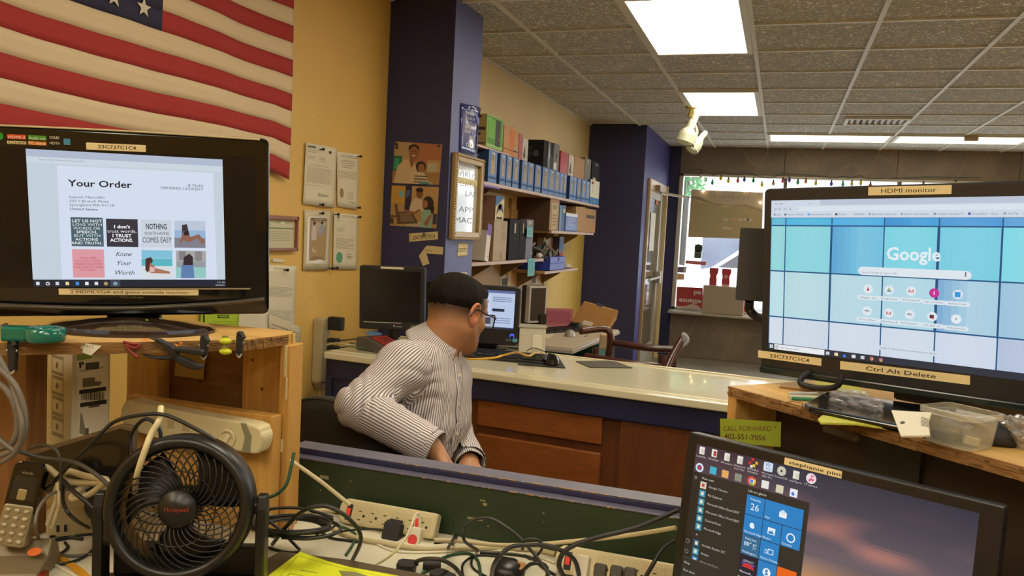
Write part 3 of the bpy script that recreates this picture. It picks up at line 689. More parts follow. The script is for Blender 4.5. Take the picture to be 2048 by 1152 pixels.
# wallpaper of blocks (columns x rows in screen metres)
def hx(px, py=560): return HD.loc(px, py)[0]
colsx = [0, .031, .1235, .2195, .311, .407, .506, sw]
rowsz = [zt_-.0335, HD.loc(1700, 452)[1], HD.loc(1700, 549)[1], HD.loc(1700, 647)[1], zb_]
base = [['5cb9d8', '4bb6e0', '4aaee4', '3f9fdd', '4a9bdb', '5aa2dc', '66b0e0'], ['8fd6dc', '86d4e0', '6fc0e2', '79d3e6', '76cde4', '7fd9ea', '86d6e6'],
        ['b9dfe8', 'b4dbe4', 'b3d9e6', 'aed7e6', 'a8cfe4', '9cc6e0', 'a5cbe2'], ['d3dfec', 'ccd8e8', 'd0dcec', 'cfdcec', 'ccd9ec', 'b4c4de', 'b4c4de']]
def mixc(c, d, t):
    a = [int(c[i:i+2], 16) for i in (0, 2, 4)]; b = [int(d[i:i+2], 16) for i in (0, 2, 4)]
    return tuple((a[i]*(1-t)+b[i]*t)/255 for i in range(3))
for r_ in range(4):
    for c_ in range(7):
        xa, xb = colsx[c_], colsx[c_+1]; za, zb2 = rowsz[r_], rowsz[r_+1]; cc = base[r_][c_]
        n = 8
        for k in range(n):
            t = (k+.5)/n; dk_ = '3f7fc4' if (r_, c_) in ((1, 2), (0, 3), (2, 4)) and t < .5 else None
            col_ = mixc(cc, dk_, (.5-t)*.9) if dk_ else mixc(cc, 'ffffff', .06*math.sin(t*PI))
            g0, g1 = xa+(xb-xa)*k/n, xa+(xb-xa)*(k+1)/n
            sc.rect(max(g0, xa+.0015) if k == 0 else g0, g1-.0008 if k == n-1 else g1, zb2+.0013, za-.0013, col_, 2, SCREEN)
sc.rect(0, sw, zb_, zt_-.033, '1c5a86', 1.4, SCREEN)
for xx, wd in ((.1235, .004), (.311, .0045), (.407, .003)): sc.rect(xx-wd/2, xx+wd/2, rowsz[3], rowsz[1]+.001, '1d4f80', 2.4, SCREEN)
# browser chrome
zc = zt_
sc.rect(0, sw, zc-.034, zc, 'cdd9e8', 3, SCREEN); sc.rect(.1, sw, zc-.0105, zc, 'b9c5da', 4, SCREEN); sc.rrect(.052, sw-.01, zc-.0215, zc-.0125, .004, 'd7e4f0', 4, SCREEN)
sc.text('New Tab', .008, zc-.008, .0032, '5a6270', 5, SCREEN); sc.text('x  +', .078, zc-.008, .0036, '5a6270', 5, SCREEN)
for k, xx in enumerate((.009, .018, .030, .040)): sc.disc(xx, zc-.017, .0022, '5d6674', 5, SCREEN, n=10); sc.disc(xx, zc-.017, .0015, 'cdd9e8', 6, SCREEN, n=10)
sc.text('G', .0535, zc-.0188, .0036, '5a6270', 6, SCREEN)
bmk = ['Apps', 'Stetson Williams', 'Small Business Chec', 'Pro One', 'INSURANCE', 'Barkshire Online Ser', 'Boston Carnival who', 'Dolphin Nautilus Pl', 'PeoplesBank - Home', 'New Tab', 'Ac']
xx = .006
for k, b in enumerate(bmk):
    c = ('8a93a2', '5a6270', '3f9fe0', '222226', 'd8d8c8', '9aa4b2', '9aa4b2', '8a93a2', '3848a8', '9aa4b2', '8a93a2')[k]
    sc.rect(xx, xx+.004, zc-.0295, zc-.0258, c, 5, SCREEN); wd = len(b)*.0021; sc.text(b, xx+.006, zc-.0292, .003, '5f6b7c', 5, SCREEN, width=wd); xx += wd+.014
# search page
HD.T(sc, 'Google', 1773, 519, 1881, 522, 25, 'e3eef6', 8, SCREEN, bold=.022)
a, b = HD.loc(1717, 533); c, d = HD.loc(1943, 566)
HD.T(sc, 'Search Google or type a URL', 1724, 546, 1796, 549, 4, '8a93a0', 8, SCREEN)
zq = HD.loc(1717, 541)[1]; sc.rrect(a, c, zq-.0075, zq+.0075, .0074, 'dde8f2', 5, SCREEN)
xm, zm = HD.loc(1932, 549); sc.rrect(xm-.001, xm+.001, zm-.002, zm+.004, .0009, '5a6270', 8, SCREEN); sc.rect(xm-.002, xm+.002, zm-.0035, zm-.0025, '5a6270', 8, SCREEN)
ic = [('Sign in', 1737, 578, 'dde9f2', 'b8323a'), ('Google Drive', 1779, 580, 'dde9f2', '3fae5a'), ('Gmail', 1823, 582, 'dde9f2', 'c8423a'), ('Sign in to Portal', 1869, 586, 'c22f96', 'f0e0f0'), ('Business Credit', 1916, 589, 'dde9f2', '2f9ae0'),
      ('Pro One', 1735, 622, 'dde9f2', '222226'), ('Gmail', 1778, 626, 'dde9f2', 'c8423a'), ('Main Entrance A', 1820, 629, 'dde9f2', '222226'), ('USA-2305 : Fin', 1865, 633, 'dde9f2', '5a2a36'), ('Add shortcut', 1913, 638, 'e3edf5', '5a6270')]
for k, (nm, px, py, bgc, fg) in enumerate(ic):
    HD.C(sc, px, py, 9.5, bgc, 6, SCREEN)
    x_, z_ = HD.loc(px, py)
    if fg == 'c8423a':
        for (a1, b1, a2, b2) in ((-.004, -.003, -.0028, .003), (.0028, -.003, .004, .003)): sc.rect(x_+a1, x_+a2, z_+b1, z_+b2, fg, 8, SCREEN)
        sc.poly([(x_-.004, z_+.003), (x_, z_-.001), (x_+.004, z_+.003), (x_+.004, z_+.0015), (x_, z_-.0027), (x_-.004, z_+.0015)][::-1], fg, 8, SCREEN)
    elif k == 1: sc.poly([(x_-.004, z_-.003), (x_+.004, z_-.003), (x_, z_+.0045)], 'e2b53a', 8, SCREEN); sc.poly([(x_-.004, z_-.003), (x_-.001, z_-.003), (x_+.001, z_+.0045), (x_, z_+.0045)], fg, 9, SCREEN); sc.rect(x_-.003, x_+.004, z_-.003, z_-.001, '4a7fd8', 9, SCREEN)
    elif k == 9: sc.rect(x_-.002, x_+.002, z_-.0004, z_+.0004, fg, 8, SCREEN); sc.rect(x_-.0004, x_+.0004, z_-.002, z_+.002, fg, 8, SCREEN)
    elif k == 4: sc.rect(x_-.0045, x_+.0045, z_-.0045, z_+.0045, fg, 8, SCREEN)
    elif k == 0: sc.disc(x_, z_-.001, .0022, fg, 8, SCREEN); sc.rect(x_-.0006, x_+.0006, z_, z_+.004, fg, 8, SCREEN)
    elif k in (5, 7): sc.text('PRO', x_-.004, z_-.001, .003, fg, 8, SCREEN, bold=.03)
    elif k == 3: sc.rect(x_-.0008, x_+.0008, z_-.003, z_+.003, fg, 8, SCREEN)
    else: sc.rect(x_-.004, x_+.003, z_-.003, z_+.003, fg, 8, SCREEN); sc.rect(x_-.001, x_+.003, z_-.004, z_-.0015, 'c84a4a', 9, SCREEN)
    wd = .0195; zz = z_-.0158
    sc.rrect(x_-wd, x_+wd, zz-.004, zz+.004, .0038, 'd9e6f0', 6, SCREEN); sc.text(nm, x_-wd*.72, zz-.0013, .003, '6a7482', 8, SCREEN, width=wd*1.44)
z_ = HD.loc(1759, 695)[1]; a = HD.loc(1757, 694)[0]; c = HD.loc(1880, 706)[0]
sc.rect(a, c, z_-.004, z_+.0045, 'd3deec', 6, SCREEN); sc.text('Google AI: helping doctors prevent blindness in diabetics', a+.003, z_-.001, .0032, '7a8494', 8, SCREEN, width=c-a-.006)
# taskbar
sc.rect(0, sw, zb_, zb_+.0125, '2b3240', 6, SCREEN); sc.rect(.014, .117, zb_+.001, zb_+.0115, 'e8ecf2', 7, SCREEN); sc.text('Type here to search', .026, zb_+.0045, .0034, '5a6270', 8, SCREEN)
sc.disc(.0195, zb_+.006, .0028, '2b3240', 8, SCREEN); sc.disc(.0195, zb_+.006, .0019, 'e8ecf2', 9, SCREEN)
for dx in (.004, .0078):
    for dz in (.0025, .0063): sc.rect(dx, dx+.0034, zb_+dz, zb_+dz+.0034, 'd4dde8', 7, SCREEN)
for k, c in enumerate(('c8d0da', 'e4dcae', '3f86e8', 'dfe4ea', 'cfd6de', 'd8b04a', '7fae8a')):
    x_ = .1235+k*.0165
    if k in (5, 6): sc.disc(x_, zb_+.006, .0036, 'd85a4a', 7, SCREEN, n=14); sc.poly([(x_, zb_+.006), (x_+.0031, zb_+.0078), (x_+.002, zb_+.003), (x_-.001, zb_+.0025)][::-1], 'e6c84a', 8, SCREEN); sc.disc(x_, zb_+.006, .0016, '5a8fe0', 9, SCREEN, n=10)
    elif k == 2: sc.text('e', x_-.0035, zb_+.0022, .0075, c, 7, SCREEN, bold=.04)
    else: sc.rect(x_-.0035, x_+.0035, zb_+.003, zb_+.009, c, 7, SCREEN)
sc.obj('screen', hd, label='lit screen with a search page on a wallpaper of pale blue blocks')
lb = MB()
label_tape(lb, HD, 1737, 391, 1903, 388, 17, 'HDMI monitor', 1763, 1874); lb.obj('label_tape', hd); lb = MB()
label_tape(lb, HD, 1517, 714.5, 1643, 731.5, 14, '23C737C1C4', 1541, 1620); lb.obj('label_tape', hd); lb = MB(); label_tape(lb, HD, 1681, 738, 1940, 769.5, 16, 'Ctrl Alt Delete', 1736, 1877)
lb.obj('label_tape', hd)
MB().box(-.016, sw+.016, -.006, 0, zb_-.05, zb_-.036, mat('smoke_trim2', '1e2a2c', .15)).obj('lower_trim', hd, bevel=.003)
cx, _ = HD.loc(1850, 760)
q = HD.M @ Vector((cx, .03, 0))
nm = HD.I @ Matrix.Translation((q.x, q.y, RZ)) @ Matrix.Rotation(math.radians(-27.8), 4, 'Z')
MB().box(-.055, .055, .0, .03, .008, .16, M_blk, nm).obj('stand_neck', hd, bevel=.006)
bsx = MB(); Pb = []
for cxx, cyy, r_, s_ in ((.13, .09, .03, 0), (-.13, .09, .03, 90), (-.165, -.075, .02, 180), (.165, -.075, .02, 270)):
    for k in range(5):
        t = math.radians(s_+22.5*k); Pb.append((cxx+r_*math.cos(t), cyy+r_*math.sin(t)))
Pb = [nm.inverted() @ (HD.I @ atz(*p, RZ+.012)) for p in ((1609, 806), (1655, 783), (1930, 822), (1880, 868), (1618, 814))]; Pb = [(p.x, p.y) for p in Pb][::-1]
bsx.prism(Pb, 0.001, .013, M_blkg, nm); bsx.obj('stand_base', hd, bevel=.004)
# --- dark flat panel seen behind the monitor's left edge
BP = Panel(W(1500, 527, 1.70), 5, 0, 0)
a, b = BP.loc(1471, 600); c, d = BP.loc(1471, 454); BM = HD.I @ BP.M
MB().rbox(a, a+.11, 0, .02, b, d, .003, mat('dark_grey_panel', '3a3936', .6), BM).obj('side_panel', hd, bevel=.002, label='dark grey flat panel mounted behind the left edge')
MB().tube([tuple(BM @ Vector((a+.03, .015, b+.0))), tuple(BM @ Vector((a+.04, .02, b-.03))), (.03, .035, zb_+.03)], .010, M_blk).obj('side_arm', hd)
# --- near right monitor
SP = Panel(W(1394, 887, 1.33), -26.3, -6.2, -.5)
sp = SP.thing('monitor', 'near black monitor with open start menu over a sunset wallpaper', 'monitor')
MB().rbox(-.018, .448, 0, .022, -.285, .0165, .006, M_blk).obj('bezel', sp, bevel=.003)
MB().rbox(.04, .39, .028, .055, -.23, -.03, .02, M_blkm).obj('rear_shell', sp, bevel=.01)
MB().rbox(.12, .31, .05, .075, -.36, -.1, .01, M_blk).obj('stand_neck', sp, bevel=.004)
qq = SP.M @ Vector((.215, .03, 0)); BM = SP.I @ Matrix.Translation((qq.x, qq.y, DZ)) @ Matrix.Rotation(math.radians(-26.3), 4, 'Z')
MB().rbox(-.13, .13, -.09, .09, 0, .014, .03, M_blk, BM, axis='z').obj('stand_base', sp, bevel=.004)
sc = MB()
def sky(u, v):   # u right, v up: the wallpaper photo of a beach at dusk
    v = 1-(1-v)*1.28
    n = math.sin(u*9+v*14)*.5+math.sin(u*17-v*23+1)*.3+math.sin(u*5+v*31)*.2
    top = (.24, .22, .25); mid = (.42, .37, .40); low = (.86, .60, .36); bot = (.36, .30, .29)
    if v > .42:
        t = (v-.42)/.58; c = [mid[i]*(1-t)+top[i]*t for i in range(3)]; c = [c[0]-.06*t, c[1]-.03*t, c[2]+.01*t]
        k = max(0, n+.15)*.5*math.exp(-((t-.35)/.3)**2)*math.exp(-((u-.62)/.3)**2); c = [c[0]+k*.75, c[1]+k*.32, c[2]+k*.16]
        if u < .3: c = [c[0]+.05, c[1]-.01, c[2]-.03]
    elif v > .16:
        t = (v-.16)/.26; k = math.exp(-((u-.48)/.3)**2)
        lo = [low[i]*k+(.62, .52, .45)[i]*(1-k) for i in range(3)]
        c = [lo[i]*(1-t)+mid[i]*t for i in range(3)]; c = [x+.05*n for x in c]
    else: c = [bot[i]+.10*math.sin(v*150)*(.5+.5*math.sin(u*20))*.5 for i in range(3)]
    return tuple(min(1, max(0, x)) for x in c)
sc.grid(lambda u, v: (u*.42, -.0003, -.26+v*.26), 84, 56, SCREEN, None, sky, smooth=False)
def SR(x0, z0, x1, z1, c, l=4, r=0):
    if r: sc.rrect(x0, x1, z0, z1, r, c, l, SCREEN)
    else: sc.rect(x0, x1, z0, z1, c, l, SCREEN)
def sxy(px, py): return SP.loc(px, py)
# desktop icons (two rows)
for k, (px, py, nm, c) in enumerate(((1405, 901, 'LocateMic..', 'e8e6da'), (1429.5, 906.5, 'SafetyPager', 'b23a3a'), (1455, 914, 'Drivers', 'e8e6da'), (1481, 920, 'Windows10', 'e8e6da'), (1508, 926, 'GetDataBack', 'cc2f2f'), (1537, 935, 'Microsoft', '3a6fc0'), (1564, 942, 'PowerISO', 'c8c4b4'), (1593, 950, 'win7pro', 'e8e6c8'), (1623, 957, 'iTunes', 'e8dce4'))):
    x_, z_ = sxy(px, py)
    if k == 4:
        for (dx, dz, cc) in ((-.002, .005, 'cc2f2f'), (-.006, -.001, 'cc2f2f'), (.005, .001, 'e0b030'), (.001, -.004, 'd8c040'), (-.003, -.006, 'd8d8d8')): SR(x_+dx-.0022, z_+dz-.0022, x_+dx+.0022, z_+dz+.0022, cc, 5)
    elif k == 6: sc.disc(x_, z_, .0072, c, 5, SCREEN); sc.disc(x_, z_, .0018, '2a2a2a', 6, SCREEN)
    elif k == 8: sc.disc(x_, z_, .0078, c, 5, SCREEN); sc.text('♪', x_-.003, z_-.004, .008, 'd8406a', 6, SCREEN); sc.disc(x_-.002, z_-.003, .0017, 'd8406a', 6, SCREEN); sc.disc(x_+.0025, z_-.002, .0017, 'd8406a', 6, SCREEN); sc.rect(x_-.0008, x_-.0002, z_-.003, z_+.004, 'd8406a', 6, SCREEN); sc.rect(x_+.0036, x_+.0042, z_-.002, z_+.005, 'd8406a', 6, SCREEN); sc.rect(x_-.0008, x_+.0042, z_+.0035, z_+.005, 'd8406a', 6, SCREEN)
    elif k == 5: SR(x_-.0075, z_-.006, x_+.0075, z_+.008, 'd7e2f2', 5, .002); sc.text('W', x_-.005, z_+.001, .006, c, 6, SCREEN, bold=.04); sc.lines(x_-.004, x_+.006, z_-.005, z_+.000, 3, '5a7fb8', 6, m=SCREEN)
    else:
        SR(x_-.0048, z_-.0062, x_+.0048, z_+.0062, 'e8e6da', 5, .0008); SR(x_-.0015, z_-.0055, x_+.0048, z_+.003, 'd2cfbe', 6)
        if k == 1: SR(x_-.001, z_-.004, x_+.004, z_+.004, c, 7)
    sc.text(nm, x_-.010, z_-.0115, .0032, 'c6c0be', 6, SCREEN, width=.020)
    if k in (3, 4, 5): sc.text(('Use for Rufus', 'Simple', 'Office Wo..')[k-3], x_-.009, z_-.016, .0032, 'c6c0be', 6, SCREEN, width=.018)
for k, (px, py, c) in enumerate(((1400, 935, 'd8dce8'), (1427, 941, '3fb0cc'), (1451, 948, 'e0a860'), (1477, 955, '8a8f80'), (1504, 962, 'd84a3a'), (1531, 969, 'e4e4e0'), (1560, 978, 'd6d0b4'), (1588, 986, 'e8ecf2'))):
    x_, z_ = sxy(px, py)
    if k in (0, 4): sc.disc(x_, z_, .0075, c, 5, SCREEN); sc.disc(x_, z_, .0045 if k == 0 else .004, '1f6ab0' if k == 0 else 'e8e8e8', 6, SCREEN); sc.disc(x_, z_, .003, 'd02a2a' if k == 0 else '4a86e0', 7, SCREEN)
    else: SR(x_-.006, z_-.006, x_+.006, z_+.006, c, 5, .001)
    if k == 4: sc.poly([(x_, z_), (x_-.0037, z_-.0065), (x_+.0037, z_-.0065)], '3fa04a', 5.5, SCREEN); sc.poly([(x_, z_), (x_+.0037, z_-.0065), (x_+.0075, z_), (x_+.006, z_+.0045)], 'e6c84a', 5.6, SCREEN)
    if k == 7: sc.text('e', x_-.0035, z_-.0035, .007, '2a6fd0', 6, SCREEN, bold=.04)
# start menu
mx0, mz1 = sxy(1389, 935); mx1, _ = sxy(1621, 1000)
mz1 = -.0455
SR(0, -.26, mx1, mz1, '2c2926', 7)
SR(0, -.26, .012, mz1, '25221f', 8)
for k in range(3): SR(.004, mz1-.008-k*.002, .009, mz1-.0073-k*.002, 'a8a49c', 9)
sc.text('Most used', .018, mz1-.009, .0036, 'cfcabf', 9, SCREEN)
rows = [('Google Chrome', 'd8d2c2'), ('File Explorer', '3a93b0'), ('Microsoft Office Excel 2007', '3a93b0'), ('Microsoft Office Word 2007', '3a93b0'), ('Control Panel', '3a93b0'), ('Microsoft Edge', '3a93b0'), None, ('Acrobat Reader DC', '2c5a74'), ('Access', '3a93b0'), ('Alarms & Clock', '2f7fc0'), ('Calculator', '3a93b0')]
z_ = mz1-.0185
for r_ in rows:
    if r_ is None: sc.text('A', .019, z_-.0015, .0036, 'cfcabf', 9, SCREEN); z_ -= .0135; continue
    SR(.0165, z_-.0055, .0275, z_+.0055, r_[1], 9); SR(.0195, z_-.0028, .0245, z_+.0028, 'e6e0c8' if r_[0][0] != 'G' else 'd84a3a', 10)
    sc.text(r_[0], .032, z_-.0015, .0036, 'c9c4ba', 9, SCREEN); z_ -= .0136
SR(0, -.26, .07, -.186, '2a2b28', 11); SR(.0, -.187, .07, -.1865, '6a6862', 12)
for k, nm in enumerate(('Sleep', 'Shut down', 'Restart')): sc.text(nm, .004, -.197-k*.0125, .0036, 'c9c4ba', 12, SCREEN)
for k, zz in enumerate((-.16, -.177, -.232)): sc.disc(.006, zz, .0035, '8f8b84', 12, SCREEN); sc.disc(.006, zz, .0026, '25221f', 13, SCREEN)
tx = mx0; 
def til(px0, py0, px1, py1, c, nm=None):
    a, b = sxy(px0, py0); c2, d = sxy(px1, py1); SR(a, d, c2, b, c, 9)
    if nm: sc.text(nm, a+.002, d+.0022, .0036, 'dfeaf2', 10, SCREEN)
    return a, b, c2, d
ax, az = sxy(1496, 988); bx = sxy(1607, 1040)[0]
tw = (bx-ax-.002)/3; g_ = .001
sc.text('Life at a glance', ax+.001, az+.0045, .0036, 'd8d4ca', 9, SCREEN)
def TL(i, j, wd, c, nm=None, hgt=1):
    a = ax+i*(tw+g_); b = az-j*(tw+g_); SR(a, b-tw, a+tw*wd+g_*(wd-1), b, c, 9)
    if nm: sc.text(nm, a+.002, b-tw+.0025, .0034, 'dfeaf2', 10, SCREEN)
    return a+tw*wd/2, b-tw/2
x_, z_ = TL(0, 0, 1, '1f7fc4'); sc.text('Wednesday', x_-.009, z_+.008, .0034, 'dfeaf2', 10, SCREEN, width=.018); sc.text('26', x_-.0075, z_-.007, .0105, 'e8f2f8', 10, SCREEN)
x_, z_ = TL(1, 0, 2, '1f7fc4', 'Mail'); SR(x_-.006, z_-.005, x_+.006, z_+.003, 'eef4f8', 10); sc.poly([(x_-.006, z_+.003), (x_, z_-.001), (x_+.006, z_+.003), (x_, z_+.007)], 'cfe0ec', 11, SCREEN)
x_, z_ = TL(0, 1, 1, '1f7fc4', 'Microsoft Edge'); sc.text('e', x_-.005, z_-.003, .011, 'eef4f8', 10, SCREEN, bold=.05)
x_, z_ = TL(1, 1, 1, '1f7fc4', 'Photos'); SR(x_-.006, z_-.004, x_+.006, z_+.006, 'eef4f8', 10); sc.poly([(x_-.005, z_-.003), (x_+.005, z_-.003), (x_+.001, z_+.003), (x_-.001, z_), (x_-.003, z_+.002)], '1f7fc4', 11, SCREEN)
x_, z_ = TL(2, 1, 1, '1f7fc4', 'Cortana'); sc.disc(x_, z_, .007, 'eef4f8', 10, SCREEN); sc.disc(x_, z_, .0052, '1f7fc4', 11, SCREEN)
x_, z_ = TL(0, 2, 1, '2c6a94', 'Washington,...'); sc.text('Mostly Sunny', x_-.010, z_+.0085, .0034, 'dfeaf2', 10, SCREEN, width=.019); sc.text('80°', x_-.011, z_-.001, .0065, 'e8f2f8', 10, SCREEN); sc.text('82°', x_+.004, z_+.001, .0036, 'e8f2f8', 10, SCREEN); sc.text('57°', x_+.004, z_-.004, .0036, 'c8d8e4', 10, SCREEN)
x_, z_ = TL(1, 2, 1, '1f7fc4', 'Phone Compa...'); SR(x_-.002, z_-.003, x_+.007, z_+.005, 'eef4f8', 10); SR(x_-.001, z_-.002, x_+.006, z_+.004, '1f7fc4', 11); SR(x_-.007, z_-.003, x_-.003, z_+.003, 'eef4f8', 10); SR(x_-.0063, z_-.0023, x_-.0037, z_+.0023, '1f7fc4', 11)
x_, z_ = TL(0, 3, 1, '1e1a2c', 'Microsoft...'); sc.text('ASPHALT', x_-.009, z_+.005, .0036, 'c8c8dc', 10, SCREEN, width=.018); sc.poly([(x_-.011, z_-.003), (x_+.011, z_-.004), (x_+.008, z_+.001), (x_+.002, z_+.004), (x_-.005, z_+.003)], 'c8323c', 10, SCREEN); SR(x_-.011, z_+.001, x_+.011, z_+.004, '5a4a9c', 9.5)
x_, z_ = TL(1, 3, 1, '1f7fc4', 'Skype'); sc.disc(x_, z_, .0065, 'eef4f8', 10, SCREEN); sc.text('S', x_-.0028, z_-.0038, .0078, '1f7fc4', 11, SCREEN, bold=.05)
x_, z_ = TL(2, 3, 1, 'e8641e'); sc.disc(x_, z_-.006, .004, 'f6b04a', 10, SCREEN)
sc.text('Play and explore', ax, az-4*(tw+g_)-.006, .0034, 'd8d4ca', 9, SCREEN)
sc.obj('screen', sp, label='lit screen with start menu tiles over a dusk beach')
lb = MB(); label_tape(lb, SP, 1569, 928.5, 1683, 957, 14, 'stephanie pim', 1578, 1681); lb.obj('label_tape', sp)
sp_led = MB()
# ================================================================ SERVICE COUNTER
CZ = CAMZ-.55
M_lam = mat('counter_laminate', 'd9d3b4', .16, noise=.03, nscale=5, coat=.3)
M_oak = mat('oak_front', '8f5224', .4, col2='7d4219', nscale=2.5, stretch=(3, 3, 14), bump=.08, wood=True)
M_oakd = mat('oak_frame', '6e3d1c', .45, col2='5d3115', nscale=2.5, stretch=(12, 3, 2), wood=True)
M_navyD = mat('navy_counter_paint', '23284a', .45, col2='1c2040', nscale=5, bump=.3, bscale=40)
ct = thing('counter', 'long counter with white laminate top, navy trim and wooden drawers behind the man', 'counter', (-1.05, 2.86, 0), math.radians(-5))
CP = Panel((-1.05, 2.86, CZ), -5)
cl, crr = -.74, 1.75
top = MB(); top.box(cl, crr, 0, .62, CZ-.03, CZ, M_lam); top.obj('countertop', ct, bevel=.006, seg=3)
MB().tube([(cl+.01, .045, CZ+.0005), (crr, .045, CZ+.0005)], .0035, M_lam, sm=0).tube([(cl+.01, .60, CZ+.002), (crr, .60, CZ+.002)], .005, M_lam, sm=0).obj('edge_bead', ct)
MB().box(cl+.0, crr, .02, .055, CZ-.115, CZ-.03, M_navyD).obj('trim_band', ct, bevel=.006)
MB().box(cl, cl+.03, .02, .60, 0, CZ-.03, M_navyD).obj('end_panel', ct, label='navy blue end panel')
MB().box(cl+.03, cl+.20, .03, .05, .05, CZ-.115, M_navyD).obj('side_stile', ct)
MB().box(cl+.03, crr, .055, .075, .05, CZ-.03, M_oakd).obj('face_frame', ct)
MB().box(cl+.03, crr, .56, .60, 0, CZ-.03, M_navyD).obj('rear_panel', ct)
MB().box(cl+.03, crr, .09, .56, 0, .05, M_blk).obj('plinth', ct)
def front(px0, py0, px1, py1, name, m=M_oak, th=.022, handle=True):
    a, b = CP.loc(px0, py0, .04); c, d = CP.loc(px1, py1, .04)
    o = MB().box(a, c, .036, .055, d+CZ, b+CZ, m).obj(name, ct, bevel=.006, seg=2)
    return o, a, b, c, d
d0 = CP.loc(958, 782, .04); d1 = CP.loc(1207, 815, .04)
zA = d1[1]+CZ; zB = CP.loc(1205, 890, .04)[1]+CZ; zC = CP.loc(1203, 907, .04)[1]+CZ
for z1_, z0_ in ((zA, zB), (zC, zC-.17), (zC-.185, .09)):
    o = MB().box(d0[0], d1[0], .034, .055, z0_, z1_, M_oak).obj('drawer', ct, bevel=.005)
f0 = CP.loc(1243, 828, .04)[0]; f1 = f0+.46
zD = CP.loc(1243, 828, .04)[1]+CZ
for a in (f0, f0+.48, f0+.96):
    if a+.46 > crr: break
    dr = MB().box(a, a+.46, .034, .055, .09, zD, mat('oak_door', '70401f', .4, col2='613517', nscale=2, stretch=(12, 3, 2), wood=True)).obj('cabinet_door', ct, bevel=.003)
    MB().box(a, a+.46, .028, .036, zD-.012, zD, mat('pale_worn_edge', 'a8845a', .6)).obj('worn_edge', dr)
e0 = CP.loc(712, 735, .04); e1 = CP.loc(760, 735, .04)
for k in range(3):
    z1_ = CZ-.125-k*.25
    dw = MB().box(cl+.2, d0[0]-.05, .034, .055, z1_-.235, z1_, M_oak).obj('drawer', ct, bevel=.004)
    MB().box(cl+.25, cl+.36, .015, .034, z1_-.06, z1_-.045, mat('brass_pull', 'b7a070', .35, metal=.6)).obj('handle', dw, bevel=.003)
def on(px, py, h=0): return atz(px, py, CZ+h)
# ---- black monitor on the counter
M_lap = mat('dark_display', '121113', .18, spec=.5)
bm2 = Panel(W(786, 602, 3.45), 14, 3, -1)
t = bm2.thing('monitor', 'switched off black square monitor on the counter in front of the blue pillar', 'monitor')
a, b = bm2.loc(722, 665); c, d = bm2.loc(850, 536); a = (a+bm2.loc(715, 540)[0])/2; b = (b+bm2.loc(852, 655)[1])/2
MB().rbox(a, c, 0, .04, b, d, .008, M_blkm).obj('bezel', t, bevel=.004)
MB().rect(a+.018, c-.018, b+.036, d-.018, '17161a', 1, mat('dark_display_print', rough=.15, attr='Col')).obj('display', t)
MB().rbox(a+.04, c-.04, .04, .1, b+.04, d-.05, .03, M_blkm).obj('rear_shell', t, bevel=.01)
MB().box(a+.02, c-.1, -.002, 0, b+.030, b+.0325, mat('silver_line2', 'c8c6b8', .3)).obj('silver_strip', t)
m_ = MB(); m_.rect((a+c)/2-.05, (a+c)/2+.05, d-.010, d-.001, 'd6cfb8', 1); m_.obj('label_tape', t)
l_ = MB(); l_.poly([(.002, b+.021), (.010, b+.021), (.006, b+.012)][::-1], 'c8ccd8', 1); l_.text('SANNO', .013, b+.013, .006, 'aab0c0', 1); l_.rect(c-.06, c-.03, b+.012, b+.024, '6a675e', 1); l_.obj('logo', t)
zf = CZ-bm2.P.z
MB().cyl(((a+c)/2, .04, zf+.01), ((a+c)/2, .04, b+.02), .022, M_blk).obj('stand_neck', t); MB().lathe([(.1, 0), (.1, .006), (.05, .015), (.001, .018)], M_blk, 24, frame(((a+c)/2, .04, zf+.001))).obj('stand_base', t)
# ---- card terminal
p = on(757, 702, .0)
t = thing('card_terminal', 'grey payment card terminal with red and blue panels beside the black monitor', 'card reader', p, 1.25)
B_ = MB().prism([(-.07, 0), (.10, 0), (.10, .035), (.03, .06), (-.07, .032)], -.045, .045, mat('terminal_grey', '57524c', .5), axis='x')
B_ = MB(); B_.prism([(-.11, 0), (.09, 0), (.09, .055), (.02, .062), (-.11, .028)], -.05, .05, mat('terminal_grey', '57524c', .5), axis='x'); B_.obj('housing', t, bevel=.006)
rt = frame((0, -.045, .0475), 0, .26)
MB().box(-.042, .044, -.055, .05, 0, .004, mat('terminal_red', 'b23a34', .4), rt).obj('red_panel', t, label='red keypad surround')
MB().box(-.035, .03, .06, .1, .003, .008, mat('terminal_blue', '6f8fb8', .25), rt).obj('display', t, label='pale blue display')
k_ = MB()
for i in range(3):
    for j in range(4): MB().box(-.03+i*.022, -.014+i*.022, -.048+j*.022, -.033+j*.022, .004, .008, mat('key_dark', '8c3a34', .5), rt).obj('key', t, bevel=.002)
# ---- all-in-one computer with lit page
AI = Panel(W(955, 632, 3.62), 12, -4, 0)
t = AI.thing('computer', 'all in one black computer with a lit white page, half hidden by the man\'s head', 'computer')
c, d = AI.loc(1042, 574); _, b = AI.loc(1040, 693); a = c-.44
MB().rbox(a, c, 0, .05, b, d, .018, M_blk).obj('bezel', t, bevel=.006)
s0, s1 = AI.loc(1031, 583)[0], AI.loc(1031, 583)[1]; s2 = AI.loc(1030, 660)[1]
q = MB(); q.rect(a+.028, s0, s2, s1, 'c7d3ee', 1, SCREEN); q.rect(a+.028, s0, s1-.012, s1, '5a6a9c', 2, SCREEN); q.rect(a+.028, s0, s1-.02, s1-.012, 'b8c6e4', 2, SCREEN); q.rect(a+.028, s0, s2, s2+.008, '2c3350', 2, SCREEN)
q.rect(s0-.11, s0, s2+.008, s1-.02, 'b8c9e6', 2, SCREEN); q.rect(s0-.16, s0-.12, s1-.06, s1-.045, '2c3350', 3, SCREEN); q.lines(s0-.1, s0-.01, s1-.055, s1-.03, 3, '4c5a80', 3, m=SCREEN, seed=4)
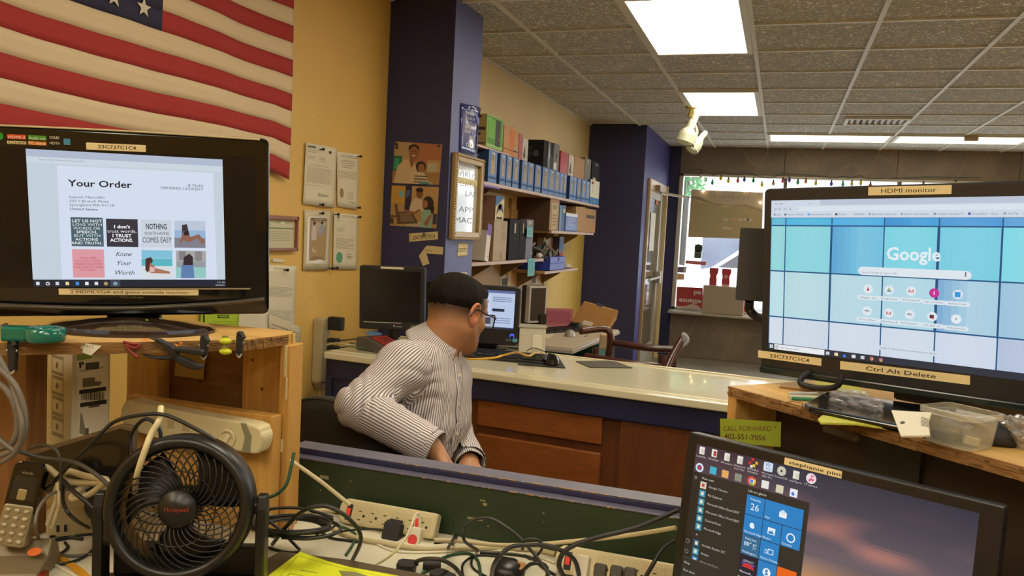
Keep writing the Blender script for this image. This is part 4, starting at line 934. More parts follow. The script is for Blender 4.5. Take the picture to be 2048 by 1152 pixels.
q.rect(s0-.1, s0-.045, s1-.095, s1-.082, '1f2640', 3, SCREEN); q.rect(s0-.13, s0-.105, s2+.02, s2+.05, '2c3350', 3, SCREEN); q.lines(s0-.1, s0-.01, s2+.02, s2+.05, 3, '5f6f98', 3, m=SCREEN, seed=9)
q.rect(s0-.3, s0-.18, s1-.1, s1-.03, 'dfe6f4', 2, SCREEN)
q.obj('screen', t, label='lit white and pale blue page')
q = MB(); a1, b1 = AI.loc(1024, 672); q.disc(a1, b1, .010, '2030a0', 1, mat('blue_led', '3a4cff', .4, emit=1.5), n=16); q.disc(a1, b1-.003, .007, '111114', 2, GPRINT); x_, z_ = AI.loc(1034, 681); q.rect(x_-.02, x_+.001, z_-.008, z_+.008, '5fa0b8', 1, GPRINT); q.rect(x_-.05, x_-.025, z_-.006, z_+.006, '4a5560', 1, GPRINT); q.obj('badges', t)
zf = CZ-AI.P.z
MB().box(a+.12, c-.1, .05, .13, zf+.012, b+.12, M_blk).obj('stand_neck', t, bevel=.005); MB().rbox(a+.08, c-.06, -.02, .18, zf+.001, zf+.012, .02, M_blk, axis='z').obj('stand_base', t)
# ---- keyboard
def keyboard(label, p, rz, L_=.44, Wd=.15, light=False, group=None):
    t = thing('keyboard', label, 'keyboard', p, rz, group)
    body = M_blkm; MB().prism([(-Wd/2, 0), (Wd/2, 0), (Wd/2, .022), (-Wd/2, .012)], -L_/2, L_/2, body, axis='x').obj('case', t, bevel=.003)
    kd = None
    for j in range(5):
        n = 15 if j else 4
        for i in range(n):
            w_ = (L_-.03)/15 if j else (L_-.03)/4; w1 = w_ if j or i != 1 else w_
            x = -L_/2+.015+w_*(i+.5); y = -Wd/2+.022+j*(Wd-.03)/5; z = .0145+(y+Wd/2)/Wd*.010
            key = ('kb', j == 0, round(L_, 2))
            if key not in me_cache:
                o = MB().box(-w_*.43, w_*.43, -.010, .010, -.004, .004, M_blk).obj('key', t); me_cache[key] = o.data
            else:
                o = bpy.data.objects.new('key', me_cache[key]); COL.objects.link(o); o.parent = t
            o.location = (x, y, z)
    return t
keyboard('black keyboard on the counter below the lit computer', on(1000, 716, .001), math.radians(4))
# mouse pad, mouse, sheet
def quad_thing(name, label, cat, pts, th, m, z0, par_bevel=0, group=None):
    P_ = [atz(x, y, z0+th) for x, y in pts]; c = sum(P_, Vector())/len(P_); c.z = z0
    ar = sum((P_[i].x-c.x)*(P_[(i+1) % len(P_)].y-c.y)-(P_[(i+1) % len(P_)].x-c.x)*(P_[i].y-c.y) for i in range(len(P_)))
    if ar < 0: P_ = P_[::-1]
    b = MB(); b.prism([(p.x-c.x, p.y-c.y) for p in P_], 0, th, m)
    o = b.obj(name, bevel=par_bevel); o.location = c
    return tag(o, label, cat, group)
M_pad = mat('mouse_pad_rubber', '26231f', .75)
mp = quad_thing('mouse_pad', 'dark printed mouse pad under the black mouse on the counter', 'mouse pad', [(1036, 728), (1131, 735), (1116, 712), (1040, 712)], .004, M_pad, CZ+.001, .001)
pr_ = MB(); pc = mp.location; pM = Matrix.Rotation(-PI/2, 4, 'X')
def flat(loc, rz): return Matrix.Rotation(rz, 4, 'Z') @ Matrix.Rotation(-PI/2, 4, 'X')
q = MB(); fm = frame((-.055, -.01, .0045), math.radians(-6), -PI/2)
q.rect(-.04, .05, -.018, .018, 'd8d2bc', 1, M=fm); q.rect(-.036, .046, -.014, .014, '26231f', 2, M=fm); q.poly([(-.02, -.01), (.03, -.01), (.005, .011)], 'd8d2bc', 3, M=fm); q.poly([(-.012, -.007), (.022, -.007), (.005, .007)], '26231f', 4, M=fm); q.rect(-.03, .11, .022, .027, 'b8b2a0', 1, M=fm)
q.obj('printed_logo', mp)
def mouse(label, p, rz, m=M_blk, cable=None, s=1.0):
    t = thing('mouse', label, 'computer mouse', p, rz)
    b = MB(); n, k = 14, 20
    pr = [(0.001, .036), (.35, .035), (.7, .028), (.92, .016), (1.0, .004), (.97, 0)]
    for i in range(len(pr)-1):
        for j in range(k):
            v = []
            for (r, z) in (pr[i], pr[i+1]):
                for jj in (j, j+1):
                    a_ = 2*PI*jj/k; v.append((r*.031*math.cos(a_)*s, r*.055*math.sin(a_)*s, z*s*(1-.25*r*math.sin(a_)*(z > .01))))
            b.add(v, [(0, 2, 3, 1)], m, smooth=True)
    b.obj('shell', t)
    MB().cyl((-.004*s, .026*s, .031*s), (.004*s, .026*s, .031*s), .007*s, M_blkm, n=12).obj('scroll_wheel', t)
    if cable: MB().tube([(x, y, z) for x, y, z in cable], .0018, M_blkm).obj('cable', t)
    return t
mouse('black mouse on the dark pad on the counter', on(1101, 727, .005), .5, M_blkg, [(0, .05, .012), (.0, .10, .03), (-.04, .16, .04), (-.06, .22, .015)], 1.15)
quad_thing('leather_sheet', 'thin dark brown sheet lying alone on the white counter', 'mat', [(1152, 722), (1180, 734), (1265, 735), (1227, 721)], .003, mat('dark_sheet', '4b4234', .7, noise=.2, nscale=30), CZ+.001)
# yellow cable
pts = [on(903, 713, .01), on(935, 718, .034), on(985, 716, .042), on(1012, 709, .05), on(1035, 705, .08), on(1056, 712, .09), on(1068, 707, .04), on(1078, 706, .01)]
b = MB(); b.tube(pts, .0042, mat('yellow_cable', 'd8a62c', .45), n=8); q = pts[0]
b.cbox(q+Vector((-.012, 0, .0)), (.03, .018, .014), mat('yellow_boot', 'dfae3a', .45), (0, 0, .1))
tag(b.obj('network_cable', kind=None), 'yellow network cable running over the counter to the computer', 'cable')
del bpy.data.objects['network_cable']['category']; bpy.data.objects['network_cable']['category'] = 'cable'
# white router box beside the computer
t = thing('router_box', 'white plastic box standing right of the lit computer', 'router', on(1062, 703, .001), .35)
MB().rbox(-.06, .06, -.05, .05, 0, .115, .008, mat('offwhite_plastic', 'cdc9b8', .4), axis='y').obj('housing', t, bevel=.004)
MB().rbox(.0, .045, -.062, -.05, .02, .085, .004, mat('offwhite_light', 'e0dccb', .4), axis='y').obj('flap', t, bevel=.002)
MB().rbox(-.065, .065, -.055, .055, .115, .12, .003, mat('grey_lid', 'a8a494', .4), axis='z').obj('lid', t)
# green cable tangle at the counter's left end
b = MB(); b.tube([on(700, 686, .02), on(735, 690, .01), on(772, 682, .01), on(800, 690, .008)], .003, mat('green_cable', '2f5a38', .5)); b.tube([on(690, 690, .01), on(720, 696, .02), on(752, 686, .01), on(775, 690, .01)], .003, mat('green_cable2', '4a7a4a', .5))
tag(b.obj('green_cable'), 'green cable lying on the left end of the counter', 'cable', kind='stuff')
# ---- wall power strip left of the counter
t = thing('power_strip', 'long cream power strip fixed upright to the yellow wall beside the counter', 'power strip', atx(630, 720, XL+.0), math.radians(90))
ZT = atx(620, 640, XL+.03).z; ZB = atx(640, 782, XL+.03).z; o_ = t.location
MB().rbox(-.030, .034, -.05, -.002, ZB+.04-o_.z, ZT-o_.z, .012, M_creamd, axis='y').prism([(-.030, ZB+.045-o_.z), (.034, ZB+.045-o_.z), (.022, ZB-o_.z), (.006, ZB-o_.z)][::-1], -.045, -.004, M_creamd, axis='y').obj('housing', t, bevel=.005)
MB().cyl((.014, -.025, ZB-.05-o_.z), (.014, -.025, ZB-o_.z), .006, M_cream).obj('cord', t)
for k, (zz, w_) in enumerate(((.93, .035), (.70, .018), (.60, .018), (.50, .018), (.41, .018), (.32, .018))):
    z = (ZB+(ZT-ZB)*zz)-o_.z
    pl = MB().cbox((.03, -.075 if k else -.085, z), (.035, .05 if k else .07, w_ if k else .06), M_blkm).obj('plug', t, bevel=.005)
    if k: pl.data; MB().tube([(.03, -.1, z), (.05, -.13, z+.004), (.12, -.15, z-.01+.01*(k % 2)), (.2, -.12, z-.05)], .003, M_blkm).obj('plug_cord', t)
t = tag(MB().tube([atx(655, 690, XL+.10), W(675, 686, 3.45), W(697, 690, 3.4), on(720, 690, .005)], .004, M_cream, n=6).obj('cream_cable'), 'cream cord arching from the wall strip to the counter', 'cord')
# ================================================================ GREEN DESK BEHIND THE COUNTER
M_gm = mat('green_metal', '1f4f46', .4, noise=.1, nscale=4); M_lino = mat('desk_lino', 'b9ab95', .45, noise=.08, nscale=9)
GZ = CAMZ-.71
gd = thing('metal_desk', 'green metal desk with beige top behind the counter', 'desk', (-1.18, 5.36, 0), math.radians(-3))
MB().box(-.70, .04, -.57, .62, GZ-.03, GZ, M_lino).obj('desktop', gd, bevel=.004)
MB().box(-.705, .046, -.576, .626, GZ-.035, GZ-.012, mat('alu_edge', 'c4bcab', .3, metal=.3)).obj('edge_strip', gd, bevel=.003)
MB().box(-.70, .02, -.55, -.53, .05, GZ-.03, M_gm).obj('end_panel', gd, bevel=.002)
MB().box(-.70, .0, .1, .6, .05, GZ-.03, M_gm).obj('pedestal', gd, bevel=.002)
for k in range(3): 
    dw = MB().box(0, .025, .12, .58, GZ-.22-k*.17, GZ-.06-k*.17, mat('green_metal_light', '2c6a5c', .4)).obj('drawer', gd, bevel=.004)
    MB().box(.025, .04, .28, .42, GZ-.13-k*.17, GZ-.11-k*.17, M_alum).obj('handle', dw, bevel=.002)
def gon(px, py, h=0): return atz(px, py, GZ+h)
G2 = Panel(gon(1076, 664, .0), 62, 0, 0)
# side-on monitor
q0 = gon(1080, 668); G2 = Panel((q0.x, q0.y, GZ), 58)
t = thing('monitor', 'silver framed monitor turned side on, on the green desk', 'monitor', G2.P, math.radians(58))
c = G2.loc(1095, 572); a = G2.loc(1056, 650)
MB().rbox(a[0], c[0], 0, .04, G2.loc(1094, 645)[1], c[1], .008, mat('silver_plastic', 'b4b4b6', .4, metal=.2)).obj('bezel', t, bevel=.004)
MB().rect(a[0]+.014, c[0]-.012, G2.loc(1094, 645)[1]+.016, c[1]-.014, '33302f', 1, mat('grey_display', rough=.25, attr='Col')).obj('display', t)
MB().rbox(a[0]-.005, c[0]+.002, .04, .08, .06, c[1]+.002, .01, M_blkm).obj('rear_shell', t, bevel=.012)
MB().cyl(((a[0]+c[0])/2, .05, .01), ((a[0]+c[0])/2, .05, .12), .025, M_blkm).obj('stand_neck', t); MB().rbox((a[0]+c[0])/2-.1, (a[0]+c[0])/2+.1, -.05, .14, .001, .014, .02, M_blkm, axis='z').obj('stand_base', t)
MB().rbox(-.02, .04, -.015, .02, .014, .14, .004, M_blk).obj('webcam_mount', t, bevel=.003, label='small black block in front of the stand')
keyboard('black keyboard on the green desk', gon(1118, 662, .001), math.radians(62), .42, .14)
mouse('black mouse on the green desk beside the keyboard', gon(1150, 657, .005), 1.2, M_blk, None, 1.3)
mouse('silver mouse lying near the front edge of the green desk', gon(1140, 672, .001), .3, mat('silver_mouse', 'a9a59a', .3, metal=.3), [(0, .05, .01), (.05, .1, .02), (.1, .1, .02), (.12, .03, .005), (.1, -.02, .004)], 1.25)
quad_thing('mouse_pad', 'black mouse pad at the right end of the green desk', 'mouse pad', [(1135, 656), (1166, 660), (1172, 655), (1146, 651)], .003, M_blkm, GZ+.001)
quad_thing('paper_slip', 'cream paper slip under the monitor on the green desk', 'paper', [(1076, 672), (1094, 677), (1108, 668), (1088, 665)], .006, mat('paper_cream', 'cfc6a6', .7), GZ+.001)
t = thing('card_stand', 'small pink framed card standing behind the silver monitor', 'frame', gon(1112, 652, .001), math.radians(30))
MB().rbox(-.11, .13, 0, .012, .0, .135, .004, mat('pink_frame', 'b06a74', .4)).obj('frame', t, bevel=.002); MB().rect(-.09, .11, .02, .115, 'a05566', 2).obj('card', t); MB().box(-.02, .02, .012, .06, 0, .09, M_blk).obj('prop', t)
# cardboard boxes on the desk's far end
M_card = mat('cardboard', 'b5874e', .75, noise=.08, nscale=6); M_cardl = mat('cardboard_light', 'c79c62', .75, noise=.06)
t = thing('cardboard_box', 'flattened brown cardboard box with a white label leaning at the end of the green desk', 'box', gon(1178, 651, .0), 0)
BX = Panel(W(1185, 640, 6.15), 8, 0, 0)
Pq = [BX.loc(*p) for p in ((1137, 651), (1168, 603), (1235, 622), (1205, 672))]
b = MB(); b.prism(Pq[::-1], 0, .05, M_card, BX.M, axis='y'); 
inv = t.matrix_basis.inverted()
def rel(mb, o):
    l = Vector(o.location); mb.v = [(x-l.x, y-l.y, z-l.z) for x, y, z in mb.v]; return mb
t.location = (BX.P.x, BX.P.y, GZ)
rel(b, t).obj('front_panel', t, bevel=.002)
b = MB(); Pz = [BX.loc(*p) for p in ((1205, 672), (1235, 622), (1232, 640), (1208, 678))]; b.prism(Pz[::-1], .01, .09, M_cardl, BX.M, axis='y'); rel(b, t).obj('fold', t)
b = MB(); a1 = [BX.loc(*p) for p in ((1164, 648), (1168, 640), (1187, 645), (1183, 653))]; b.poly(a1, 'd8d2c0', 1, M=BX.M); a1 = [BX.loc(*p) for p in ((1192, 610), (1194, 605), (1207, 608), (1204, 615))]; b.poly(a1, '3a4660', 1, M=BX.M); rel(b, t).obj('labels', t)
zc_ = atz(1190, 670, GZ)
# wooden armchair behind the counter
M_mah = mat('mahogany', '4c2016', .35, col2='3a160e', nscale=3, stretch=(2, 8, 8), coat=.3, wood=True)
aC = W(1290, 710, 4.9); ch = thing('wooden_chair', 'dark red wooden armchair standing behind the counter', 'chair', (aC.x, aC.y, 0), math.radians(-4))
CPn = Panel((aC.x, aC.y, 0), -4)
def cz(px, py): return CPn.loc(px, py)
zT, zL = cz(1290, 693)[1], cz(1290, 712)[1]; xl, xr = cz(1210, 690)[0], cz(1350, 700)[0]
MB().tube([(xl+.02, 0, zT+.005), (0, -.03, zT-.002), (xr, 0, zT+.0)], .022, M_mah, n=8).obj('top_rail', ch)
MB().tube([(xl-.03, -.3, zL-.0), (0, -.36, zL-.004), (xr-.02, -.3, zL-.01)], .026, M_mah, n=8).obj('lower_rail', ch)
MB().tube([(xl+.03, -.02, zT-.12), (xl+.035, -.02, zT+.05), (xl+.0, -.03, zT+.085), (xl-.05, -.1, zT+.085), (xl-.10, -.2, zT+.08)], .022, M_mah, n=8).obj('arm', ch)
MB().tube([(xr-.02, -.25, zT-.16), (xr+.0, -.1, zT-.04), (xr+.04, 0, zT+.07)], .024, M_mah, n=8).obj('arm', ch)
MB().box(xl, xr, -.32, .1, .42, .47, mat('chair_fabric', '6b5a48', .9)).obj('seat', ch, bevel=.02)
for x_ in (xl+.02, xr-.02):
    for y_ in (-.3, .08): MB().tube([(x_, y_, 0), (x_, y_, .45), (x_, y_*.9, zT)], .02, M_mah, n=8, sm=2).obj('leg', ch)
t = tag(MB().tube([(-.035, 0, -.045), (.012, 0, -.03), (.028, 0, .005), (.004, 0, .032), (.0, 0, .02), (.008, 0, .0), (-.02, 0, -.03)], .011, mat('sheer_plastic', 'c3c3c6', .25, alpha=.7, bump=.6, bscale=30), n=8).obj('crumpled_wrap'), 'crumpled clear wrap on the right arm of the wooden chair', 'wrapping'); p = CPn.M @ Vector((cz(1367, 678)[0], -.02, cz(1367, 678)[1])); t.location = p
t = tag(MB().rbox(-.03, .03, -.1, .1, -.05, .05, .01, mat('beige_cushion', 'c8ae8c', .8)).obj('beige_box', bevel=.01), 'beige box with dark spots beside the green desk', 'box'); t.location = W(1213, 690, 5.2); t.location.z = .78
# ================================================================ SEATED MAN AND HIS CHAIR
def smin(a, b, k):
    h = np.maximum(k-np.abs(a-b), 0)/k
    return np.minimum(a, b)-h*h*k*.25
class Field:
    """smooth union of rounded cones and ellipsoids on a grid, turned into one closed surface"""
    def __init__(s, lo, hi, res):
        s.lo = np.array(lo, float); s.res = res; s.n = np.ceil((np.array(hi)-s.lo)/res).astype(int)+1
        s.F = np.full(s.n, .08, np.float32)
    def _win(s, lo, hi, mg):
        a = np.maximum(((np.array(lo)-mg-s.lo)/s.res).astype(int), 0); b = np.minimum(((np.array(hi)+mg-s.lo)/s.res).astype(int)+2, s.n)
        if np.any(b <= a): return None
        ax = [s.lo[i]+s.res*np.arange(a[i], b[i]) for i in range(3)]
        return tuple(slice(a[i], b[i]) for i in range(3)), np.meshgrid(*ax, indexing='ij')
    def cone(s, p0, p1, r0, r1, k=.03, flat=None, sub=False):
        p0 = np.array(p0, float); p1 = np.array(p1, float); mg = max(r0, r1)+.09
        w_ = s._win(np.minimum(p0, p1), np.maximum(p0, p1), mg)
        if w_ is None: return s
        sl, (X, Y, Z) = w_; d = p1-p0; L2 = max(d.dot(d), 1e-9)
        t = np.clip(((X-p0[0])*d[0]+(Y-p0[1])*d[1]+(Z-p0[2])*d[2])/L2, 0, 1)
        ex, ey, ez = X-p0[0]-t*d[0], Y-p0[1]-t*d[1], Z-p0[2]-t*d[2]
        if flat is not None:                      # flatten along a direction: (unit vector, factor)
            u_, f_ = np.array(flat[0], float), flat[1]; q = ex*u_[0]+ey*u_[1]+ez*u_[2]
            ex, ey, ez = ex+u_[0]*q*(f_-1), ey+u_[1]*q*(f_-1), ez+u_[2]*q*(f_-1)
        v = (np.sqrt(ex*ex+ey*ey+ez*ez)-(r0+(r1-r0)*t)).astype(np.float32)
        s.F[sl] = np.maximum(s.F[sl], -v) if sub else smin(s.F[sl], v, k); return s
    def ell(s, c, r, M=None, k=.03, sub=False):
        c = np.array(c, float); r = np.array(r, float); m = r.max()
        w_ = s._win(c-m, c+m, .07)
        if w_ is None: return s
        sl, (X, Y, Z) = w_; P_ = np.stack([X-c[0], Y-c[1], Z-c[2]], -1)
        if M is not None: P_ = P_ @ np.array(M)          # columns of M = local axes
        q = P_/r; k0 = np.sqrt((q*q).sum(-1)); k1 = np.sqrt(((q/r)**2).sum(-1))+1e-9
        v = (k0*(k0-1)/k1).astype(np.float32)
        s.F[sl] = np.maximum(s.F[sl], -v) if sub else smin(s.F[sl], v, k); return s
    def waves(s, amp, freqs, seed=1):
        rr = np.random.RandomState(seed); ax = [s.lo[i]+s.res*np.arange(s.n[i]) for i in range(3)]; X, Y, Z = np.meshgrid(*ax, indexing='ij'); acc = 0
        for f_ in freqs:
            d = rr.normal(size=3); d /= np.linalg.norm(d); ph = rr.uniform(0, 6.28); d2 = rr.normal(size=3)*f_*.35
            acc = acc+(1-np.abs(np.sin((X*d[0]+Y*d[1]+Z*d[2])*f_+ph+1.3*np.sin(X*d2[0]+Y*d2[1]+Z*d2[2]))))*amp/len(freqs)
        s.F = s.F-acc.astype(np.float32)+amp*.4; return s
    def mesh(s):
        F = s.F; n = F.shape; ins = F < 0
        c = np.zeros(tuple(k-1 for k in n), int)
        for i in (0, 1):
            for j in (0, 1):
                for k in (0, 1): c += ins[i:n[0]-1+i, j:n[1]-1+j, k:n[2]-1+k]
        act = (c > 0) & (c < 8); idx = -np.ones(act.shape, int); A = np.argwhere(act); idx[act] = np.arange(len(A))
        pos = np.zeros((len(A), 3)); cnt = np.zeros(len(A)); cor = [(i, j, k) for i in (0, 1) for j in (0, 1) for k in (0, 1)]
        val = {q: F[A[:, 0]+q[0], A[:, 1]+q[1], A[:, 2]+q[2]] for q in cor}
        for q in cor:
            for ax in range(3):
                if q[ax]: continue
                q2 = list(q); q2[ax] = 1; q2 = tuple(q2); a, b = val[q], val[q2]; m = (a < 0) != (b < 0)
                t = np.where(m, a/(np.where(m, a-b, 1)), 0); p = np.tile(np.array(q, float), (len(A), 1)); p[:, ax] += t
                pos[m] += p[m]; cnt[m] += 1
        V = s.lo+(A+pos/np.maximum(cnt, 1)[:, None])*s.res
        faces = []
        for ax in range(3):
            o1, o2 = [(1, 2), (2, 0), (0, 1)][ax]
            a = ins; sh = [slice(None)]*3; sh2 = [slice(None)]*3; sh[ax] = slice(0, -1); sh2[ax] = slice(1, None)
            m = a[tuple(sh)] != a[tuple(sh2)]; E_ = np.argwhere(m)
            ok = np.ones(len(E_), bool)
            for o in (o1, o2): ok &= (E_[:, o] > 0) & (E_[:, o] < n[o]-1)
            E_ = E_[ok]; st = a[E_[:, 0], E_[:, 1], E_[:, 2]]
            def g(d1, d2):
                q = E_.copy(); q[:, o1] -= d1; q[:, o2] -= d2; return idx[q[:, 0], q[:, 1], q[:, 2]]
            Q = np.stack([g(1, 1), g(0, 1), g(0, 0), g(1, 0)], -1); Q[~st] = Q[~st][:, ::-1]; faces.append(Q)
        Fc = np.concatenate(faces); Fc = Fc[(Fc >= 0).all(1)]
        return V, Fc
def mk(name, V, Fc, m, parent, col=None, attrs=None, origin=None):
    me = bpy.data.meshes.new(name); V = np.array(V)-(np.array(origin) if origin is not None else 0)
    me.from_pydata(V.tolist(), [], Fc.tolist()); me.update(); me.materials.append(m)
    me.polygons.foreach_set('use_smooth', [True]*len(me.polygons))
    if col is not None:
        ca = me.color_attributes.new('Col', 'FLOAT_COLOR', 'POINT'); ca.data.foreach_set('color', np.concatenate([col, np.ones((len(V), 1))], 1).ravel())
    if attrs is not None:
        for nm, a in attrs.items():
            at = me.attributes.new(nm, 'FLOAT_VECTOR', 'POINT'); at.data.foreach_set('vector', np.asarray(a, dtype=np.float32).ravel())
    o = bpy.data.objects.new(name, me); COL.objects.link(o)
    if parent: o.parent = parent
    return o
def N3(v): return np.array(v, float)
rgt = RW @ Vector((1, 0, 0)); rgt.z = 0; rgt.normalize(); fwd = Vector((-rgt.y, rgt.x, 0))
def dirc(a, b, c=0): return (rgt*a+fwd*b+Vector((0, 0, c))).normalized()
J = dict(pel=W(800, 1045, 2.38), lum=W(812, 940, 2.38), che=W(842, 835, 2.38), upc=W(855, 765, 2.38), nb=W(868, 708, 2.38), hd=W(913, 628, 2.39),
         rs=W(805, 737, 2.20), re=W(716, 812, 2.10), rw=W(862, 893, 2.03), rh=W(893, 930, 2.05), ls=W(900, 752, 2.54), le=W(912, 868, 2.60), lw=W(938, 925, 2.40), lh=W(936, 962, 2.33))
fac = dirc(.9, -.43); rside = Vector((fac.y, -fac.x, 0))      # chest direction, the man's right
tup = (J['nb']-J['lum']).normalized()
MAN = thing('person', 'seated man with short dark hair and glasses in a striped shirt, looking away', 'person', (J['pel'].x, J['pel'].y, 0))
ORG = (J['pel'].x, J['pel'].y, 0)
M_skin = mat('skin', rough=.5, attr='Col'); M_skin.node_tree.nodes['Principled BSDF'].inputs['Subsurface Weight'].default_value = .08
M_skin.node_tree.nodes['Principled BSDF'].inputs['Subsurface Radius'].default_value = (.01, .004, .002)
# head frame
hf = dirc(.60, .80, -.30); hr_ = hf.cross(Vector((0, 0, 1))).normalized(); hr_ = (hr_+Vector((0, 0, .06))).normalized(); hu = hr_.cross(hf).normalized()
HM = Matrix((hr_, hf, hu)).transposed(); H0 = J['hd']
def hp(x, y, z): return H0+HM @ Vector((x, y, z))
HMn = np.array([[HM[i][j] for j in range(3)] for i in range(3)])
hfld = Field(N3(H0)-.17, N3(H0)+.17, .0034)
hfld.ell(hp(0, -.012, .032), (.076, .094, .082), HMn, .02).ell(hp(0, .022, -.028), (.062, .070, .078), HMn, .03).ell(hp(0, .048, -.078), (.040, .036, .030), HMn, .035)
hfld.ell(hp(0, .040, .045), (.062, .052, .045), HMn, .03).ell(hp(.052, .045, -.018), (.018, .026, .020), HMn, .02).ell(hp(-.052, .045, -.018), (.018, .026, .020), HMn, .02)
hfld.cone(hp(.056, .0, -.045), hp(.02, .062, -.088), .017, .014, .03).cone(hp(-.056, .0, -.045), hp(-.02, .062, -.088), .017, .014, .03)
hfld.cone(hp(0, .088, .012), hp(0, .108, -.026), .009, .013, .014).ell(hp(.012, .100, -.032), (.009, .010, .007), HMn, .008).ell(hp(-.012, .100, -.032), (.009, .010, .007), HMn, .008)
for s_ in (1, -1):
    hfld.ell(hp(s_*.031, .090, .006), (.016, .012, .011), HMn, .01, sub=True)
    hfld.cone(hp(s_*.012, .094, .026), hp(s_*.046, .082, .026), .006, .005, .012)
    hfld.ell(hp(s_*.031, .082, .006), (.0125, .012, .0125), HMn, .004)
    # ear: rim, lobe and bowl
    hfld.ell(hp(s_*.079, -.010, -.006), (.0075, .019, .031), HMn, .006).ell(hp(s_*.086, -.006, .0), (.006, .012, .019), HMn, .004, sub=True)
    rim = [hp(s_*(.080+.006*math.sin(t)), -.012+.018*math.cos(t), .002+.028*math.sin(t)) for t in np.linspace(-1.0, 3.9, 12)]
    for a, b in zip(rim, rim[1:]): hfld.cone(a, b, .0042, .0042, .004)
hfld.cone(hp(.022, .091, -.058), hp(-.022, .091, -.058), .0055, .0055, .008).cone(hp(.018, .090, -.066), hp(-.018, .090, -.066), .006, .006, .008).cone(hp(.024, .099, -.062), hp(-.024, .099, -.062), .0018, .0018, sub=True)
nkb = J['nb']; hfld.cone(nkb, hp(0, -.028, -.035), .064, .058, .03)
Vh, Fh = hfld.mesh()
# body field
lo = N3((min(J[k].x for k in J)-.22, min(J[k].y for k in J)-.2, -.02)); hi = N3((J['pel'].x+.72, max(J[k].y for k in J)+.25, nkb.z+.03))
bf = Field(lo, hi, .0075)
def torso(f_, inf=0):
    r_ = rside
    f_.cone(J['pel']+r_*.07, J['pel']-r_*.07, .115+inf, .115+inf, .04)
    f_.cone(J['pel'], J['lum'], .125+inf, .115+inf, .05).cone(J['lum']+r_*.045, J['che']+r_*.06, .098+inf, .105+inf, .05).cone(J['lum']-r_*.045, J['che']-r_*.06, .098+inf, .105+inf, .05)
    f_.cone(J['che']+r_*.05, J['upc']+r_*.07, .108+inf, .088+inf, .05).cone(J['che']-r_*.05, J['upc']-r_*.07, .108+inf, .088+inf, .05)
    f_.cone(J['upc']+r_*.06, J['rs'], .078+inf, .058+inf, .05).cone(J['upc']-r_*.06, J['ls'], .078+inf, .056+inf, .05).cone(J['nb']-tup*.02, J['upc'], .070+inf, .09+inf, .05)
    f_.cone(J['nb']-tup*.015, J['rs']+Vector((0, 0, .012)), .050+inf, .050+inf, .04)
def arms(f_, inf=0, wr=0):
    f_.cone(J['rs'], J['re'], .055+inf, .043+inf, .03).cone(J['re'], J['rw'], .044+inf, .030+inf+wr, .02)
    f_.cone(J['ls'], J['le'], .053+inf, .042+inf, .03).cone(J['le'], J['lw'], .043+inf, .030+inf+wr, .02)
def hand(f_, wrist, tip, up, side, thumb):
    """palm, five unequal curled fingers and thumb; up = back of the hand"""
    d = (tip-wrist).normalized(); sd = side.normalized(); u_ = sd.cross(d).normalized()
    if u_.dot(up) < 0: u_ = -u_
    f_.cone(wrist, wrist+d*.03, .027, .026, .02, (u_, 1.3)); pc_ = wrist+d*.055
    for o_ in (-.024, -.008, .008, .024): f_.cone(wrist+d*.02+sd*o_*.6, wrist+d*.085+sd*o_, .015, .0125, .014)
    for k, (o_, L_) in enumerate(((-.030, .062), (-.010, .076), (.010, .082), (.029, .072))):
        o_ = o_ if thumb > 0 else -o_
        b0 = wrist+d*.09+sd*o_*.9; q = b0; dd = d.copy()
        for j, (fr_, r0, r1, bend) in enumerate(((.45, .0095, .0088, .35), (.31, .0088, .008, .55), (.24, .008, .0066, .5))):
            dd = (dd*math.cos(bend)-u_*math.sin(bend)).normalized(); e_ = q+dd*L_*fr_; f_.cone(q, e_, r0, r1, .004); q = e_
            u2 = u_
    b0 = wrist+d*.03+sd*thumb*.026; m1 = b0+(d*.6+sd*thumb*.75-u_*.25).normalized()*.042; m2 = m1+(d*.9+sd*thumb*.25-u_*.3).normalized()*.032; m3 = m2+(d-u_*.4).normalized()*.024
    f_.cone(b0, m1, .014, .0115, .01).cone(m1, m2, .0112, .010, .005).cone(m2, m3, .010, .0078, .005)
bf.cone(nkb-tup*.05, nkb+ (hp(0, -.028, -.035)-nkb)*.5, .066, .062, .03)
torso(bf, -.012); arms(bf, -.010)
hip = J['pel']; lf_ = Vector((.93, .36, 0)).normalized(); lside = Vector((lf_.y, -lf_.x, 0))
knees = []
def legs(f_, inf=0):
    out = []
    for s_ in (1, -1):
        h0 = hip+lside*s_*.095+Vector((0, 0, -.02)); k0 = h0+lf_*.42+Vector((0, 0, -.03))+lside*s_*.06; k0.z = .53; a0 = k0+lf_*.03; a0.z = .09
        f_.cone(h0, k0, .088+inf, .062+inf, .04).cone(k0, k0.lerp(a0, .35), .060+inf, .056+inf, .03).cone(k0.lerp(a0, .35), a0, .056+inf, .042+inf, .03); out.append((k0, a0))
    return out
lg_ = legs(bf, -.010)
for k0, a0 in lg_: bf.cone(a0, a0+Vector((0, 0, -.04)), .036, .036, .02).cone(a0+Vector((0, 0, -.045)), a0+lf_*.15+Vector((0, 0, -.055)), .034, .030, .02)
Vb, Fb = bf.mesh()
hfR = Field(N3(J['rw'])-.19, N3(J['rw'])+.19, .0042)
tipR = J['rw']+(J['rh']-J['rw']).normalized()*.1
hfR.cone(J['re'].lerp(J['rw'], .7), J['rw'], .029, .026, .01); hand(hfR, J['rw'], tipR, Vector((0, 0, 1))-fwd*.3, (J['rh']-J['rw']).cross(Vector((0, 0, 1))), 1)
Vr, Fr = hfR.mesh()
hfL = Field(N3(J['lw'])-.19, N3(J['lw'])+.19, .0042)
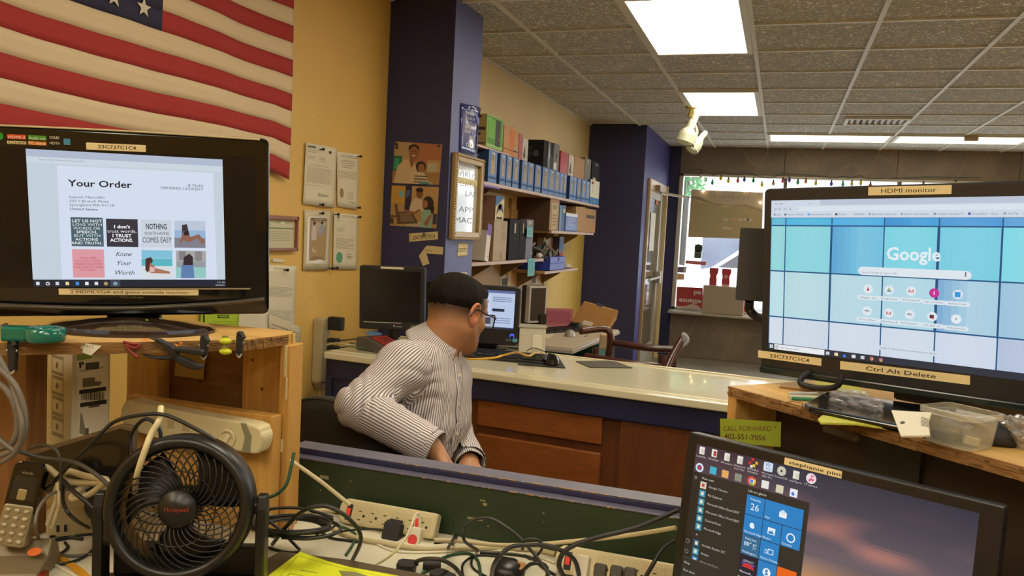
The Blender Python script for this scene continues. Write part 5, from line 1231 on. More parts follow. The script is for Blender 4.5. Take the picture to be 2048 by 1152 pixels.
hfL.cone(J['le'].lerp(J['lw'], .7), J['lw'], .029, .026, .01); hand(hfL, J['lw'], J['lw']+(J['lh']-J['lw']).normalized()*.1, Vector((0, 0, 1))+fwd*.2, (J['lh']-J['lw']).cross(Vector((0, 0, 1))), -1)
Vl, Fl = hfL.mesh()
off = 0; VV = []; FF = []
for V_, F_ in ((Vh, Fh), (Vb, Fb), (Vr, Fr), (Vl, Fl)): VV.append(V_); FF.append(F_+off); off += len(V_)
VV = np.concatenate(VV); FF = np.concatenate(FF)
L3 = (VV-N3(H0)) @ HMn     # head coordinates
col = np.tile(N3(lin('b98560')), (len(VV), 1))
isH = np.zeros(len(VV), bool); isH[:len(Vh)] = True
# skin varies: redder ears and nose, pale stubble shade where the hair is clipped very short
ear = isH & (np.abs(L3[:, 0]) > .078); col[ear] = N3(lin('c07d5c'))
back = L3[:, 1] < .035
zline = .006+.42*np.maximum(L3[:, 1]+.02, 0)
fade = np.clip((L3[:, 2]-(zline-.050))/.048, 0, 1)*isH*np.clip((.055-L3[:, 1])/.02, 0, 1)*(~ear)
col = col*(1-fade[:, None]*.93)+N3(lin('3b2a20'))*fade[:, None]*.93
beard = isH & (L3[:, 2] < -.03) & (L3[:, 1] > .0) & (L3[:, 2] > -.12); col[beard] = col[beard]*.86
lips = isH & (np.abs(L3[:, 2]+.062) < .010) & (L3[:, 1] > .088) & (np.abs(L3[:, 0]) < .026); col[lips] = N3(lin('a05c4c'))
mk('body', VV, FF, M_skin, MAN, col=col, origin=ORG)
# hair: its own thick cap over the crown, ragged lower edge fading into clipped sides
hh = Field(N3(H0)-.16, N3(H0)+.16, .0034)
hh.ell(hp(0, -.014, .036), (.0800, .098, .0860), HMn, .02).ell(hp(0, .045, .078), (.058, .042, .028), HMn, .03)
ax = [hh.lo[i]+hh.res*np.arange(hh.n[i]) for i in range(3)]; G = np.stack(np.meshgrid(*ax, indexing='ij'), -1); Lh = (G-N3(H0)) @ HMn
cut = (-.010+.42*np.maximum(Lh[..., 1]+.02, 0)+.05*np.maximum(Lh[..., 1]-.06, 0)/.05)-Lh[..., 2]
cut = cut+.002*np.sin(Lh[..., 0]*420)*np.sin(Lh[..., 1]*380)
tex = .0012*np.sin(Lh[..., 0]*300+Lh[..., 1]*200)*np.sin(Lh[..., 1]*340-Lh[..., 2]*150)
q = np.maximum(hh.F+tex+.0075*np.clip(1+(cut+.004)/.034, 0, 1), cut*.3); hh.F = q.astype(np.float32)
Vq, Fq = hh.mesh()
M_hair = mat('hair', '1d1510', .8, spec=.15, col2='130e0a', nscale=60, bump=.9, bscale=260, stretch=(1, 1, .35), dist=.004)
mk('hair', Vq, Fq, M_hair, MAN, origin=ORG)
# glasses
gm = MB(); GL = Matrix.Translation(H0-Vector(ORG)) @ HM.to_4x4()
gp = MB()
for s_ in (1, -1):
    P_ = []
    for cx_, cz_, st_ in ((s_*.033+.020, .018, 0), (s_*.033-.020, .018, 90), (s_*.033-.018, -.012, 180), (s_*.033+.018, -.012, 270)):
        for k in range(4):
            t_ = math.radians(st_+30*k); P_.append((cx_+.007*math.cos(t_), .115-.002*abs(cx_)/.05, cz_+.007*math.sin(t_)))
    gm.tube(P_, .0022, M_blk, n=6, sm=2, closed=True, M=GL)
    gm.tube([(s_*.058, .113, .014), (s_*.071, .100, .014), (s_*.084, .03, .012), (s_*.086, -.012, .014), (s_*.083, -.035, -.01)], .0026, M_blk, n=6, M=GL)
    gp.add([(p[0], p[1], p[2]) for p in P_], [tuple(range(len(P_)))], mat('spectacle_lens', '99a0a8', .05, alpha=.35), GL)
gm.tube([(-.010, .115, .006), (0, .118, .010), (.010, .115, .006)], .002, M_blk, M=GL)
go = gm.obj('glasses', MAN); gp.obj('lens', go)
for s_ in (1, -1):
    e_ = MB(); e_.ball((s_*.031, .087, .006), .0105, mat('eye_white', 'd8d0c4', .2), 12, GL).ball((s_*.031, .0955, .006), .0042, mat('iris', '2c1d12', .15), 8, GL); e_.obj('eye', MAN)
    MB().tube([(s_*.014, .097, .028), (s_*.030, .098, .031), (s_*.046, .088, .027)], .003, M_hair, M=GL).obj('eyebrow', MAN)
# ---- shirt
M_shirt = bpy.data.materials.new('striped_shirt'); M_shirt.use_nodes = True; nt = M_shirt.node_tree; Nn = nt.nodes; Ll = nt.links; b_ = Nn['Principled BSDF']; b_.inputs['Roughness'].default_value = .8
at = Nn.new('ShaderNodeAttribute'); at.attribute_name = 'stripe'; sx = Nn.new('ShaderNodeSeparateXYZ'); Ll.new(at.outputs['Vector'], sx.inputs[0])
a2 = Nn.new('ShaderNodeMath'); a2.operation = 'ARCTAN2'; Ll.new(sx.outputs[0], a2.inputs[0]); Ll.new(sx.outputs[1], a2.inputs[1])
ml = Nn.new('ShaderNodeMath'); ml.operation = 'MULTIPLY'; Ll.new(a2.outputs[0], ml.inputs[0]); Ll.new(sx.outputs[2], ml.inputs[1])
sn = Nn.new('ShaderNodeMath'); sn.operation = 'SINE'; Ll.new(ml.outputs[0], sn.inputs[0])
rp = Nn.new('ShaderNodeValToRGB'); rp.color_ramp.elements[0].position = .30; rp.color_ramp.elements[0].color = lin('6c6873')+(1,); rp.color_ramp.elements[1].position = .50; rp.color_ramp.elements[1].color = lin('ddd6d2')+(1,)
mr = Nn.new('ShaderNodeMapRange'); mr.inputs[1].default_value = -1; mr.inputs[2].default_value = 1; Ll.new(sn.outputs[0], mr.inputs[0]); Ll.new(mr.outputs[0], rp.inputs[0]); Ll.new(rp.outputs[0], b_.inputs['Base Color'])
def stripes(P_):
    """(u, v, count) in the frame of the nearest limb: count lengthwise stripes round it"""
    P_ = np.asarray(P_); best = np.full(len(P_), 9.); out = np.zeros((len(P_), 3))
    segs = [(J['pel'], J['nb'], .145, 140, 1.0), (J['rs']+(J['rs']-J['upc'])*.05, J['re'], .055, 52, 1.0), (J['re'], J['rw'], .042, 42, 1.0), (J['ls'], J['le'], .055, 52, 1), (J['le'], J['lw'], .042, 42, 1)]
    for k, (a, b, r, n, _) in enumerate(segs):
        a, b = N3(a), N3(b); d = b-a; L_ = np.linalg.norm(d); d = d/L_; t = np.clip((P_-a) @ d, 0, L_); q = P_-a-t[:, None]*d; dist = np.linalg.norm(q, axis=1)-r
        e1 = np.cross(d, N3(fac)); e1 /= np.linalg.norm(e1); e2 = np.cross(d, e1)
        m = dist < best; best[m] = dist[m]; out[m] = np.stack([(q @ e1)[m], (q @ e2)[m], np.full(m.sum(), n)], -1)
    return out
ks = [J[k] for k in ('lum', 'che', 'nb', 'rs', 're', 'rw', 'ls', 'le', 'lw')]
lo = N3([min(p[i] for p in ks)-.17 for i in range(3)]); hi = N3([max(p[i] for p in ks)+.13 for i in range(3)]); lo[2] = J['pel'].z-.03
sf = Field(lo, hi, .0052); torso(sf, .006); arms(sf, .010, .010)
# soft folds: gathered rings at the elbow, drag lines across the back and waist
ax = [sf.lo[i]+sf.res*np.arange(sf.n[i]) for i in range(3)]; X, Y, Z = np.meshgrid(*ax, indexing='ij')
def fold(c, dr, fq, amp, rad):
    global X, Y, Z
    c = N3(c); dr = N3(dr); dr /= np.linalg.norm(dr); d2 = (X-c[0])**2+(Y-c[1])**2+(Z-c[2])**2; q = (X-c[0])*dr[0]+(Y-c[1])*dr[1]+(Z-c[2])*dr[2]
    wob = .012*np.sin(X*31+Z*17)+.010*np.sin(Y*37-Z*23)
    sf.F -= (amp*np.exp(-d2/rad**2)*(np.abs(np.sin((q+wob)*fq))**.7-.5)).astype(np.float32)
ua = J['re']-J['rs']; fa = J['rw']-J['re']
fold(J['re']+ua*.0+Vector((0, 0, .01)), ua.normalized()*-.6+fa.normalized(), 95, .011, .085)
fold(J['re'].lerp(J['rw'], .35), fa, 100, .006, .09); fold(J['re'].lerp(J['rw'], .8), fa, 130, .006, .06); fold(J['rs'].lerp(J['re'], .6), ua+Vector((0, 0, .1)), 85, .008, .09)
fold(J['rs']-tup*.08+fac*.03, fac*.6-tup*.8, 80, .011, .10); fold(J['che']+fac*.06-tup*.02+rside*.06, fac*.3+rside*.8+tup*.3, 65, .010, .13); fold(J['lum']+fac*.06, tup+rside*.4, 75, .012, .13)
fold(J['lw'], (J['lw']-J['le']), 120, .007, .1); fold(J['upc']-fac*.06, tup*.6-fac, 60, .006, .12)
sf.waves(.0030, (22, 30, 38, 46), 5)
# neck hole and open sleeve ends
sf.cone(J['nb']+(hp(0, -.02, -.03)-J['nb'])*.12, hp(0, 0, 0), .064, .07, sub=True)
Vs, Fs = sf.mesh()
# trim sleeves past the cuff and everything below the hem
dR = N3((J['rw']-J['re']).normalized()); dL = N3((J['lw']-J['le']).normalized())
keep = ~(((Vs-N3(J['rw'])) @ dR > .002) & (np.linalg.norm(Vs-N3(J['rw']), axis=1) < .075)); keep &= ~(((Vs-N3(J['lw'])) @ dL > .002) & (np.linalg.norm(Vs-N3(J['lw']), axis=1) < .075))
Fs = Fs[keep[Fs].all(1)]
SHIRT = mk('shirt', Vs, Fs, M_shirt, MAN, attrs={'stripe': stripes(Vs)}, origin=ORG)
def uvmesh(name, fn, nu, nv, n, parent, m=None, sv=None, th=.0022):
    V_ = []; S_ = []
    for j in range(nv+1):
        for i in range(nu+1):
            p, uv = fn(i/nu, j/nv); V_.append(p); S_.append((uv[0], uv[1], n))
    F_ = [(j*(nu+1)+i, j*(nu+1)+i+1, (j+1)*(nu+1)+i+1, (j+1)*(nu+1)+i) for j in range(nv) for i in range(nu)]
    o = mk(name, np.array([tuple(v) for v in V_]), np.array(F_), m or M_shirt, parent, attrs={'stripe': np.array(S_)}, origin=ORG)
    q = o.modifiers.new('solid', 'SOLIDIFY'); q.thickness = th; q.offset = 1; return o
# collar: a folded band round the neck, open at the front
cn = (tup*.8+fac*.50+fwd*.10).normalized(); cf = (fac-cn*fac.dot(cn)).normalized(); cs_ = cn.cross(cf); CC = J['nb']+(hp(0, -.028, -.035)-J['nb'])*.30
def collar(u, v):
    t = math.radians(8+344*u); pt = max(0, 1-min(u, 1-u)/.10)
    fr_ = (1+math.cos(t))/2; r = (.058+.026*v)*(1+.03*math.sin(3*t))+(.012+.026*v)*fr_; up_ = .032-(.060+.032*pt)*v
    p = CC+cf*(r*math.cos(t)*1.08-.012)+cs_*(r*math.sin(t))+cn*up_
    return p, (math.sin(t), math.cos(t))
uvmesh('collar', collar, 72, 6, 84, SHIRT)
def stand(u, v):
    t = math.radians(5+350*u); p = CC+cf*(.062*math.cos(t)*1.08-.008)+cs_*(.066*math.sin(t))+cn*(.024-.05*v); return p, (math.sin(t), math.cos(t))
uvmesh('collar_band', stand, 60, 3, 84, SHIRT)
# cuffs
def cuff(wr_, el_, r=.043, L_=.07):
    d = (wr_-el_).normalized(); e1 = d.orthogonal().normalized(); e2 = d.cross(e1)
    def f_(u, v):
        t = 2*PI*u; rr_ = r-.003*v+.001*math.sin(5*t); p = wr_+d*(-.055+L_*v)+e1*(rr_*math.cos(t))+e2*(rr_*math.sin(t)); return p, (math.sin(t), math.cos(t))
    return f_
uvmesh('cuff', cuff(J['rw'], J['re'], .048), 48, 5, 46, SHIRT); uvmesh('cuff', cuff(J['lw'], J['le'], .046), 48, 5, 46, SHIRT)
# placket with buttons down the chest: follow the shirt's surface
from mathutils.bvhtree import BVHTree
bv = BVHTree.FromPolygons([tuple(v) for v in Vs], [tuple(int(k) for k in f) for f in Fs])
pl = []
pa = J['nb']+tup*-.02; pb = J['lum']-tup*.05
for k in range(24):
    c_ = pa.lerp(pb, k/23); h_ = bv.ray_cast(c_+fac*.4, -fac)
    if h_[0] is not None: pl.append((h_[0], h_[1]))
if len(pl) > 4:
    V_ = []; S_ = []
    for p, n_ in pl:
        sd = tup.cross(n_).normalized()
        for s_, h_ in ((-.017, .001), (-.016, .004), (0, .0045), (.016, .004), (.017, .001)): V_.append(tuple(p+sd*s_+n_*h_)); S_.append((math.sin(s_*6), math.cos(s_*6), 130))
    F_ = [(j*5+i, j*5+i+1, (j+1)*5+i+1, (j+1)*5+i) for j in range(len(pl)-1) for i in range(4)]
    mk('placket', np.array(V_), np.array(F_), M_shirt, SHIRT, attrs={'stripe': np.array(S_)}, origin=ORG)
    for j in range(2, len(pl), 5):
        p, n_ = pl[j]; MB().cyl(p+n_*.004-Vector(ORG), p+n_*.0065-Vector(ORG), .0055, mat('shirt_button', 'd6cfc0', .3), n=12).obj('button', SHIRT)
# trousers, shoes
tf = Field(N3((J['pel'].x-.25, J['pel'].y-.3, .02)), N3((J['pel'].x+.75, J['pel'].y+.45, J['pel'].z+.16)), .009)
legs(tf, .006); tf.cone(J['pel']+rside*.07, J['pel']-rside*.07, .122, .122, .05); tf.cone(J['pel'], J['pel'].lerp(J['lum'], .5), .128, .12, .04)
Vt, Ft = tf.mesh(); TR = mk('trousers', Vt, Ft, mat('trousers', '23262e', .8, bump=.2, bscale=200), MAN, origin=ORG)
for k0, a0 in lg_:
    sh = Field(N3(a0)-.3, N3(a0)+.3, .008); g0 = Vector((a0.x, a0.y, .045))
    sh.cone(g0-lf_*.03, g0+lf_*.18, .045, .038, .02, ((0, 0, 1), 1.1)).cone(g0-lf_*.02, g0-lf_*.02+Vector((0, 0, .05)), .045, .04, .02)
    V_, F_ = sh.mesh(); V_[:, 2] = np.maximum(V_[:, 2], .004); mk('shoe', V_, F_, mat('shoe_leather', '171310', .35), MAN, origin=ORG)
# ---- office chair
OC = thing('office_chair', 'black office chair with a curved padded back under the seated man', 'chair', (J['pel'].x, J['pel'].y, 0))
BKP = Panel(W(720, 870, 2.16), -8, -4, 0); M_fab = mat('black_chair_fabric', '2a2620', .9, bump=.3, bscale=400)
outl = [(572, 822), (576, 806), (590, 798), (614, 795), (640, 796), (668, 803), (700, 822), (735, 842), (770, 860), (805, 880), (838, 905), (866, 930), (880, 960), (870, 1010), (820, 1040), (700, 1035), (618, 1010), (594, 930), (581, 870)]
P2 = [BKP.loc(*p) for p in outl]; P2 = [(p.x, p.z) for p in crom([(a, 0, b) for a, b in P2], 4, True)]
def bend(mb):
    inv = Matrix.Translation(-Vector(ORG)); vv = []
    for x, y, z in mb.v:
        vv.append(tuple(inv @ (BKP.M @ Vector((x, y+.45*(x-.02)**2, z)))))
    mb.v = vv; return mb
cxz = (sum(p[0] for p in P2)/len(P2), sum(p[1] for p in P2)/len(P2))
b = MB(); rings = []
prf = [(1.0, .028), (.995, .012), (.97, .002), (.92, -.004), (.7, -.010), (.35, -.014), (0.0, -.015)]
prb = [(1.0, .028), (.99, .045), (.96, .056), (.88, .060), (.5, .060), (0.0, .060)]
for pr_2 in (prf, prb):
    vs = []; n = len(P2)
    for s_, y_ in pr_2: vs += [(cxz[0]+(p[0]-cxz[0])*s_, y_, cxz[1]+(p[1]-cxz[1])*s_) for p in P2]
    fs = [(i*n+k, i*n+(k+1) % n, (i+1)*n+(k+1) % n, (i+1)*n+k) for i in range(len(pr_2)-1) for k in range(n)]
    b.add(vs, fs, M_fab, smooth=True)
bend(b).obj('backrest', OC)
b = MB(); b.tube([(cxz[0]+(p[0]-cxz[0])*.955, -.001, cxz[1]+(p[1]-cxz[1])*.955) for p in P2], .003, M_fab, n=6, sm=0, closed=True); bend(b).obj('piping', OC)
sc_ = Vector((.10, .05, 0)); 
Sd = Field((-.3, -.32, .36), (.46, .36, .53), .01); Sd.cone((-.08, -.1, .43), (.22, -.02, .43), .23, .22, .03, ((0, 0, 1), 4.2)); Sd.cone((-.08, .1, .43), (.22, .14, .43), .2, .2, .05, ((0, 0, 1), 4.2)); V_, F_ = Sd.mesh(); mk('seat', V_, F_, M_fab, OC)
MB().cyl((.07, .03, .1), (.07, .03, .40), .028, M_blk).cyl((.07, .03, .1), (.07, .03, .24), .04, M_blkm).obj('gas_column', OC)
qb = Matrix.Translation(-Vector(ORG)) @ BKP.M @ Vector((cxz[0], .05, P2[0][1]-.1))
MB().tube([(qb.x, qb.y, qb.z-.05), (qb.x-.02, qb.y+.04, .5), (-.02, -.05, .40), (.07, .03, .39)], .02, M_blkm, n=8).obj('back_support', OC)
for k in range(5):
    a_ = 2*PI*k/5+.3; e_ = (.07+.28*math.cos(a_), .03+.28*math.sin(a_), .075)
    leg = MB().tube([(.07, .03, .115), e_], .022, M_blk, n=8, sm=0, radii=lambda t: .026-.01*t).obj('leg', OC)
    MB().cyl((e_[0]-.018, e_[1], .03), (e_[0]+.018, e_[1], .03), .029, M_blkm, n=16).cyl((e_[0], e_[1], .03), (e_[0], e_[1], .08), .008, M_blkm).obj('caster', leg)
# ================================================================ WALL SHELVES
M_shelf = mat('shelf_board', 'a8855a', .55, noise=.1, nscale=3, stretch=(6, 1, 6)); M_shelfe = mat('shelf_front_edge', 'b9a091', .45)
XS = -1.68
def shelf(y0, y1, z, label, xf=XS, th=.02, brackets=()):
    t = thing('wall_shelf', label, 'shelf', (XL+.012, (y0+y1)/2, z)); h = (y1-y0)/2
    MB().box(0, xf-XL-.014, -h, h, -th, 0, M_shelf).obj('board', t); MB().box(xf-XL-.014, xf-XL-.012, -h, h, -th, 0, M_shelfe).obj('edge_strip', t)
    for y in brackets:
        MB().prism([(0, -th-.002), (.18, -th-.002), (.17, -th-.02), (.03, -.13), (0, -.15)], y-(y0+y1)/2-.006, y-(y0+y1)/2+.006, mat('bracket', '8a7354', .6), axis='y').obj('bracket', t)
    return t
Z1 = CAMZ+.279; Z2 = CAMZ+.012; Z3 = CAMZ-.201; Z4 = CAMZ-.303
shelf(4.14, 7.62, Z1, 'long wall shelf carrying the row of blue boxes', brackets=(4.8, 6.0, 7.2))
shelf(5.98, 7.45, Z2, 'short middle wall shelf under the right half of the blue row', brackets=(6.4, 7.2))
shelf(4.20, 5.80, Z3, 'lower left wall shelf carrying brown boxes and black computers', brackets=(4.9, 5.6))
shelf(5.85, 6.90, Z4, 'lower right wall shelf carrying the blue bin', brackets=(6.0, 6.7))
shelf(4.14, 4.95, CAMZ+.487, 'short dark top shelf under the green box', xf=-1.70, th=.012)
def z5(x, y): return 950+x/5.76, 220+y/5.76
def z6(x, y): return 940+x/6.4, 380+y/6.4
def yat(p, X=XS+.0): return atx(p[0], p[1], X).y
M_kb = mat('kit_box_blue', '2f5f9e', .4, noise=.06); M_kbd = mat('kit_box_navy', '1f3a6c', .45)
def carton(name, label, cat, y0, y1, z0, h, d, m, fr=None, side=None, group=None, xf=XS-.01, sm=None):
    t = thing(name, label, cat, (xf, (y0+y1)/2, z0+.001), math.radians(90), group)   # local: -y is the front (towards +X world)
    hw = (y1-y0)/2-.002
    MB().box(-hw, hw, 0, d, 0, h, m).obj('carton', t, bevel=.0015)
    if fr:
        b = MB(); fr(b, hw, h); b.obj('front_print', t)
    if side:
        b = MB(); side(b, d, h, frame((-hw, d, 0), math.radians(-90))); b.obj('side_print', t)
    return t
spn = [(150, 252), (285, 355), (360, 425), (435, 510), (540, 608), (610, 680), (695, 765), (780, 855), (855, 925), (925, 985), (985, 1025), (1025, 1065), (1100, 1145), (1145, 1180), (1185, 1235), (1240, 1290), (1290, 1335)]
ords = ['leftmost', 'second', 'third', 'fourth', 'fifth', 'sixth', 'seventh', 'eighth', 'ninth', 'tenth', 'eleventh', 'twelfth', 'thirteenth', 'fourteenth', 'fifteenth', 'sixteenth', 'last']
def blue_front(k):
    def f(b, hw, h):
        lt = '5f86c4' if k in (12, 13, 15, 16, 10) else '3a6cab'
        if k in (10, 12, 13, 15, 16): b.rect(-hw*.96, hw*.96, .004, h*.97, '5c86c8', 1)
        b.rect(-hw*.35, hw*.42, h*.27, h*.86, 'b9a47c', 2); b.rect(-hw*.2, hw*.25, h*.68, h*.84, '7f7658', 3); b.lines(-hw*.25, hw*.33, h*.32, h*.64, 7, '8c7c5a', 3, seed=k)
        b.text('hp', -hw*.35, h*.89, h*.07, 'cdd6e2', 2, shear=.2, width=hw*.8, bold=.03); b.rect(-hw*.95, hw*.95, h*.12, h*.2, '274f88', 1.5); b.lines(-hw*.4, hw*.3, h*.06, h*.1, 1, '8fa6c8', 2, seed=k)
    return f
def blue_side(b, d, h, M): b.rect(0, d, 0, h, '22406f', 1, M=M); b.text('hp', d*.55, h*.78, h*.1, 'b8c4d6', 2, M=M, shear=.2)  # side shading of the kits is put into a darker blue
HB = .197
for k, (a, c) in enumerate(spn):
    y0, y1 = yat(z5(a, 700), XS-.01), yat(z5(c, 700), XS-.01)
    lb_ = ('leftmost blue boxed kit at the pillar end of the long shelf' if k == 0 else 'last blue boxed kit, beside the white and blue box' if k == 16 else f'{ords[k]} blue boxed kit from the pillar on the long shelf')
    carton('boxed_kit', lb_, 'box', y0, y1, Z1, HB*(1 if k != 0 else 1.0), .2, M_kb, blue_front(k), blue_side, 'blue boxed kits on the long shelf')
def white_blue(b, hw, h): b.rect(-hw, hw, 0, h, 'd5d2c0', 1); b.rect(-hw, hw, 0, h*.28, '2f78b0', 2); b.rect(-hw*.8, -hw*.3, h*.82, h*.93, '8c2f3a', 2); b.text('It\'s', -hw*.6, h*.66, h*.12, '30363c', 2); b.text('dry', -hw*.6, h*.5, h*.12, '30363c', 2, shear=.2); b.text('(9)', 0, h*.08, h*.1, 'dfe8ee', 3)
y0, y1 = yat(z5(1330, 960), XS), yat(z5(1436, 960), XS)
carton('printer_box', 'white box with blue base at the far end of the blue row', 'box', y0, y1, Z1, .235*.95, .2, M_kb, white_blue, None, xf=XS-.005)
# second layer
def box2(x0, x1, yt, yb, name, label, m, fr=None, side=None, z0=None, d=.16, cat='box', xf=XS-.03):
    y0, y1 = yat(z5(x0, (yt+yb)/2), xf), yat(z5(x1, (yt+yb)/2), xf); ym = (y0+y1)/2
    px = z5((x0+x1)/2, 0)[0]; zt = atx(px, 220+yt/5.76, xf).z; z = Z1+HB+.001 if z0 is None else z0
    return carton(name, label, cat, y0, y1, z, max(zt-z, .03), d, m, fr, side, xf=xf)
M_grn = mat('lime_box', '76a83a', .45); M_org = mat('orange_tan_box', 'b3824e', .6); M_redb = mat('red_box', 'a62b2a', .4); M_wb = mat('white_box', 'bdb4a4', .5); M_bb = mat('black_box', '1d1b1e', .75, spec=.2); M_tan = mat('tan_box', '9c7344', .6)
def fg(b, hw, h): b.rect(-hw*.9, hw*.9, .01, h*.97, '4f8a34', 1); b.rect(-hw*.85, 0, h*.3, h*.9, '6aa648', 2); b.rect(hw*.05, hw*.62, h*.1, h*.92, '3a3832', 3); b.text('hard drive', -hw*.8, h*.88, h*.04, 'dfe6c8', 3); b.disc(hw*.5, h*.35, h*.02, 'c8c8b8', 4); b.rect(-hw*.9, hw*.9, .01, h*.12, '93b86a', 2)
def sg(b, d, h, M): b.rect(0, d, 0, h, 'b3a068', 1, M=M); b.rect(d*.4, d*.95, h*.08, h*.6, '4a3a2a', 2, M=M); b.rect(d*.48, d*.95, h*.12, h*.5, 'b3a068', 3, M=M); b.rect(d*.66, d*.8, h*.35, h*.42, '2a2420', 4, M=M); b.rect(d*.7, d*.82, h*.88, h*.95, '4a3a2a', 3, M=M)
box2(132, 325, 80, 450, 'drive_box', 'lime green box with a dark panel on the short top shelf', M_grn, fg, sg, z0=CAMZ+.488, d=.19, xf=XS-.02)
def fo(b, hw, h): b.rect(-hw*.3, hw*.4, h*.05, h*.9, 'c4742e', 1); b.rect(-hw, hw, h*.2, h*.24, '8e4f2a', 2); b.disc(-hw*.1, h*.82, h*.05, '9c5a2c', 2); b.disc(-hw*.1, h*.82, h*.035, 'c4742e', 3); b.rect(hw*.4, hw*.8, h*.15, h*.4, 'a59a84', 2)
box2(330, 505, 200, 500, 'orange_box', 'orange and tan cardboard box next to the green one', M_org, fo)
box2(505, 545, 275, 560, 'red_book', 'tall thin red box beside the orange box', M_redb)
def fw(b, hw, h): b.poly([(-hw*.8, h*.25), (-hw*.1, h*.72), (hw*.1, h*.2), (-hw*.5, h*.05)][::-1], '3c4a44', 1); b.disc(hw*.5, h*.2, h*.05, '4a2a2a', 2)
box2(548, 612, 330, 575, 'white_box', 'white box with a dark leaf shape, left of the large black box', M_wb, fw)
def sb(b, d, h, M): b.text('hp', d*.1, h*.88, h*.05, '8a8680', 2, M=M); b.lines(d*.15, d*.55, h*.3, h*.75, 8, '5a5650', 2, M=M, seed=3); b.disc(d*.7, h*.5, h*.12, '4a4650', 2, M=M); b.disc(d*.25, h*.18, h*.05, '8a6a58', 2, M=M)
box2(790, 835, 350, 620, 'black_box', 'large black box on top of the blue row', M_bb, None, sb, d=.2)
def fs(b, hw, h): b.rect(-hw, -hw*.1, 0, h, '6f7378', 1); b.rect(-hw*.1, hw, 0, h*.5, '1c1a1c', 1); b.poly([(-hw*.9, h*.2), (-hw*.2, h*.5), (-hw*.5, h*.9)], 'a8b0b8', 2)
box2(838, 905, 370, 655, 'camera_box', 'black box with a silver picture, right of the large black box', M_bb, fs)
def fc(b, hw, h): b.rect(-hw, hw, 0, h, '6a6c72', 1); b.disc(0, h*.55, h*.1, '26282c', 2); b.rect(-hw*.9, hw*.2, h*.05, h*.3, 'c8d4dc', 2)
box2(908, 970, 390, 660, 'silver_box', 'silver grey box standing before the wide red box', M_wb, fc)
box2(985, 1075, 485, 690, 'red_box', 'wide red box above the twelfth blue kit', M_redb)
box2(1080, 1140, 520, 730, 'white_box', 'small white box with a dark leaf shape, right of the wide red box', M_wb, fw)
box2(1142, 1262, 548, 740, 'brown_box', 'plain brown box near the far end of the row', M_tan)
box2(1265, 1335, 560, 780, 'grey_box', 'grey box with a white circle near the navy wall', mat('grey_box', '6b665c', .6), lambda b, hw, h: (b.disc(0, h*.85, h*.1, 'c8c4b4', 1), b.disc(hw*.2, h*.85, h*.07, '6b665c', 2)))
box2(1345, 1436, 600, 800, 'dark_box', 'dark box with a yellow label on the white and blue box', M_bb, lambda b, hw, h: (b.rect(-hw*.6, hw*.1, h*.02, h*.15, 'c8c088', 1), b.rect(-hw*.2, hw*.5, h*.8, h*.95, '5a6660', 1)), z0=Z1+.226)
# violet flat thing under the first kits
t = tag(MB().box(-.13, .13, -.2, .2, -.006, .006, mat('violet_folder', '6d52a8', .5)).obj('violet_folder'), 'violet folder tucked under the pillar end of the long shelf', 'folder'); t.location = (XS-.10, 4.45, Z1-.028)
def box3(x0, x1, yt, yb, name, label, m, z0, fr=None, side=None, d=.18, cat='box', xf=XS-.01, group=None):
    y0, y1 = yat(z6(x0, (yt+yb)/2), xf), yat(z6(x1, (yt+yb)/2), xf)
    zt = atx(z6((x0+x1)/2, 0)[0], 380+yt/6.4, xf).z
    return carton(name, label, cat, y0, y1, z0, max(zt-z0, .03), d, m, fr, side, group, xf)
# on the lower left shelf
def sp_(b, d, h, M): b.rect(0, d, 0, h, '8c6a56', 1, M=M); b.rect(.1*d, d*.5, h*.5, h*.92, '5c5260', 2, M=M)
M_brn = mat('brown_print_box', '8c6a50', .6); M_gold = mat('gold_print_box', 'a08a58', .5, noise=.1, nscale=30)
def sgold(b, d, h, M): b.rect(0, d, 0, h, '8f6f50', 1, M=M); b.rect(d*.1, d*.35, h*.6, h*.9, '574630', 2, M=M); [b.rect(d*.85, d*.92, h*(.1+.1*k), h*(.15+.1*k), '5a2430', 2, M=M) for k in range(8)]
def fgold(b, hw, h): b.lines(hw*.1, hw*.8, h*.5, h*.95, 12, '746238', 1, seed=6); b.disc(hw*.2, h*.12, h*.07, '3a3020', 1); b.disc(hw*.2, h*.12, h*.058, 'a08a58', 2); b.text('S', hw*.08, h*.08, h*.08, '3a3020', 3)
box3(300, 472, 395, 880, 'computer_case_box', 'tall gold brown printed box on the lower left shelf', M_gold, Z3, fgold, sgold, d=.24)
zt3 = atx(z6(385, 0)[0], 380+395/6.4, XS).z
def fcam(b, hw, h): b.rect(-hw, hw, 0, h, 'c8bc98', 1); b.poly([(-hw, h*.55), (hw, h*.95), (hw, h), (-hw, h)], '3a6a94', 2); b.disc(0, h*.55, h*.16, '2c4a74', 3); b.poly([(-hw*.8, h*.2), (0, h*.5), (hw*.9, h*.3), (hw*.5, h*.7), (-hw*.5, h*.6)], '40444a', 3); b.rect(-hw*.7, hw*.7, h*.04, h*.14, '3a2f28', 3)
box3(325, 435, 80, 385, 'photo_box', 'mauve box with a white and blue picture, on top of the gold box', M_brn, zt3+.002, fcam, sp_, d=.24)
t = thing('software_box', 'slim white and violet box leaning against the gold box', 'box', (XS-.002, yat(z6(215, 880), XS), Z3+.003), math.radians(90), None, 0, math.radians(9))
MB().box(-.035, .035, 0, .16, 0, atx(z6(180, 0)[0], 380+525/6.4, XS).z-Z3, mat('white_glossy_box', 'c9c3bc', .3)).obj('carton', t, bevel=.002)
b = MB(); b.rect(-.035, .035, .16, .23, '7a62b0', 1); b.rect(-.03, .03, .02, .15, 'd6d2cc', 1); b.disc(.01, .03, .006, '7a746a', 2); b.obj('front_print', t)
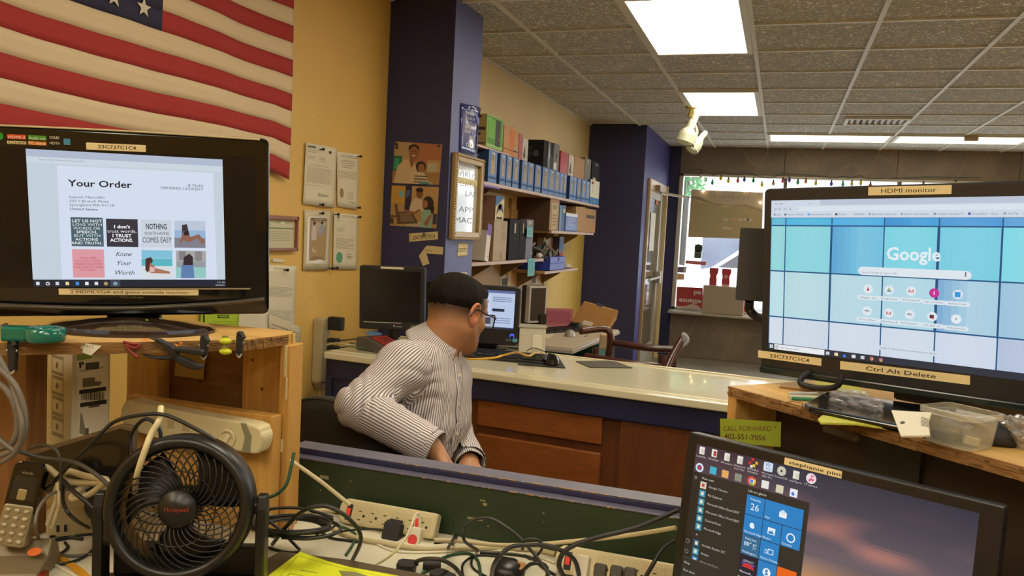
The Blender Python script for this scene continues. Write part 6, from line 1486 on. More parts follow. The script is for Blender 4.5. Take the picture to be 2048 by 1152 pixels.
def ftower(b, hw, h): b.rect(-hw*.05, hw*.25, h*.66, h*.9, 'a8a28e', 1); b.disc(0, h*.53, h*.02, '6a6458', 1); b.rect(-hw*.9, hw*.9, h*.95, h*.96, '3a3a3c', 1)
for k, (a, c, lb_) in enumerate(((500, 630, 'black computer tower beside the gold box, left of the pair'), (632, 715, 'black computer tower beside the grey one, right of the pair'))):
    box3(a, c, 375, 870, 'computer_tower', lb_, M_bb, Z3, ftower, None, d=.25, cat='computer')
t = box3(718, 805, 380, 865, 'computer_tower', 'slim silver grey computer tower with a blue sticky note', mat('silver_tower', '6a6b7a', .6), Z3, lambda b, hw, h: (b.rect(-hw*.5, hw*.3, h*.84, h*.96, 'b8b4a6', 1), b.rect(-hw*.35, hw*.3, h*.84, h*.9, '8a8678', 2)), None, d=.25, cat='computer')
M_post = mat('blue_sticky', '6fb8c4', .7)
def note(px0, py0, px1, py1, label, X=XS+.004, n=8):
    p0, p1 = atx(px0, (py0+py1)/2, X), atx(px1, (py0+py1)/2, X); zt, zb = atx((px0+px1)/2, py0, X).z, atx((px0+px1)/2, py1, X).z
    t = tag(MB().box(-(p1.y-p0.y)/2, (p1.y-p0.y)/2, 0, .001, 0, zt-zb, M_post).lines(-(p1.y-p0.y)*.38, (p1.y-p0.y)*.4, .01, zt-zb-.02, n, '3f6a74', 1, thick=.25, seed=n).obj('sticky_note'), label, 'note')
    t.location = (X, (p0.y+p1.y)/2, zb); t.rotation_euler = (0, 0, math.radians(90)); return t
note(940+730/6.4, 380+480/6.4, 940+802/6.4, 380+602/6.4, 'blue sticky note on the silver grey tower')
note(940+742/6.4, 380+878/6.4, 940+828/6.4, 380+1100/6.4, 'long blue sticky note hanging from the lower left shelf edge', XS+.006, 14)
# items on the short middle shelf
box3(1020, 1140, 110, 480, 'brown_box', 'large tan box with a printed label panel on the middle shelf', M_tan, Z2, lambda b, hw, h: (b.rect(-hw*.55, hw*.6, h*.03, h*.86, 'b7a47a', 1), b.rect(-hw*.3, hw*.4, h*.66, h*.82, '8a8260', 2), b.lines(-hw*.4, hw*.5, h*.1, h*.5, 4, '7a6e50', 2, seed=3)), lambda b, d, h, M: b.rect(0, d, 0, h, '4a3422', 1, M=M), d=.27)
for k, (a, c, col_, lb_) in enumerate(((1145, 1180, '2a6292', 'thin blue manual next to the tan box'), (1182, 1222, '1f3f78', 'dark blue manual with a pale band, next to the thin one'))):
    box3(a, c, 195, 495, 'manual', lb_, mat('manual_'+('ab'[k]), col_, .4), Z2, lambda b, hw, h, k=k: (b.rect(-hw*.8, hw*.8, h*.7, h*.85, 'b8b498', 1) if k else b.lines(-hw*.6, hw*.6, h*.15, h*.9, 9, '8fb4c8', 1)), None, d=.2, cat='book')
box3(1226, 1375, 300, 515, 'blue_box', 'pale blue glossy box with lines of print on the middle shelf', mat('pale_blue_box', '6f8cd0', .25), Z2, lambda b, hw, h: (b.rect(-hw, hw, h*.82, h, 'c9d4ea', 1), b.lines(-hw*.7, hw*.7, h*.25, h*.75, 6, 'aebcdf', 1, seed=2), b.rect(-hw, hw, 0, h*.08, '3f5aa8', 2)), None, d=.12, xf=XS+.0)
y0, y1 = yat(z6(1365, 400), XS-.0), yat(z6(1660, 400), XS)
carton('cardboard_box', 'big brown cardboard box with a dark slot at the end of the middle shelf', 'box', y0+.03, min(y1, 7.60), Z2+.001, atx(z6(1500, 0)[0], 380+235/6.4, XS).z-Z2, .24, mat('cardboard2', 'a9814c', .7, noise=.05), lambda b, hw, h: (b.rect(0, hw*.85, h*.6, h*.74, '4a3c2a', 1), b.rect(hw*.6, hw*.8, h*.9, h*.92, '6a5230', 1)), None, xf=XS-.02)
# lower right shelf: open blue bin with wires, cream case, small things
yb0, yb1 = yat(z6(1025, 930), XS), yat(z6(1215, 930), XS); zb1 = atx(z6(1120, 0)[0], 380+855/6.4, XS).z
t = thing('storage_bin', 'open blue plastic bin full of loose parts on the lower right shelf', 'bin', (XS-.12, (yb0+yb1)/2, Z4+.001), math.radians(90))
hw = (yb1-yb0)/2; hh = zb1-Z4; Mb = mat('blue_bin', '2f43b0', .35)
b = MB()
for (x0_, x1_, y0_, y1_) in ((-hw, hw, -.12, -.114), (-hw, hw, .114, .12), (-hw, -hw+.006, -.12, .12), (hw-.006, hw, -.12, .12)): b.box(x0_, x1_, y0_, y1_, 0, hh, Mb)
b.box(-hw, hw, -.12, .12, 0, .006, Mb).box(-hw, hw, -.124, -.12, hh*.5, hh*.55, Mb); b.obj('walls', t, bevel=.003)
b = MB(); rr = random.Random(12)
cs = ['5f584e', '4a4640', '8c8478', '2c2a28', '3fa0a0', '8f887a', '3c3834', 'b8b4ac']
for k in range(40):
    x_, y_ = rr.uniform(-hw*1.6, hw*.7), rr.uniform(-.1, .08); z_ = hh*rr.uniform(.6, 1.5)
    m_ = mat('loose_'+cs[k % 8], cs[k % 8], .5)
    b.tube([(x_, y_, z_), (x_+rr.uniform(-.06, .06), y_+rr.uniform(-.05, .05), z_+rr.uniform(.02, .09)), (x_+rr.uniform(-.08, .08), y_+rr.uniform(-.06, .06), z_+rr.uniform(-.03, .04))], rr.uniform(.004, .011), m_, n=6)
tag(b.obj('loose_cables', kind='stuff'), 'tangle of loose cables and parts in and beside the blue bin', 'cables', kind='stuff'); bpy.data.objects['loose_cables'].location = t.location; bpy.data.objects['loose_cables'].rotation_euler = t.rotation_euler
bpy.data.objects['loose_cables']['category'] = 'cables'
box3(945, 1140, 610, 800, 'cream_case', 'cream flat case standing behind the blue bin', mat('cream_case', 'a58d78', .6), Z4, None, None, d=.06, xf=XS-.16)
box3(1142, 1200, 600, 860, 'jar', 'small dark stack of cartridges behind the blue bin', mat('dark_stack', '3d3a44', .5), Z4, lambda b, hw, h: (b.rect(-hw, hw, h*.05, h*.22, 'c8d4e0', 1), b.rect(-hw, hw, h*.3, h*.5, '8a3a34', 1), b.rect(-hw, hw, h*.6, h*.8, '3f6a9c', 1)), None, d=.1, xf=XS-.1)
t = tag(MB().lathe([(.001, 0), (.03, 0), (.05, .012), (.035, .014), (.03, .03), (.001, .034)], mat('white_cup', 'd4d0c8', .4), 16).obj('white_spool'), 'small white spool at the right end of the lower right shelf', 'spool'); p = atx(z6(1245, 975)[0], z6(1245, 975)[1], XS-.05); t.location = (p.x, p.y, Z4+.001)
t = tag(MB().ball((0, 0, .02), (.025, .03, .022), mat('foil', 'c8c8cc', .3, bump=1, bscale=60), 10).obj('foil_knot'), 'white crumpled knot at the tip of the lower left shelf', 'wrapping'); t.location = (XS-.03, 5.78, Z3)
# pictures of bins taped on the board under the shelves
for k, (px, py, w_, h_, lb_) in enumerate(((1010, 562, 20, 22, 'small white card with a grey bin picture under the shelves, left'), (1068, 558, 13, 20, 'small white card with dark print under the shelves, right'))):
    X = XL+.014; p0 = atx(px-w_/2, py, X); p1 = atx(px+w_/2, py, X); zt, zb = atx(px, py-h_/2, X).z, atx(px, py+h_/2, X).z; hw = (p1.y-p0.y)/2; h = zt-zb
    b = MB().box(-hw, hw, 0, .002, 0, h, mat('card_white', 'c8c0b0', .6)); b.poly([(-hw*.6, h*.1), (hw*.5, h*.1), (hw*.7, h*.75), (-hw*.7, h*.75)], '4a4a50' if k == 0 else '6b5a50', 1)
    t = tag(b.obj('picture_card'), lb_, 'card'); t.location = (X+.001, (p0.y+p1.y)/2, zb); t.rotation_euler = (0, 0, math.radians(90))
# ================================================================ FLAG, PAPERS AND PICTURES ON THE WALLS
M_flag = mat('flag_cloth', rough=.85, attr='Col', bump=.15, bscale=400)
fy1 = 2.845; fz0 = CAMZ+.190; FH = .85; FL = 1.50
fl = thing('flag', 'large stars and stripes flag hanging on the yellow wall above the television', 'flag', (XL+.012, fy1, fz0), math.radians(90))
def fsag(u, v):      # u 0 left .. 1 right, v 0 bottom .. 1 top
    sag = -.055*math.sin(min(1, max(0, (u-.12)/.88))*PI*.9)*0+.02*math.sin(u*7)*(1-v)*.5
    return -.004*math.sin(PI*u)-.028*max(0, u-.93)/.07*(1-v)**2+.0035*math.sin(u*11+v*3)
def fpt(u, v):
    y = -.014-.004*math.sin(u*19+v*2)-.0022*math.sin(u*43+1+v*3)-.005*math.sin(u*8-v*3)
    return (-FL+FL*u, y, FH*v+fsag(u, v))
cu = .52; b = MB()
for k in range(13):
    b.grid(lambda u, v: fpt(u, (k+v)/13), 90, 3, M_flag, None, lambda u, v: '2c2b45' if (u < cu and k >= 6) else ('a5302c' if k % 2 == 0 else 'd8c3a0'))
b.obj('cloth', fl, solid=.0008)
CL, CH = FL*cu, FH*7/13
stn = 0
for r_ in range(9):
    for c_ in range(6 if r_ % 2 == 0 else 5):
        u = (c_*2+1+(r_ % 2))/12*cu*.96+.005; v = 1-(r_+.9)/10*7/13
        x, y, z = fpt(u, v); P_ = []
        for k in range(10):
            a_ = PI/2+k*PI/5; rr_ = .030 if k % 2 == 0 else .0125; P_.append((x+rr_*math.cos(a_), z+rr_*math.sin(a_)))
        sM = MB(); sM.add([(p[0], y-.006, p[1]) for p in P_]+[(x, y-.006, z)], [(k, (k+1) % 10, 10) for k in range(10)], M_flag, None, 'd8cdb8'); sM.obj('star', fl, solid=-.0008)
MB().box(-.012, .012, -.026, -.004, fpt(1, 0)[2], FH+.02, mat('flag_hem', 'cbb08c', .85)).obj('hem', fl); bpy.data.objects.remove(bpy.data.objects['hem'])
M_pap = mat('wall_paper_sheet', 'd9d2ba', .75, noise=.05, nscale=3); M_pap2 = mat('aged_paper_sheet', 'c8bda0', .75, noise=.06); M_pin = mat('pin_black', '1a1a18', .4)
class WallPage(Panel): pass
LW = Panel((XL+.004, 3.0, CAMZ), 90)        # the left wall as a panel: local x runs away from the viewer
def page(name, label, cat, pts, m=M_pap, curl=.006, paint=None, pins=(), PN=LW, off=0, group=None, mats=None, lift=.0):
    """sheet with its four corners TL,TR,BR,BL; paint(b, X(u), Z(v), map) draws the print"""
    q = [PN.loc(*p) for p in pts]; cx = sum(a for a, _ in q)/4; cz_ = min(d for _, d in q)
    o_ = PN.M @ Vector((cx, -off, cz_)); t = thing(name, label, cat, o_, PN.e[2], group)
    q = [(a-cx, d-cz_) for a, d in q]
    def mp(u, v, y=0):   # u right, v up
        top = (q[0][0]*(1-u)+q[1][0]*u, q[0][1]*(1-u)+q[1][1]*u); bot = (q[3][0]*(1-u)+q[2][0]*u, q[3][1]*(1-u)+q[2][1]*u)
        x = bot[0]*(1-v)+top[0]*v; z = bot[1]*(1-v)+top[1]*v; yy = -.0008-curl*(1-math.cos(u*5))*.5*(abs(v-.5)*1.4)**2-lift*u*(1-v)
        return (x, yy-y, z)
    b = MB(); b.grid(lambda u, v: mp(u, v), 8, 8, m); b.obj('sheet', t, solid=.0004)
    if paint:
        b = MB()
        def R_(u0, v0, u1, v1, c, l=1, seg=1):
            b.add([mp(u0, v0, .0006*l), mp(u1, v0, .0006*l), mp(u1, v1, .0006*l), mp(u0, v1, .0006*l)], [(0, 1, 2, 3)], PRINT, None, c)
        def D_(u, v, ru, rv, c, l=1, n=14): b.add([mp(u+ru*math.cos(2*PI*k/n), v+rv*math.sin(2*PI*k/n), .0006*l) for k in range(n)], [tuple(range(n))], PRINT, None, c)
        def G_(pp, c, l=1): b.add([mp(u, v, .0006*l) for u, v in pp], [tuple(range(len(pp)))], PRINT, None, c)
        def L_(u0, v0, u1, v1, n, c, seed=1, th=.3):
            rr = random.Random(seed); dv = (v1-v0)/n
            for i in range(n):
                u = u0; ue = u1-(u1-u0)*.35*rr.random()*(i % 4 == 3)
                while u < ue:
                    w_ = (u1-u0)*rr.uniform(.05, .15); R_(u, v1-i*dv-dv*th, min(u+w_, ue), v1-i*dv, c); u += w_+(u1-u0)*.02
        def T_(st, u, v, hgt, c, l=2, wd=None, bold=0, shear=0):
            vv, ff = text2d(st, 1/.7, bold); xs = [a for a, _ in vv]; W_ = max(xs)-min(xs)
            sc_ = (wd/W_) if wd else hgt*.5
            b.add([mp(u+(a+shear*bb)*sc_, v+bb*hgt, .0006*l) for a, bb in vv], ff, PRINT, None, c)
        paint(R_, D_, G_, L_, T_); b.obj('print', t)
    for (u, v) in pins:
        p = Vector(mp(u, v)); MB().cyl(p, p+Vector((.0, -.012, 0)), .003, M_pin, n=10).cyl(p+Vector((0, -.012, 0)), p+Vector((.004, -.022, .002)), .006, M_pin, n=10).obj('pushpin', t)
    return t
INK = '8a8472'
def let1(R, D, G, L, T):
    R(.06, .93, .3, .965, '6a6658'); L(.06, .84, .32, .90, 2, INK, 1); L(.06, .74, .3, .80, 3, INK, 2); L(.42, .72, .62, .80, 3, INK, 9); L(.15, .64, .72, .66, 1, '5a5648', 3); L(.08, .36, .85, .62, 14, INK, 4); L(.08, .31, .5, .33, 1, INK, 5); T('Shelton', .42, .16, .05, '7a7466', wd=.33, shear=.3); D(.76, .91, .055, .028, '6a604a'); D(.76, .91, .035, .018, '4f4a3a', 2)
page('letter', 'left upper letter with a small round dark seal pinned to the yellow wall', 'letter', [(610, 285), (672, 297), (667, 415), (604, 408)], M_pap, .01, let1, [(.42, .93), (.48, .02)], off=.004)
def let2(R, D, G, L, T): L(.18, .90, .95, .95, 2, '7a7464', 2); L(.2, .7, .8, .86, 4, INK, 3); L(.05, .52, .92, .66, 5, INK, 4); D(.2, .26, .09, .09, '8a6f42'); D(.2, .26, .06, .07, '9c8250', 2); L(.45, .14, .75, .28, 4, INK, 6); T('J. Mayor', .5, .1, .03, '6a665a', wd=.35, shear=.3)
page('letter', 'right upper letter with a gold oval seal pinned to the yellow wall', 'letter', [(673, 303), (717, 309), (714, 419), (674, 413)], M_pap, .01, let2, [(.93, .96), (.93, .03)], off=.0015)
def clip3(R, D, G, L, T):
    R(.2, .16, .8, .86, 'a88e66'); L(.22, .82, .78, .87, 2, '5a4a34', 1, .6); R(.24, .5, .76, .8, 'b8a898', 2); G([(.26, .5), (.28, .72), (.38, .76), (.44, .5)], 'c9beb8', 3); G([(.52, .5), (.5, .7), (.6, .78), (.7, .72), (.74, .5)], '9a9cae', 3); D(.34, .78, .05, .03, '4a3a2c', 3); D(.61, .79, .05, .03, '4a3a2c', 3); R(.3, .3, .45, .5, 'c0b4a8', 2); R(.55, .3, .72, .48, 'b09c90', 2); L(.22, .17, .78, .3, 9, '6a583c', 6, .5); L(.35, .06, .6, .1, 3, INK, 3)
page('newspaper_clipping', 'newspaper clipping in a clear sleeve on the yellow wall, lower left', 'clipping', [(608, 419), (664, 422), (658, 539), (605, 541)], mat('clear_sleeve', 'ccc2a4', .2, bump=.5, bscale=40), .01, clip3, [(.5, .95), (.96, .02)], off=.002)
def let4(R, D, G, L, T): L(.3, .92, .85, .97, 3, '6a6658', 1); D(.17, .93, .06, .035, '8a8678'); L(.1, .84, .25, .87, 1, INK, 2); L(.12, .66, .45, .74, 4, INK, 3); L(.12, .58, .35, .6, 1, INK, 4); L(.1, .36, .85, .55, 9, '7a7464', 5); D(.24, .21, .13, .10, '5a9a78'); L(.55, .16, .75, .28, 3, INK, 7); T('Signed', .52, .22, .03, '6a665a', wd=.25, shear=.3); L(.1, .02, .85, .035, 1, INK, 8)
page('letter', 'lower right letter with a green round seal on the yellow wall', 'letter', [(667, 425), (715, 430), (713, 539), (665, 538)], M_pap, .006, let4, [(.04, .97), (.95, .96), (.04, .02)], off=.002)
# framed certificate behind the television's right edge
q = [LW.loc(*p) for p in ((520, 430), (591, 432), (590, 503), (520, 500))]; xa, xb = q[0][0], (q[1][0]+q[2][0])/2; za, zb = (q[2][1]+q[3][1])/2, (q[0][1]+q[1][1])/2
t = thing('framed_certificate', 'certificate in a thin brown frame on the wall right of the television', 'frame', LW.M @ Vector(((xa+xb)/2, 0, za)), PI/2)
hw = (xb-xa)/2; h = zb-za; mf = mat('brown_frame', '8a5434', .4)
for (a, b2, c, d) in ((-hw, hw, 0, .012), (-hw, hw, h-.016, h), (-hw, -hw+.012, 0, h), (hw-.012, hw, 0, h)): MB().box(a, b2, -.018, 0, c, d, mf).obj('frame_side', t, bevel=.002)
b = MB(); b.rect(-hw+.01, hw-.01, .01, h-.014, 'c8c4a6', 1, y=-.004); b.rect(-hw+.02, hw-.016, h*.62, h*.66, '7a8a6c', 2, y=-.004); b.lines(-hw*.2, hw*.7, h*.76, h*.86, 2, '7a7664', 2, y=-.004); b.lines(-hw*.8, hw*.7, h*.25, h*.55, 6, 'a09c84', 2, y=-.004); b.rect(hw*.1, hw*.3, h*.78, h*.82, 'f0ecdc', 3, y=-.004)
b.obj('certificate', t)
page('small_note', 'tiny white strip under the framed certificate', 'note', [(545, 517), (567, 518), (567, 525), (545, 524)], M_pap, 0, None)
def let5(R, D, G, L, T): L(.35, .93, .7, .96, 2, INK, 2); L(.05, .5, .9, .66, 8, INK, 3); L(.05, .1, .9, .3, 9, INK, 4)
page('letter', 'long white letter with a pin beside the television\'s lower right corner', 'letter', [(520, 529), (592, 532), (588, 662), (520, 655)], M_pap, .012, let5, [(.62, .93)])
page('letter', 'pale letter hanging low behind the corner of the left hutch', 'letter', [(535, 628), (600, 655), (586, 790), (535, 790)], M_pap2, .012, lambda R, D, G, L, T: L(.1, .3, .9, .9, 12, INK, 5), off=.005)
page('letter', 'white letter showing between the television and the hutch', 'letter', [(470, 622), (536, 622), (536, 690), (470, 690)], M_pap, .004, None, off=.002)
page('green_flyer', 'lime green flyer showing under the television\'s right corner', 'flyer', [(398, 615), (476, 615), (474, 670), (398, 670)], mat('lime_paper', 'a9c832', .6), .004, lambda R, D, G, L, T: (R(.42, .62, .72, .74, '3a4a1c'), R(.45, .65, .69, .71, '8aa82c', 2), L(.3, .1, .98, .5, 5, '7f9a26', 3), R(.06, 0, .1, 1, '2a2a22')), off=.006)
# pages and pictures on the pillar's dark face
PD = Panel((-1.8, PY0-.001, CAMZ), 0)
def ph1(R, D, G, L, T):
    R(0, 0, 1, 1, 'a0794c'); R(.35, .35, 1, 1, 'a86e48', 2); R(0, .5, .38, 1, 'b09468', 2); R(0, .3, .18, .66, '2f6a4c', 3); R(.02, .34, .13, .6, '3f9a7c', 4); R(.02, .82, .08, .96, '4a3a2a', 3); R(.72, .3, 1, .6, 'b8935c', 3); R(.74, .32, .92, .52, 'c0aa84', 4); R(.77, .35, .9, .49, 'a8b08c', 5)
    G([(.04, 0), (.1, .42), (.24, .58), (.36, .6), (.46, .52), (.52, .3), (.5, 0)], 'cbb088', 5); G([(.33, .6), (.42, .6), (.45, .5), (.4, .38)], '8e5c3a', 6); D(.43, .75, .10, .16, '8e5c3a', 7); D(.42, .86, .115, .10, '2e2018', 6); D(.43, .76, .09, .145, '93603d', 8)
    G([(.39, .70), (.47, .70), (.45, .67), (.41, .67)], 'e0cfb4', 9); D(.395, .79, .012, .012, '2a1a12', 9); D(.46, .79, .012, .012, '2a1a12', 9)
    D(.60, .43, .105, .13, '2e2018', 8); D(.61, .40, .07, .10, '9a6844', 9); G([(.46, 0), (.47, .24), (.56, .3), (.68, .28), (.76, .14), (.76, 0)], 'c8b494', 9); [R(.48, .04+.07*k, .75, .065+.07*k, '4a3a34', 10) for k in range(3)]; D(.585, .42, .009, .01, '2a1a12', 10); D(.635, .42, .009, .01, '2a1a12', 10); R(.6, 0, .8, .06, '5a8a80', 11)
def ph2(R, D, G, L, T):
    R(0, 0, 1, 1, 'b08c4c'); R(0, .58, .3, 1, 'c09440', 2); R(.3, .3, .44, 1, '2c2a40', 2); R(.32, .7, .4, .9, '4a5a8a', 3); R(.44, .55, 1, 1, 'b8905c', 2); D(.22, .8, .05, .08, '6fb0b8', 3); R(0, .0, .3, .5, 'b08c5c', 3); G([(.08, .55), (.14, .55), (.22, .05), (.16, .05)], '6a4a34', 4); R(0, .22, .15, .26, '4a3a2e', 4); R(.0, .05, .08, .2, '4a3a2e', 4)
    G([(.16, .35), (.45, .4), (.62, .1), (.2, .05)], '5a4834', 5); G([(.2, .32), (.42, .36), (.55, .14), (.24, .1)], '7a644a', 6)
    G([(.4, .38), (.44, .62), (.54, .72), (.7, .66), (.72, .4)], 'cbb898', 5); D(.61, .82, .075, .12, '7e5236', 6); D(.61, .91, .08, .06, '2a1c16', 7); G([(.3, .38), (.52, .3), (.66, .42), (.62, .45), (.5, .36), (.32, .42)], '94623e', 8)
    D(.80, .58, .12, .19, '2a1c16', 8); G([(.84, .6), (.94, .5), (.92, .34), (.82, .42)], '2a1c16', 8); D(.74, .57, .06, .10, '9a6844', 9); G([(.68, 0), (.66, .3), (.72, .44), (.86, .44), (.92, .2), (.9, 0)], '8aa88e', 9); G([(.74, .1), (.86, .34), (.9, .3), (.8, .02)], '94623e', 10); R(.92, .1, 1, .35, '3a3a44', 5)
page('photograph', 'upper photo of a man and child on the dark pillar face', 'photo', [(790, 283), (885, 289), (878, 370), (784, 366)], M_pap2, .004, ph1, [(.03, .95), (.95, .95)], PN=PD)
page('photograph', 'lower photo of a girl at a laptop on the dark pillar face', 'photo', [(784, 371), (878, 374), (873, 457), (780, 451)], M_pap2, .004, ph2, [], PN=PD)
page('label_strip', 'cream printed strip reading 23C737C1C4 under the two photos', 'label', [(818, 467), (876, 463), (876, 479), (818, 484)], mat('cream_strip', 'd0c090', .6), .002, lambda R, D, G, L, T: T('23C737C1C4', .14, .25, .42, '4a4232', wd=.76, bold=.01), [(.55, .8)], PN=PD)
t = thing('tape_strip', 'bent cream tape strip on the pillar\'s dark face', 'tape', PD.M @ Vector((PD.loc(865, 500)[0], -.001, PD.loc(865, 500)[1])))
b = MB(); o2 = PD.loc(865, 500); pq = [PD.loc(*p) for p in ((851, 494), (855, 491), (887, 494), (886, 509), (853, 507), (859, 527), (846, 532), (838, 512))]; pq = [(a-o2[0], d-o2[1]) for a, d in pq]
b.prism(pq[::-1], -.001, 0, mat('cream_strip', 'd0c090', .6), axis='y'); b.obj('strip', t); b = MB(); a_, d_ = PD.loc(849, 502); b.text('PC BRAIN AUDIO', a_-o2[0], d_-o2[1], .008, '5a5240', 1, y=-.001, width=.045, rot=-.03); b.obj('lettering', t)
# pillar's light side face
PS = Panel((PX+.001, 3.92, CAMZ), 90)
def keep(R, D, G, L, T):
    G([(.05, .55), (.0, .68), (.08, .72)], '7c84b4', 2)
    G([(.3, .93), (.7, .93), (.66, .97), (.56, .965), (.5, .995), (.44, .965), (.34, .97)], 'c8ccd8', 2); R(.3, .9, .7, .915, 'c8ccd8', 2)
    T('KEEP', .30, .80, .055, 'c8ccd8', wd=.42, bold=.03); T('CALM', .30, .70, .055, 'c8ccd8', wd=.42, bold=.03); T('AND', .4, .63, .03, 'c8ccd8', wd=.22)
    G([(.22, .42), (.22, .56), (.32, .6), (.56, .59), (.6, .5), (.58, .41)], 'a9a6b8', 2); T('CTRL', .26, .46, .05, '30386c', 3, wd=.3, bold=.03); T('ALT', .48, .30, .075, 'c8ccd8', wd=.36, bold=.03); T('DEL', .30, .14, .07, 'c8ccd8', wd=.42, bold=.03)
    G([(.62, .5), (.95, .4), (.66, .38)], '8088b8', 2); G([(.55, .93), (1, .75), (.98, .6)], '6f78c4', 2)
page('poster', 'shiny blue poster saying KEEP CALM AND CTRL ALT DEL on the pillar', 'poster', [(921, 206), (959, 216), (950, 309), (918, 303)], mat('blue_gloss_poster', '303a86', .15, noise=.15, nscale=6, coat=.5), .03, keep, [], PN=PS, off=.003)
q = [PS.loc(*p) for p in ((905, 306), (963, 319), (951, 476), (893, 483))]
xa = (q[0][0]+q[3][0])/2; xb = (q[1][0]+q[2][0])/2; zt_, zb_ = (q[0][1]+q[1][1])/2, (q[2][1]+q[3][1])/2
Mgf = mat('gilded_frame', 'a88e5e', .35, metal=.35, noise=.15, nscale=30, bump=.3, bscale=80)
t = thing('framed_whiteboard', 'small whiteboard in an ornate gold frame with hand written services on the pillar', 'sign', PS.M @ Vector(((xa+xb)/2, 0, zb_)), PI/2, None, 0, 0)
hw = (xb-xa)/2; h = zt_-zb_; fw_ = .042
for (P_, nm) in ((((-hw, 0), (hw, 0), (hw-fw_, fw_), (-hw+fw_, fw_)), 'b'), (((-hw+fw_, h-fw_), (hw-fw_, h-fw_), (hw, h), (-hw, h)), 't'), (((-hw, 0), (-hw+fw_, fw_), (-hw+fw_, h-fw_), (-hw, h)), 'l'), (((hw-fw_, fw_), (hw, 0), (hw, h), (hw-fw_, h-fw_)), 'r')):
    MB().prism(list(P_), -.028, -.002, Mgf, axis='y').obj('frame_side', t, bevel=.005)
bd = MB()
def bead(x, z): bd.ball((x, -.029, z), .0045, Mgf, 6)
n = int(h/.012)
for k in range(n): bead(-hw+.012, .01+k*h/n); bead(hw-.012, .01+k*h/n)
for k in range(int(2*hw/.012)): bead(-hw+.01+k*.012, .012); bead(-hw+.01+k*.012, h-.012)
bd.obj('beading', t, kind='stuff')
b = MB(); W0 = -hw+fw_; W1 = hw-fw_
b.rect(W0, W1, fw_, h-fw_, 'e6e8e6', 1, mat('board_glass', rough=.10, attr='Col', metal=.35, coat=1), y=-.006)
b.obj('board', t)
b = MB(); u_ = (W1-W0)
for st, z_, hh_, x0_, wd_, cc in (('VIRUS', .80, .055, .12, .80, '9aa0a4'), ('DATA', .66, .052, .20, .72, 'a08a7c'), ('LAP', .53, .052, .45, .5, '70787c'), ('APP', .29, .055, .22, .62, '70787c'), ('MAC', .13, .058, .05, .75, '60686c')):
    b.text(st, W0+u_*x0_, fw_+(h-2*fw_)*z_, (h-2*fw_)*.085, cc, 2, y=-.006, width=u_*wd_, bold=-.01)
b.rect(W0, W1, fw_+(h-2*fw_)*.70, fw_+(h-2*fw_)*.79, 'd6cfa0', 1.5, y=-.006); b.obj('handwriting', t)
page('note_card', 'cream note card pinned below the gold framed board', 'note', [(916, 486), (936, 486), (934, 511), (914, 514)], mat('cream_strip', 'd0c090', .6), .003, lambda R, D, G, L, T: (R(.1, .35, .9, .62, '6a624a'), R(.13, .39, .87, .58, 'd0c090', 2), T('23C737', .2, .43, .14, '4a4232', 3, wd=.6), T('~', .4, .78, .1, '4a4232', wd=.3)), [], PN=PS)
page('note_card', 'cream card on the pillar just above the man\'s head', 'note', [(907, 545), (934, 545), (934, 562), (905, 562)], mat('cream_strip', 'd0c090', .6), .003, None, [], PN=PS)
# ================================================================ WINDOW DRESSING
WP = Panel((0, YB-.03, CAMZ), 0)
def wthing(name, label, cat, pts, m, paint=None, th=.004, gr=None, dy=0):
    q = [WP.loc(*p) for p in pts]; cx = sum(a for a, _ in q)/len(q); cz_ = min(d for _, d in q); t = thing(name, label, cat, (cx, YB-.03+dy, cz_+CAMZ), 0, gr)
    P_ = [(a-cx, d-cz_) for a, d in q]; b = MB(); b.prism(P_[::-1], 0, th, m, axis='y'); b.obj('panel', t)
    if paint: b = MB(); paint(b, lambda x, y: (WP.loc(x, y)[0]-cx, WP.loc(x, y)[1]-cz_)); b.obj('print', t)
    return t
M_trl = mat('poster_back', 'bfb299', .7)
M_trl.node_tree.nodes['Principled BSDF'].inputs['Transmission Weight'].default_value = .0
def win10(b, f):
    def G(pts, c, l): 
        P_ = [f(*p) for p in pts]; ar = sum(P_[i][0]*P_[(i+1) % len(P_)][1]-P_[(i+1) % len(P_)][0]*P_[i][1] for i in range(len(P_))); b.poly(P_ if ar > 0 else P_[::-1], c, l)
    G([(1383, 394), (1420, 402), (1440, 411), (1480, 409), (1524, 420), (1523, 476), (1377, 474)], 'b0a37c', 1)
    G([(1383, 391), (1400, 394), (1424, 406), (1440, 409), (1452, 409), (1440, 412), (1420, 406), (1383, 396)], '97896c', 2); G([(1460, 410), (1490, 409), (1524, 419), (1524, 424), (1490, 412)], 'a09074', 2)
    G([(1385, 397), (1424, 408), (1400, 404)], 'c8bd8c', 3); G([(1434, 411), (1465, 412), (1450, 415)], 'c8bd8c', 3); G([(1480, 418), (1503, 428), (1490, 424)], 'c4b890', 3)
    x0, z0 = f(1418, 397); x1, _ = f(1500, 397)
    v, ff = text2d('Windows 10', 1/.7); xs = [a for a, _ in v]; W_ = max(xs)
    b.add([(x1-a/W_*(x1-x0), -.0012, z0+bb*.075) for a, bb in v], [g[::-1] for g in ff], PRINT, None, 'a0958c')
    for px, py in ((1446, 441), (1462, 440), (1476, 441), (1487, 441), (1494, 442), (1445, 458), (1454, 459)): x_, z_ = f(px, py); b.rect(x_, x_+.06, z_, z_+.025, 'cdbfb0' if px != 1462 else 'cf9f90', 3)
wthing('window_poster', 'large beige poster with a hill, seen from behind in the window', 'poster', [(1383, 379), (1526, 385), (1524, 479), (1376, 474)], M_trl, win10)
